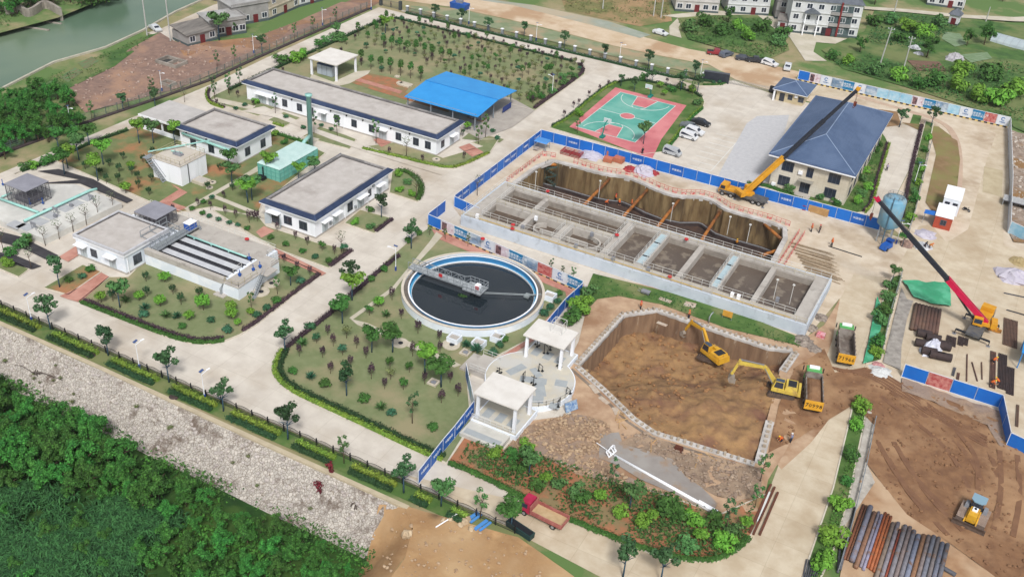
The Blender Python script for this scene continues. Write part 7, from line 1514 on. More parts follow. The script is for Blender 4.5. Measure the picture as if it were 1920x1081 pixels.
p, q = G(817,988,.2), G(857,966,.2); tag(MB().tube([(0,0,0),(q[0]-p[0],q[1]-p[1],.3)], .09, 8).obj('white_pipe', trim, loc=(p[0],p[1],.25)), 'thin white plastic pipe lying on the coping by the earth heap', 'pipe')
for k in range(9): 
    px, py = random.choice(((870,978),(838,973),(865,990),(883,990),(815,972),(760,1000),(900,1000))); c = G(px+random.uniform(-8,8), py+random.uniform(-4,4)); tag(MB().ball((0,0,.15), random.uniform(.3,.6), 7, 5, .3).obj('boulder', pm('boulder_tan', (206,186,156), (180,156,126), 1, .95), loc=(c[0],c[1],.05)), 'pale tan boulder lying on the earth by the stone coping', 'boulder', 'boulders along the coping')
# ================================================================ vegetation
def lm(n, c, c2, isl=.32, rnd=.16, k=.72): return pm('leaf_'+n, c, c2, .9, .75, rnd=rnd, island=isl, k=k, coord='obj', spec=.25)
LF = dict(green=lm('green',(74,124,54),(58,104,44)), dark=lm('dark',(52,88,50),(42,74,44)), bright=lm('bright',(120,172,62),(92,148,50)), mid=lm('mid',(92,136,76),(70,116,62)), purple=lm('purple',(92,70,78),(70,56,64)), olive=lm('olive',(122,132,82),(98,112,66)), teal=lm('teal',(66,118,84),(52,98,70)), yellow=lm('yellow',(142,166,66),(104,138,52),.4,.08), wood=lm('wood',(80,142,58),(46,98,40),.55,.32,.72), grey=lm('grey',(128,140,112),(104,118,92)), red=lm('red',(132,40,46),(104,32,40)), camph=lm('camph',(78,118,74),(54,92,54)))
bark = pm('bark', (110,92,76), (86,72,60), 4, .95); bark_b = pm('bark_blue', (62,92,110), (50,74,92), 4, .9)
def trunk(m, h, r, lean=0, limbs=0, spread=1.0, top=None):
    p = [(0,0,-.1),(lean*.4,0,h*.5),(lean,lean*.3,h)]; m.tube(p, r, 7, r*.55)
    for i in range(limbs):
        a = i*2.4+random.uniform(-.4,.4); z = h*random.uniform(.75,1); m.tube([(lean*.8,0,z),(math.cos(a)*spread*.5,math.sin(a)*spread*.5,z+spread*.45),(math.cos(a)*spread,math.sin(a)*spread,z+spread*.8)], r*.5, 5, r*.15)
    return m
def mk(kind, v):
    random.seed(hash((kind, v)) % 9973 if False else sum(map(ord, kind))*31+v); T = MB(); C = MB(); bm_ = bark
    if kind == 'grove': trunk(T,1.9,.07,0,4,.5); C.leaves((0,0,2.7),(.75,.75,.95),130,.26,lo=-.8); C.leaves((.2,.1,3.3),(.55,.5,.5),50,.24); lf = 'green'
    elif kind == 'round': trunk(T,1.0,.06,0,3,.4); [C.leaves((.38*math.cos(a),.38*math.sin(a),1.35+.6*random.random()),(.45,.45,.4),36,.23,shell=.3) for a in (0,1.3,2.5,3.8,5.1)]; lf = 'teal' if v else 'green'
    elif kind == 'olive': trunk(T,1.0,.06,0,4,.5); C.leaves((0,0,1.7),(.9,.9,.7),95,.22,shell=.3); lf = 'olive'
    elif kind == 'ball': trunk(T,.4,.08); [C.leaves((.3*math.cos(a),.3*math.sin(a),.45+.22*random.random()),(.45,.45,.45),42,.21,lo=-.5,shell=.3) for a in (0,1.4,2.7,4.1,5.2)]; lf = 'green' if v else 'teal'
    elif kind == 'bright': trunk(T,.8,.07,0,4,.5); [C.leaves((.65*math.cos(a),.65*math.sin(a),1.2+.5*random.random()),(.6,.6,.5),52,.25,lo=-.7,shell=.4) for a in (0,1.1,2.2,3.3,4.3,5.4)]; C.leaves((.1,.1,1.9),(.5,.5,.4),40,.24); lf = 'bright'
    elif kind == 'purple':
        trunk(T,.9,.05,0,5,.45)
        for i in range(7): a = i*.9; C.leaves((.3*math.cos(a),.3*math.sin(a),1.55+.16*(i%3)),(.2,.2,.62),20,.17,lo=-1,shell=.2)
        lf = 'purple'
    elif kind == 'vase':
        trunk(T,.9,.05,0,5,.5)
        for i in range(6): a = i*1.05; C.leaves((.4*math.cos(a),.4*math.sin(a),1.6),(.32,.32,.55),26,.2,shell=.3)
        lf = 'dark'
    elif kind == 'yucca':
        trunk(T,.3,.1)
        for i in range(46):
            a = i*2.4; e = random.uniform(.25,1.35); L = random.uniform(.9,1.3); d = Vector((math.cos(a)*math.cos(e),math.sin(a)*math.cos(e),math.sin(e))); s = Vector((-math.sin(a),math.cos(a),0))*.07; p = Vector((0,0,.3)); C.add([p-s,p+s,p+d*L*.6+s*.9,p+d*L-Vector((0,0,.15)),p+d*L*.6-s*.9],[(0,1,2,3,4)])
        lf = 'teal' if v else 'mid'
    elif kind == 'leafy':
        bm_ = bark_b; trunk(T,2.6,.11,.1,5,1.0)
        for i in range(8): a = i*2.4; r = .35+.75*(i%3)/2; C.leaves((r*math.cos(a),r*math.sin(a),3.2+.9*((i*5)%7)/6),(.8,.8,.5),62,.32,lo=-.6)
        lf = 'green' if v == 0 else 'bright' if v == 1 else 'mid'
    elif kind == 'street':
        bm_ = bark_b; trunk(T,2.5,.12,.05,6,1.0)
        for i in range(9): a = i*2.4+v; r = .3+.85*(i%4)/3; C.leaves((r*math.cos(a),r*math.sin(a),3.2+1.7*((i*4)%9)/8),(.58,.58,.48),58,.27,lo=-.9,shell=.65)
        lf = 'camph' if v != 1 else 'dark'
    elif kind == 'slim':
        trunk(T,3.0,.07,.15,7,.7)
        for i in range(7): a = i*2.4; C.leaves((.5*math.cos(a),.5*math.sin(a),2.3+.35*i),(.38,.38,.4),20,.24,shell=.3)
        lf = 'mid' if v else 'camph'
    elif kind == 'bare':
        trunk(T,2.2,.06,.1,9,.9); C.leaves((0,0,3.0),(1.0,1.0,.9),42,.17,shell=.4); lf = 'grey'
    elif kind == 'wood':
        trunk(T,3.5,.2,.2,5,1.6)
        for i in range(22): a = i*2.4+v; r = .3+2.1*((i*3)%22)/21; C.leaves((r*math.cos(a),r*math.sin(a),3.2+3.4*((i*5)%22)/21-.35*r),(.8,.8,.95),95,.27,lo=-.5,up=.8,shell=.2)
        lf = 'wood'
    elif kind == 'bush':
        trunk(T,.5,.07,0,4,.5)
        for i in range(6): a = i*2.4+v; r = .2+.7*(i%3)/2; C.leaves((r*math.cos(a),r*math.sin(a),.6+.6*(i%2)),(.7,.7,.55),60,.26,lo=-.6)
        lf = ('mid','green','bright')[v % 3]
    nm = dict(grove='lawn_tree',round='small_tree',olive='small_tree',ball='ball_shrub',bright='bright_shrub',purple='purple_shrub',vase='small_tree',yucca='spiky_shrub',leafy='leafy_tree',street='street_tree',slim='slim_tree',bare='bare_tree',wood='wood_tree',bush='bush')[kind]
    t = thing(nm, (0,0,0), 'x', 'shrub' if kind in ('ball','bright','purple','yucca','bush') else 'tree')
    T.obj('trunk', bm_, t, True); C.obj('crown', LF[lf], t); t['used'] = 0; return t
PROTO = {}; VAR = dict(round=2, ball=2, leafy=3, street=3, slim=2, wood=4, bush=3, yucca=2, grove=2)
PHR = dict(grove='slender lawn tree with upright green crown', round='small round-headed tree', olive='small dull olive-green tree', ball='clipped round ball shrub', bright='bright yellow-green domed shrub', purple='purple-leaved vase-shaped shrub', vase='small dark vase-shaped tree', yucca='spiky fountain-shaped shrub', leafy='leafy tree with a blue-painted trunk', street='street tree with tufted round crown', slim='slim sparse young tree', bare='thin nearly bare tree', wood='broad green tree', bush='loose green bush')
NUMW = ['leftmost','second from left','third from left','fourth from left','fifth from left','sixth from left','seventh from left','eighth from left']
def put(kind, x, y, z, s, label, group):
    global _pv
    v = random.randrange(VAR.get(kind, 1)); key = (kind, v)
    st = random.getstate()
    if key not in PROTO: PROTO[key] = mk(kind, v)
    random.setstate(st); p = PROTO[key]; sc = (s*random.uniform(.92,1.08), s*random.uniform(.92,1.08), s*random.uniform(.9,1.12)); rz = random.uniform(0,6.28)
    if not p['used']: p['used'] = 1; p.location = (x,y,z); p.rotation_euler.z = rz; p.scale = sc; t = p
    else: t = dup(p, (x,y,z), rz, sc)
    if 'used' in t and t is not p: del t['used']
    t['label'] = label; t['group'] = group; return t
def zone(kind, pts, where, s=1.0, z=.1):
    """plants of one kind standing in one place; told apart by their order across the photograph"""
    pts = sorted(pts); n = len(pts); ph = PHR[kind]
    for i, p in enumerate(pts):
        x, y = G(p[0], p[1], z); k = p[2] if len(p) > 2 else 1
        if n == 1: lab = '%s %s' % (ph, where)
        elif n <= 8: lab = '%s %s, %s' % (ph, where, 'rightmost' if i == n-1 else NUMW[i])
        else: lab = '%s %s' % (ph, where)
        put(kind, x, y, z, s*k*(.86 if kind in ('purple','vase') else 1.15 if kind in ('leafy','street') else 1), lab, '%s %s' % (ph, where))
random.seed(21)
Q = lambda x0, y0, L: [(x0+p[0]/4, y0+p[1]/4, *p[2:]) for p in L]
# lower garden
zone('leafy', [(642,606,1.05),(660,563,1.1),(697,660,1.0),(736,660,1.05),(797,701,1.1),(827,725,1.15)], 'on the lawn below the clarifier', 1.0)
zone('street', [(535,660),(650,741)], 'at the left of the clarifier lawn', .95); zone('slim', [(773,793,1.1)], 'on bare soil near the lawn hedge', 1.1)
zone('purple', Q(480,540,[(540,355),(580,435),(325,510),(500,520),(755,450),(825,525),(560,640),(865,680,1.2),(965,755),(1215,340,1.2),(1175,510,1.15),(1380,480),(1375,400),(1515,810,1.2),(1390,860,1.2),(1455,710),(1265,720),(1020,90,1.2),(1090,230),(710,590)]), 'on the lawn around the clarifier', 1.15)
zone('round', Q(480,540,[(455,410),(650,500),(1005,600),(1150,630),(1105,760),(850,205)]), 'on the clarifier lawn', 1.0); zone('olive', Q(480,540,[(680,375),(1010,685)]), 'on the clarifier lawn', 1.0)
zone('ball', Q(480,540,[(275,640,1.1),(520,740,1.35),(810,850,1.45),(1015,950,1.2),(1325,1060,1.2),(405,310,1.4),(600,165,1.3)]), 'on the clarifier lawn', 1.0); zone('bright', Q(480,540,[(920,140)]), 'left of the clarifier by the path', .9)
zone('yucca', Q(480,540,[(350,430),(410,680),(940,910),(975,215),(1655,480,1.3),(1580,440)]), 'on the clarifier lawn', 1.1)
zone('ball', [(925,665,1.2),(937,650),(945,640),(1020,590,1.2),(1032,579),(1045,568),(1047,554)], 'between clarifier and plaza', 1.1)
zone('slim', [(805,441,.7),(835,449,.7),(877,462,.7),(1032,510,.8),(1054,520,.7),(1074,526,.8)], 'along the printed hoarding', .8)
zone('street', [(771,466),(656,535)], 'along the purple hedge by the clarifier lawn', .95); zone('ball', [(696,527),(720,509),(785,440),(765,455)], 'in the strip by the cement path', 1.1); zone('bare', [(640,473),(762,292),(780,372),(895,366)], 'near the crossroads', 1.25)
zone('bush', [(1095,575,1.2),(1085,590,1.4),(1075,600,1.3),(1068,610,1.0),(1105,555,1.1)], 'behind the blue hoarding by the plaza', 1.1)
# house lawns
zone('purple', Q(480,270,[(160,655),(297,715),(385,760),(590,830),(210,890),(310,950),(405,985),(10,580,1.2)]), 'on the lawns below the pump house', 1.05)
zone('ball', Q(480,270,[(225,765),(350,815),(445,855),(545,890),(110,715),(335,1040,1.3)]), 'on the lawn below the pump house', 1.0); zone('round', [(604,470),(645,474,1.1)], 'at the drive by the pump house corner', 1.0); zone('street', [(715,407)], 'in front of the pump house doors', .9)
zone('bush', Q(480,270,[(860,510),(750,600),(865,635),(1080,360),(1165,390),(1130,300)]), 'in the small lawns beside the pump house', .75); zone('leafy', [(545,535)], 'at the filter tank stair', .8)
zone('purple', Q(0,270,[(1680,415),(1485,470),(1580,490),(1690,530),(1770,560),(1870,590,1.3),(1905,570,1.2),(1300,510)]), 'on the lawn behind the filter tank', 1.0)
zone('ball', Q(0,270,[(1440,495),(1520,530),(1570,550),(1525,445),(1590,410),(1640,575),(1720,600),(1785,615),(1855,645)]), 'in the row behind the filter tank', .9)
zone('leafy', Q(0,270,[(1740,300),(1860,440,1.1),(1890,420),(1720,200)])+[(590,330,.9),(560,340,.8),(505,330)], 'around the green ribbed tank', 1.0); zone('vase', Q(0,270,[(1650,205),(1560,345),(1745,350)]), 'right of the square tank', 1.05)
# west garden
zone('leafy', Q(0,270,[(485,230,1.1),(735,275),(775,155),(510,180),(595,120)])+Q(0,0,[(1045,1075),(1150,1075),(1315,1090)]), 'in the red-soil garden at the left', 1.05)
zone('leafy', Q(0,0,[(445,1130),(560,1110),(670,1090)]), 'on the left road edge', 1.0)
zone('vase', Q(0,270,[(640,190),(925,120),(895,215),(758,240),(820,170),(800,295),(1035,275),(1040,335),(1120,180),(1075,140),(1140,290),(1120,385),(990,235),(1150,85),(890,290)]), 'in the red-soil garden', 1.1)
zone('bright', Q(0,270,[(985,190,.85),(945,365,1.05)]), 'in the red-soil garden', 1.0); zone('bare', Q(0,270,[(340,760),(445,710),(550,655),(650,605),(740,550),(850,495)]), 'in front of the low white basin', 1.15); zone('bare', Q(0,270,[(25,790),(235,930)]), 'on the dark netting strips', 1.1)
zone('bush', Q(0,270,[(190,770,1.4),(75,830),(60,920),(215,740),(250,180),(340,150),(380,130),(200,190)]), 'around the low white basin', 1.0); zone('ball', Q(0,270,[(680,955,1.3),(620,1005,1.2),(520,1035,1.1)]), 'left of the filter house path', 1.0); zone('street', [(112,538)], 'beside the drive at the filter house', 1.0)
F4 = lambda L: [(120+p[0]/4.571, 370+p[1]/4.571, *p[2:]) for p in L]
zone('leafy', F4([(480,945)]), 'at the brick path by the filter house', 1.05); zone('vase', F4([(705,720),(715,850),(935,830),(1005,920,1.1),(1165,860,1.1),(420,890,1.2)]), 'on the lawn in front of the filter tank', 1.1)
zone('bright', F4([(865,725),(830,930),(1195,965,1.25),(650,880,.8),(1435,970,.9),(1440,1040,1.05),(1075,1050,.8),(320,900,.9)]), 'on the lawn in front of the filter tank', 1.0); zone('yucca', F4([(530,900),(695,960),(875,1030),(970,1035)]), 'on the lawn in front of the filter tank', 1.1)
zone('ball', F4([(685,1020,1.2),(1260,1065),(1820,905,1.1),(1740,960),(1655,1020)])+[(342,615,.9),(427,622,1.2)], 'along the lower edge of the filter tank lawn', 1.1); zone('slim', F4([(1610,960),(1830,830)]), 'beside the round manhole slabs', .8)
zone('bright', [(446,610,.8),(470,590,.8)], 'at the road bend of the filter tank lawn', .8)
# workshop front
zone('slim', Q(480,0,[(435,1000,1.1),(610,1020),(900,1075,1.1),(145,850),(1720,1030,1.1),(1670,1080)]), 'in front of the long workshop', 1.05); zone('ball', Q(480,0,[(490,950),(355,965),(225,885),(565,980),(1775,990),(1810,1045)])+[(459,199),(442,206)], 'in front of the long workshop', .95)
zone('purple', [(446,184),(407,198),(475,200),(730,290),(792,305),(870,300)], 'in the beds round the workshop', 1.0); zone('bright', Q(480,0,[(1585,975)]), 'between the workshop and the blue shed', .9); zone('vase', Q(480,0,[(1550,1020)]), 'between the workshop and the blue shed', 1.0); zone('slim', [(403,187),(430,178)], 'at the hedge corner left of the workshop', .9); zone('bush', [(535,270,.9),(560,283,.9),(590,300,.9),(480,195,.9),(516,255,.8),(745,330,.9),(565,300,.7)], 'along the path behind the green tank', .9)
# tree lawn
zone('grove', Q(480,0,[(790,490),(862,520),(938,540),(1010,555),(1085,570),(1158,590),(1232,610),(955,360),(1017,380),(1078,395),(1140,410),(1200,415),(1265,430),(1322,455),(1385,470),(1447,475)]), 'in the full rows on the tree lawn', 1.12)
zone('bush', Q(480,0,[(200,480,1.5),(300,460,1.5),(350,440,1.4),(600,310,1.5),(640,300,1.2),(470,340),(520,320)]), 'along the tree lawn border by the road', 1.1); zone('leafy', Q(480,0,[(970,250,1.1),(610,300,.9)]), 'at the far corner of the tree lawn', 1.0)
pts = {'grove':[], 'purple':[], 'olive':[], 'round':[]}
for j in range(10):
    for i in range(21):
        x = -97+i*3.05+random.uniform(-.5,.5); y = 76.5+j*3.45+random.uniform(-.4,.4)
        if j < 4 and x < -62: continue
        if y < 79 and -62 < x: pass
        d = CAM; px_ = None
        kd = random.choices(('grove','purple','olive','round'), (2,4,4,3))[0]; pts[kd].append((x,y))
for x in np.arange(-96,-61,3.2):
    for y in (52,56,72,75.5,83,87): 
        if (y > 70 or x < -92 ): 
            if random.random() < .55: pts[random.choice(('purple','olive','round'))].append((x+random.uniform(-.6,.6), y+random.uniform(-.5,.5)))
for kd, L in pts.items():
    for x, y in L: put(kd, x, y, .1, random.uniform(.7,1.05), PHR[kd]+' in the scattered back rows of the tree lawn', PHR[kd]+' at the back of the tree lawn')
zone('bush', Q(960,0,[(150,750,1.2),(300,700),(390,640,1.1),(465,590),(285,520),(375,590),(215,740)]), 'at the right end of the tree lawn', 1.0)
zone('street', Q(480,0,[(1345,140),(1540,175),(1740,250)])+Q(960,0,[(90,275),(390,365),(690,445),(1020,515),(1370,585)]), 'along the pillar fence', .8)
zone('purple', Q(960,0,[(30,355),(120,380),(200,405),(295,420),(370,455),(440,475),(475,475),(520,510)])+Q(480,0,[(1270,190),(1450,220),(1480,260),(1610,280),(1635,300),(1690,320),(1780,320),(1855,340)]), 'in the border along the north lane', .9)
# court
zone('street', Q(960,0,[(1265,680,1.1),(1390,690),(815,650,.8),(915,690,.8),(1010,620,.7),(1050,620,.8)]), 'round the far side of the court', .8); zone('bright', Q(960,0,[(1110,660),(1140,720,.9)]), 'beside the far basketball stand', .8); zone('purple', Q(960,0,[(720,650),(655,690),(575,730),(460,810),(500,790),(390,880),(1160,630)]), 'along the road edge of the court lawn', 1.0); zone('leafy', Q(960,0,[(985,1080)]), 'at the near corner of the court', .95); zone('slim', Q(960,0,[(490,1000),(1350,720)]), 'beside the court paving', .9); zone('bush', Q(960,0,[(500,870),(1395,790),(1340,690),(1200,690),(980,600),(1265,660)]), 'on the green court lawn', 1.0)
zone('ball', Q(960,0,[(1510,630),(1555,625),(1580,610)]), 'in the island by the slate wall', .9)
# office and strips
zone('bush', Q(1440,270,[(760,110),(720,210),(700,280),(740,340),(690,390),(660,440),(510,460),(400,415),(150,355),(800,60),(830,20)]), 'on the lawn round the office', .95); zone('street', [(1686,238),(1745,238)], 'in the garden beds behind the office', .9); zone('bush', Q(1440,270,[(1170,60),(1130,150),(1095,430,1.2),(1090,380),(1150,210),(1120,300),(1065,560)])+[(1741,262)], 'in the strip right of the office road', .9)
zone('bush', [(1655,587,1.2),(1647,607,1.3),(1645,647,1.3),(1668,540),(1660,560),(1640,665)], 'in the strip beside the green netting', 1.0); zone('leafy', [(1672,527,.8),(1691,462,.8)], 'at the yard corner under the crane boom', .8)
zone('bush', [(1612,768,1.6),(1592,860,1.4),(1575,955,1.6),(1557,1012,1.9),(1545,1062,1.7),(1604,800,1.2),(1585,905)], 'in the long strip beside the lower right road', .8); 
# lower strip
zone('leafy', [(991,892,1.0),(1180,955,1.0)], 'in the planted strip above the red truck', .95); zone('bright', [(1124,940),(1221,975),(1312,1012,1.1),(1396,990),(1022,905)], 'in the planted strip by the lower road', .85); zone('slim', [(1360,998,1.2),(1425,903,1.2),(1146,912),(1415,952)], 'in the planted strip by the lower road', 1.0)
zone('bush', [(1077,930,1.1),(1050,915),(1246,960,1.5),(1270,970,1.2),(1287,1026,1.2),(1355,1022,1.3),(1340,982,1.3),(1300,985,1.2),(1200,985),(1160,965),(1095,940),(1375,1000),(975,885),(1005,915),(960,860,1.1),(985,850,1.2),(930,855)], 'in the planted strip by the lower road', 1.0)
# railing row
zone('street', [(95,617),(203,666),(317,716),(419,770),(540,823),(757,923)], 'in the hedge outside the black railing', 1.0, .09); zone('slim', [(645,868),(900,972)], 'in the hedge outside the black railing', 1.15, .09); zone('leafy', [(827,948),(958,990,1.1)], 'near the end of the black railing', .95, .09); zone('street', [(1168,1082),(1238,1092)], 'at the bottom edge by the lower road', 1.0, .05)
# left road and fence
zone('slim', Q(0,0,[(1630,520),(1760,480),(1145,700),(690,905,1.1)])+Q(480,0,[(430,235),(595,175),(290,295)]), 'along the mesh fence', .95); zone('street', Q(0,0,[(925,825),(1165,800)])+Q(480,0,[(45,395)]), 'along the mesh fence', .8); zone('bare', Q(0,0,[(1385,765)])+Q(480,0,[(155,470)]), 'on the left road edge', .9); zone('slim', Q(0,0,[(1715,700,1.1),(1800,650,1.1),(1610,710)]), 'on the inner edge of the left road', 1.0); zone('leafy', [(411,76,1.3)], 'beside the flat-roofed block house', 1.2)
# woods
random.seed(5)
def wood(poly_px, z, sp, kind, label, group, s=(.8,1.15)):
    P = GP(poly_px, z); xs = [p[0] for p in P]; ys = [p[1] for p in P]; y = min(ys); r = 0
    while y < max(ys):
        x = min(xs)+(sp/2 if r % 2 else 0)
        while x < max(xs):
            q = (x+random.uniform(-.4,.4)*sp, y+random.uniform(-.4,.4)*sp)
            if inside(q, P): put(kind, q[0], q[1], z, random.uniform(*s), label, group)
            x += sp
        y += sp*.87; r += 1
wood([(-60,728),(30,752),(130,795),(260,880),(350,930),(400,955),(330,985),(200,950),(90,930),(-60,930)], -5, 2.6, 'wood', 'broad green tree in the dense wood below the stone bank', 'trees of the dense wood', (.42,.9))
wood([(340,1000),(430,980),(520,1010),(620,1060),(670,1100),(680,1180),(250,1180),(260,1060)], -5, 2.9, 'wood', 'lower bushy tree in the wood by the foot of the earth heap', 'bushy trees near the heap', (.38,.62))
wood([(-60,950),(90,960),(200,970),(270,1000),(270,1150),(-60,1150)], -5, 5.2, 'wood', 'low tree rising from the reeds in the near left corner', 'low trees among the reeds', (.3,.5))
wood([(-60,225),(10,205),(60,170),(110,175),(150,225),(160,240),(60,280),(-60,330)], 0, 3.4, 'wood', 'broad green tree in the thicket by the mesh fence', 'trees of the riverside thicket', (.5,.8))
wood([(-30,20),(40,5),(120,-5),(230,-30),(230,0),(140,18),(90,8),(0,40)], 0, 3.6, 'wood', 'dark tree on the far river bank', 'trees of the far river bank', (.6,.9))
for px, py, s, lb in ((1612,98,.75,'dark rounded tree beside the columned village house'),(1365,42,.7,'dark rounded bush in front of the village houses'),(1737,108,1.1,'tall tree beside the pale sheets in the gardens'),(1812,86,.75,'round tree by the vegetable beds, left of a bigger one'),(1845,84,1.0,'bigger round tree by the vegetable beds'),(1790,4,.9,'dark tree at the top edge by the village lane'),(1640,8,.8,'dark tree behind the columned village house'),(1880,2,.8,'dark tree at the top right corner'),(1390,8,.5,'small dark tree squeezed between two village houses'),(440,62,.5,'low green tree in front of the block house')): put('wood', *G(px, py, .2), .1, s, lb, 'trees round the village')
zone('bush', [(1290,60,1.8),(1320,50,2.0),(1350,65,1.8),(1400,75,1.8),(1430,60,2.0),(1455,85,1.6),(1470,70,1.8),(1380,55,1.6)], 'in the weedy field before the village', 1.2)
zone('bush', [(1640,140,1.6),(1680,150,1.8),(1720,165,1.8),(1750,160,2.2),(1790,170,2.2),(1830,190,2.2),(1870,200,2.4),(1900,180,2.6),(1850,150,2.2),(1800,140,2),(1640,50,1.8),(1670,45,1.8),(1700,60,2),(1730,70,2),(1760,50,1.8),(1690,80,1.6),(1560,110,1.4),(1590,120,1.4)], 'in the overgrown field behind the far hoarding', 1.2)
def undergrowth(name, poly, n, size, mat, label=None, z=.05, hgt=.7, long=False):
    xs = [p[0] for p in poly]; ys = [p[1] for p in poly]; m = MB(); k = 0
    while k < n:
        x, y = random.uniform(min(xs),max(xs)), random.uniform(min(ys),max(ys))
        if not inside((x,y), poly) or noise.noise(Vector((x*.16,y*.16,size))) < random.uniform(-.5,.25): k += .34; continue
        if long:
            for _ in range(3): a = random.uniform(0,6.28); L = random.uniform(.6,1.2)*hgt*2; s = Vector((-math.sin(a),math.cos(a),0))*size*.18; p = Vector((x+random.uniform(-.3,.3),y+random.uniform(-.3,.3),z)); d = Vector((math.cos(a)*.5,math.sin(a)*.5,1))*L*.6; e = p+d+Vector((math.cos(a)*.5,math.sin(a)*.5,-.1))*L*.7; m.add([p-s,p+s,p+d+s,e,p+d-s],[(0,1,2,4),(4,2,3)])
        else: m.leaf((x,y,z+random.uniform(0,hgt)), (random.gauss(0,.6),random.gauss(0,.6),1), size*random.uniform(.6,1.3))
        k += 1
    o = m.obj(name, mat); tag(o, label or 'loose low green growth', 'undergrowth', kind='stuff'); return o
und = lm('under',(84,124,56),(60,98,44),.4,0); und2 = lm('under_dark',(70,122,66),(46,90,50),.55,0,.68)
undergrowth('reeds', GP([(-80,920),(90,925),(200,945),(330,965),(350,985),(260,1060),(280,1180),(-80,1180)], -5), 15000, .5, und2, 'dense dark reeds and tall grass below the wood', -5, 1.3, True)
undergrowth('scrub', GP([(-80,680),(130,750),(260,838),(400,930),(520,990),(700,1070),(700,1200),(-80,1200)], -5), 30000, .32, lm('under_wood',(84,140,52),(54,106,42),.5,0,.7), 'low green scrub under the wood', -5, 1.3)
undergrowth('scrub', GP([(-60,320),(-40,205),(35,170),(200,100),(270,70),(290,68),(215,125),(118,172),(160,214),(140,240),(-20,290)]), 3600, .3, und, 'low green scrub on the river edge', .1, .7)
undergrowth('scrub', GP([(1270,40),(1330,32),(1420,40),(1470,75),(1480,95),(1440,112),(1380,100),(1290,75)]), 3000, .42, und, 'weedy growth before the village houses', .1, .9)
undergrowth('scrub', GP([(1560,120),(1620,105),(1700,130),(1800,120),(1900,120),(2000,200),(1950,245),(1890,222),(1700,165)]), 6500, .42, lm('under_field',(84,132,66),(58,106,52),.4,0), 'tall weeds in the field behind the far hoarding', .1, 1.1)
undergrowth('scrub', GP([(1050,-10),(1250,-10),(1255,40),(1200,48),(1130,34),(1060,18)]), 1500, .4, lm('under_dry',(132,138,84),(106,118,68),.4,0), 'dry weeds beyond the sandy road', .1, .6)
undergrowth('scrub', GP([(0,0),(240,-30),(235,0),(150,15),(85,5),(30,35),(0,65),(-60,60)]), 3500, .45, und, 'overgrown far river bank', .1, 1.0)
undergrowth('scrub', GP([(1620,80),(1650,30),(1720,30),(1800,45),(1790,58),(1720,95)]), 2600, .38, und2, 'dark green crops beside the columned house', .1, .8)
undergrowth('scrub', GP([(880,830),(1000,852),(1130,895),(1250,930),(1350,965),(1420,935),(1400,1005),(1345,1045),(1260,1040),(1180,1012),(1090,975),(1000,930),(860,862)]), 9500, .27, lm('under_strip',(84,120,58),(56,92,44),.4,0), 'patchy weeds in the planted strip by the lower road', .15, .7)
undergrowth('scrub', GP([(1115,515),(1250,555),(1500,640),(1500,652),(1350,615),(1200,555),(1120,560),(1085,600),(1060,605),(1090,570)]), 2600, .2, lm('under_tank',(60,108,50),(46,86,42),.4,0), 'green weeds along the foot of the aeration tank', .1, .4)
undergrowth('scrub', GP([(1725,270),(1745,272),(1717,390),(1705,425),(1692,418),(1705,352)]), 900, .2, und, 'weeds in the strip right of the office road', .15, .5)
undergrowth('scrub', GP([(1612,750),(1627,758),(1592,930),(1560,1040),(1525,1110),(1510,1100),(1575,920)]), 2200, .2, lm('under_lime',(98,144,60),(70,118,48),.4,0), 'bright weeds in the strip beside the lower right road', .15, .5)
undergrowth('scrub', GP([(1676,520),(1692,518),(1664,620),(1652,670),(1636,680),(1646,605)]), 900, .2, und, 'weeds in the strip beside the green netting', .15, .5)
undergrowth('scrub', GP([(1590,375),(1625,270),(1662,275),(1650,320),(1630,385),(1618,398),(1600,400)]), 1500, .2, lm('under_office',(66,116,48),(52,96,42),.4,0), 'ground cover plants on the office lawn', .15, .4)
# hedges
def hedge(path, w, h, mats, label, dens=60, z=.12, size=.2):
    """hedge of one or two coloured rows; each row a part"""
    t = thing('hedge', (0,0,0), label, 'hedge'); n = len(mats)
    for i, mt in enumerate(mats):
        pth = offset(path, (i-(n-1)/2)*w/n) if n > 1 else path; m = MB(); ww = w/n; hh = h*(1+.12*(i%2))
        ribbon(m, pth, ww*.55, z-.1, z+hh*.5)
        for x, y, a in along(pth, 1/(dens*ww)): 
            u = random.uniform(-.55,.55)*ww; v = random.random(); m.leaf((x-math.sin(a)*u, y+math.cos(a)*u, z+hh*(.25+.75*v)+.06*math.sin(x*2)), (-math.sin(a)*u*2+random.gauss(0,.4),math.cos(a)*u*2+random.gauss(0,.4),.9), size*random.uniform(.7,1.3))
        m.obj('hedge_row', LF[mt], t)
    return t
hedge(chaikin(GP([(748,480),(700,518),(652,561),(602,603),(562,633),(536,655)]),1,False), 1.0, .7, ['purple'], 'dark purple hedge between the road and the clarifier lawn')
hedge(chaikin(GP([(534,657),(520,684),(521,704),(545,729),(603,756),(702,802),(792,845),(832,860)]),2,False), 1.7, .7, ['green','yellow'][::-1] and ['dark','yellow'][::-1], 'long curved hedge of lime and dark rows round the clarifier lawn')
hedge(chaikin(GP([(155,566),(242,600),(312,627),(357,640),(390,642),(420,637)]),1,False), 1.5, .65, ['green','purple'], 'long hedge of green and purple rows below the filter tank lawn'); hedge(chaikin(GP([(455,622),(484,603),(530,567),(566,540),(598,516)]),1,False), .9, .6, ['purple'], 'purple hedge on the right edge of the filter tank lawn'); hedge(GP([(618,500),(658,471)]), 1.1, .65, ['purple'], 'purple hedge on the drive below the pump house'); hedge(GP([(704,435),(735,412)]), 1.0, .6, ['purple'], 'short purple hedge of the small square lawn')
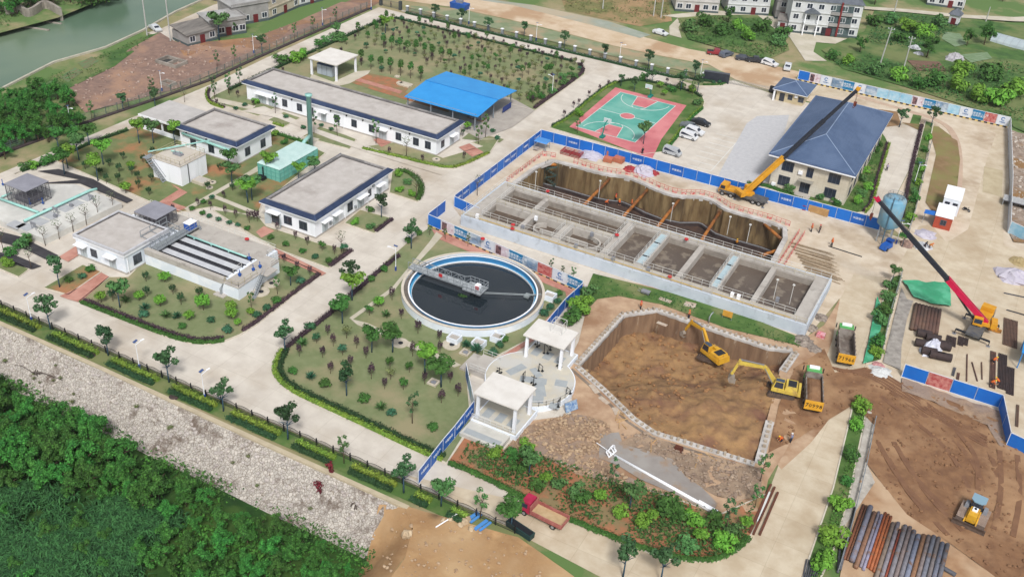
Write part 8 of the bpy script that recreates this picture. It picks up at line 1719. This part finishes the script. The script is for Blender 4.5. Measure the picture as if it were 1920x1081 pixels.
hedge(chaikin(GP([(742,324),(757,321),(777,331),(790,347),(791,361),(783,376)]),2,False), 1.3, .8, ['green'], 'curved green hedge round the corner lawn by the crossroads')
hedge(chaikin(GP([(680,279),(740,293),(790,305),(828,314),(850,315)]),1,False), 1.0, .5, ['yellow'], 'lime hedge along the path below the workshop'); hedge(chaikin(GP([(852,315),(880,305),(916,288)]),1,False), 1.0, .5, ['yellow'], 'short lime hedge at the road bend below the workshop'); hedge(GP([(512,232),(532,238)]), .9, .5, ['yellow'], 'tiny lime hedge in front of the workshop'); hedge(chaikin(GP([(392,168),(387,180),(394,195),(420,203)]),2,False), 1.0, .7, ['yellow','purple'], 'lime and purple hedge at the corner left of the workshop'); hedge(GP([(512,250),(580,272)]), 1.1, .8, ['green'], 'green hedge along the path behind the green tank')
hedge([(-99.6,40),(-99.7,75),(-99.8,107)], 1.2, .7, ['dark'], 'long dark hedge on the road side of the tree lawn'); hedge([(-98,109.6),(-70,109.7),(-40,109.6)], 1.1, .6, ['dark'], 'dark hedge on the north lane side of the tree lawn'); hedge(chaikin([(-38,109),(-35.6,106.5),(-34.2,103),(-34,90),(-33.9,74.5)],1,False), 1.1, .6, ['purple'], 'purple hedge at the right end of the tree lawn')
hedge([(-98,115.5),(-60,115.5),(-14,115.5),(-3,119)], 1.0, .6, ['dark'], 'long dark hedge at the foot of the pillar fence')
hedge(chaikin(GP([(1036,238),(1068,221),(1103,189),(1138,163),(1156,155)]),1,False), 1.0, .6, ['yellow','dark'], 'hedge on the road side of the court lawn'); hedge(chaikin(GP([(1160,155),(1180,151),(1215,153),(1300,173),(1315,183)]),1,False), 1.0, .6, ['dark'], 'dark hedge behind the far basketball stand'); hedge(GP([(1316,204),(1298,219),(1249,281)]), 1.1, .5, ['yellow','green'], 'lime hedge between the court lawn and the parked cars')
hedge(GP([(1665,270),(1650,320),(1632,385),(1620,399)]), 1.1, .6, ['purple','yellow'], 'purple and lime hedge on the road side of the office lawn'); hedge(GP([(1728,235),(1712,300),(1690,410)]), .9, .6, ['purple'], 'purple hedge in the strip right of the office road'); hedge(GP([(1400,345),(1440,350),(1500,375),(1585,405)]), 1.2, .5, ['green'], 'low green hedge behind the hoarding below the office'); hedge(GP([(1318,160),(1350,160),(1362,156)]), .8, .4, ['green'], 'small green hedge in the island by the slate wall')
hedge(chaikin(GP([(842,868),(905,893),(1003,945),(1092,984),(1182,1020),(1262,1045),(1312,1050),(1345,1048),(1380,1030),(1402,1007)]),1,False), 1.2, .45, ['green'], 'loose green edge hedge along the lower road'); hedge(GP([(40,322),(105,300),(165,272),(240,245)]), 1.0, .6, ['dark','green'], 'dark hedge on the left edge of the red-soil garden')
rx = [G(p[0], p[1], .09)[0] for p in ((95,617),(203,666),(317,716),(419,770),(540,823),(645,868),(757,923),(827,948),(900,972))]
xs = [-86]+rx+[26.5]
for i in range(len(xs)-1):
    a, b_ = xs[i]+1.6, xs[i+1]-1.5
    if b_-a > 1.2: hedge([(a,-53.3),((a+b_)/2,-53.35),(b_,-53.3)], 2.2, .85, ['dark','yellow'], '%s lime-topped hedge block outside the black railing' % (['leftmost','second','third','fourth','fifth','sixth','seventh','eighth','ninth','last'][i]), z=.1)
wood([(300,935),(480,978),(620,1036),(712,1092),(700,1115),(600,1066),(450,1005),(290,955)], -5, 2.3, 'wood', 'small bushy sapling at the foot of the stone bank', 'saplings at the foot of the stone bank', (.2,.36))
undergrowth('bank_weeds', [(-70,-60.6),(13,-60.6),(13,-63.2),(-70,-63.2)], 2600, .26, lm('under_bank',(92,138,62),(66,108,50),.5,0,.7), 'weeds creeping up the foot of the stone bank', -4.6, .9)
for k in range(16):
    x, y = random.uniform(-62, 9), random.uniform(-60.5, -57); put('olive', x, y, bank_z(x, y)-.2, random.uniform(.3,.55), 'dry brown-green tuft growing between the stones of the bank', 'tufts on the stone bank')
# bank details
for px, py, s, lb in ((619,893,.8,'upper dark red shrub on the stone bank'),(597,915,.8,'lower dark red shrub on the stone bank')):
    x, y = G(px, py, -1.5); t = thing('red_shrub', (x,y,bank_z(x,y)), lb, 'shrub'); T = MB(); trunk(T,.5,.05,0,4,.4); T.obj('stem', bark, t); C = MB(); C.leaves((0,0,.8),(.8,.7,.5),60,.26,shell=.3); C.leaves((.6,-.5,.4),(.5,.5,.3),30,.24,shell=.3); C.obj('foliage', LF['red'], t)
for px, py, lb in ((68,697,'fallen dead tree on the stone bank at the left'),(668,960,'bundle of dead branches on the stone bank at the right')):
    x, y = G(px, py, -2.5); t = thing('dead_branches', (x,y,bank_z(x,y)+.1), lb, 'branches'); m = MB()
    for k in range(9): a = random.uniform(1.8,2.6) if px > 100 else random.choice((2.2,.1,3.3)); L = random.uniform(2.5,6); m.tube([(random.uniform(-.8,.8),random.uniform(-.5,.5),.1),(math.cos(a)*L*.5,math.sin(a)*L*.5,.5),(math.cos(a)*L,math.sin(a)*L,.35)], .07, 5, .02)
    m.obj('branch_wood', pm('dead_wood', (96,84,78), (72,62,58), 2, .95), t)
# loose stones and clods, too many to count
def litter(name, poly, n, r, mat, zf, label):
    xs = [p[0] for p in poly]; ys = [p[1] for p in poly]; m = MB(); k = 0
    while k < n:
        x, y = random.uniform(min(xs),max(xs)), random.uniform(min(ys),max(ys)); k += 1
        if not inside((x,y), poly): continue
        s = r*random.uniform(.35,1)**2*1.4; m.ball((x,y,zf(x,y)+s*.3), s, 5, 3, .35, s*.7)
    return tag(m.obj(name, mat), label, 'rubble', kind='stuff')
litter('clods', PIT1, 500, .3, pm('clod', (170,128,86), (140,102,72), .6, .95), lambda x,y: pit1_z(x,y)+.9*fbm(x,y,.13)+.35*fbm(x,y,.5), 'clods of brown earth on the pit floor')
litter('clods', dr, 1500, .24, pm('clod2', (150,114,84), (128,94,70), .5, .95), lambda x,y: .15, 'clods on the brown earthworks')
litter('rubble_stones', GP([(985,800),(1075,775),(1130,790),(1150,812),(1128,822),(1120,858),(1165,890),(1200,905),(1255,925),(1180,915),(1080,890),(1005,850),(940,850)]), 1500, .26, pm('rubble_tan', (196,170,140), (164,136,110), .8, .95), lambda x,y: .22, 'broken tan stones on the rubble ground')
litter('rubble_stones', GP([(1160,815),(1210,812),(1300,850),(1430,880),(1425,930),(1380,940),(1340,930),(1290,900),(1250,865)]), 900, .24, pm('rubble_grey', (176,156,136), (142,122,108), .8, .95), lambda x,y: .2, 'broken grey stones by the slurry')
litter('rubble_stones', GP([(120,172),(160,212),(330,168),(480,103),(560,66),(560,40),(420,90),(330,80),(205,130)]), 700, .3, pm('stones_pale', (186,166,154), (150,122,110), .5, .95), lambda x,y: .15, 'pale stones in the reddish plot')
litter('bank_stones', [(-70,-55.8),(12,-55.8),(12,-62),(-70,-62)], 900, .26, pm('bank_stone', (204,196,190), (178,168,162), .7, .95), lambda x,y: bank_z(x,y)+.02, 'rough pale stones of the bank')
litter('heap_stones', [(13,-56),(29,-53),(40,-58),(44,-66),(18,-70)], 420, .2, MATS['rubble_tan'], lambda x,y: .14, 'small stones on the tan earth')
litter('rubble_stones', GP([(1890,250),(1960,265),(2000,440),(1900,450)]), 800, .35, pm('rubble_white', (206,198,188), (170,156,144), .7, .95), lambda x,y: .2, 'pale rubble behind the hoarding at the right')
# ================================================================ air
hz = tag(MB().box(-435,415,-340,475,-7,104).obj('haze', None), 'thin pale air haze over the whole site', 'haze', kind='stuff')
mt = bpy.data.materials.new('air'); mt.use_nodes = True; N = mt.node_tree.nodes; N.remove(N['Principled BSDF'])
pv = N.new('ShaderNodeVolumePrincipled'); pv.inputs['Density'].default_value = .00006; pv.inputs['Color'].default_value = (.9,.95,1,1)
mt.node_tree.links.new(pv.outputs[0], N['Material Output'].inputs['Volume']); hz.data.materials.append(mt)
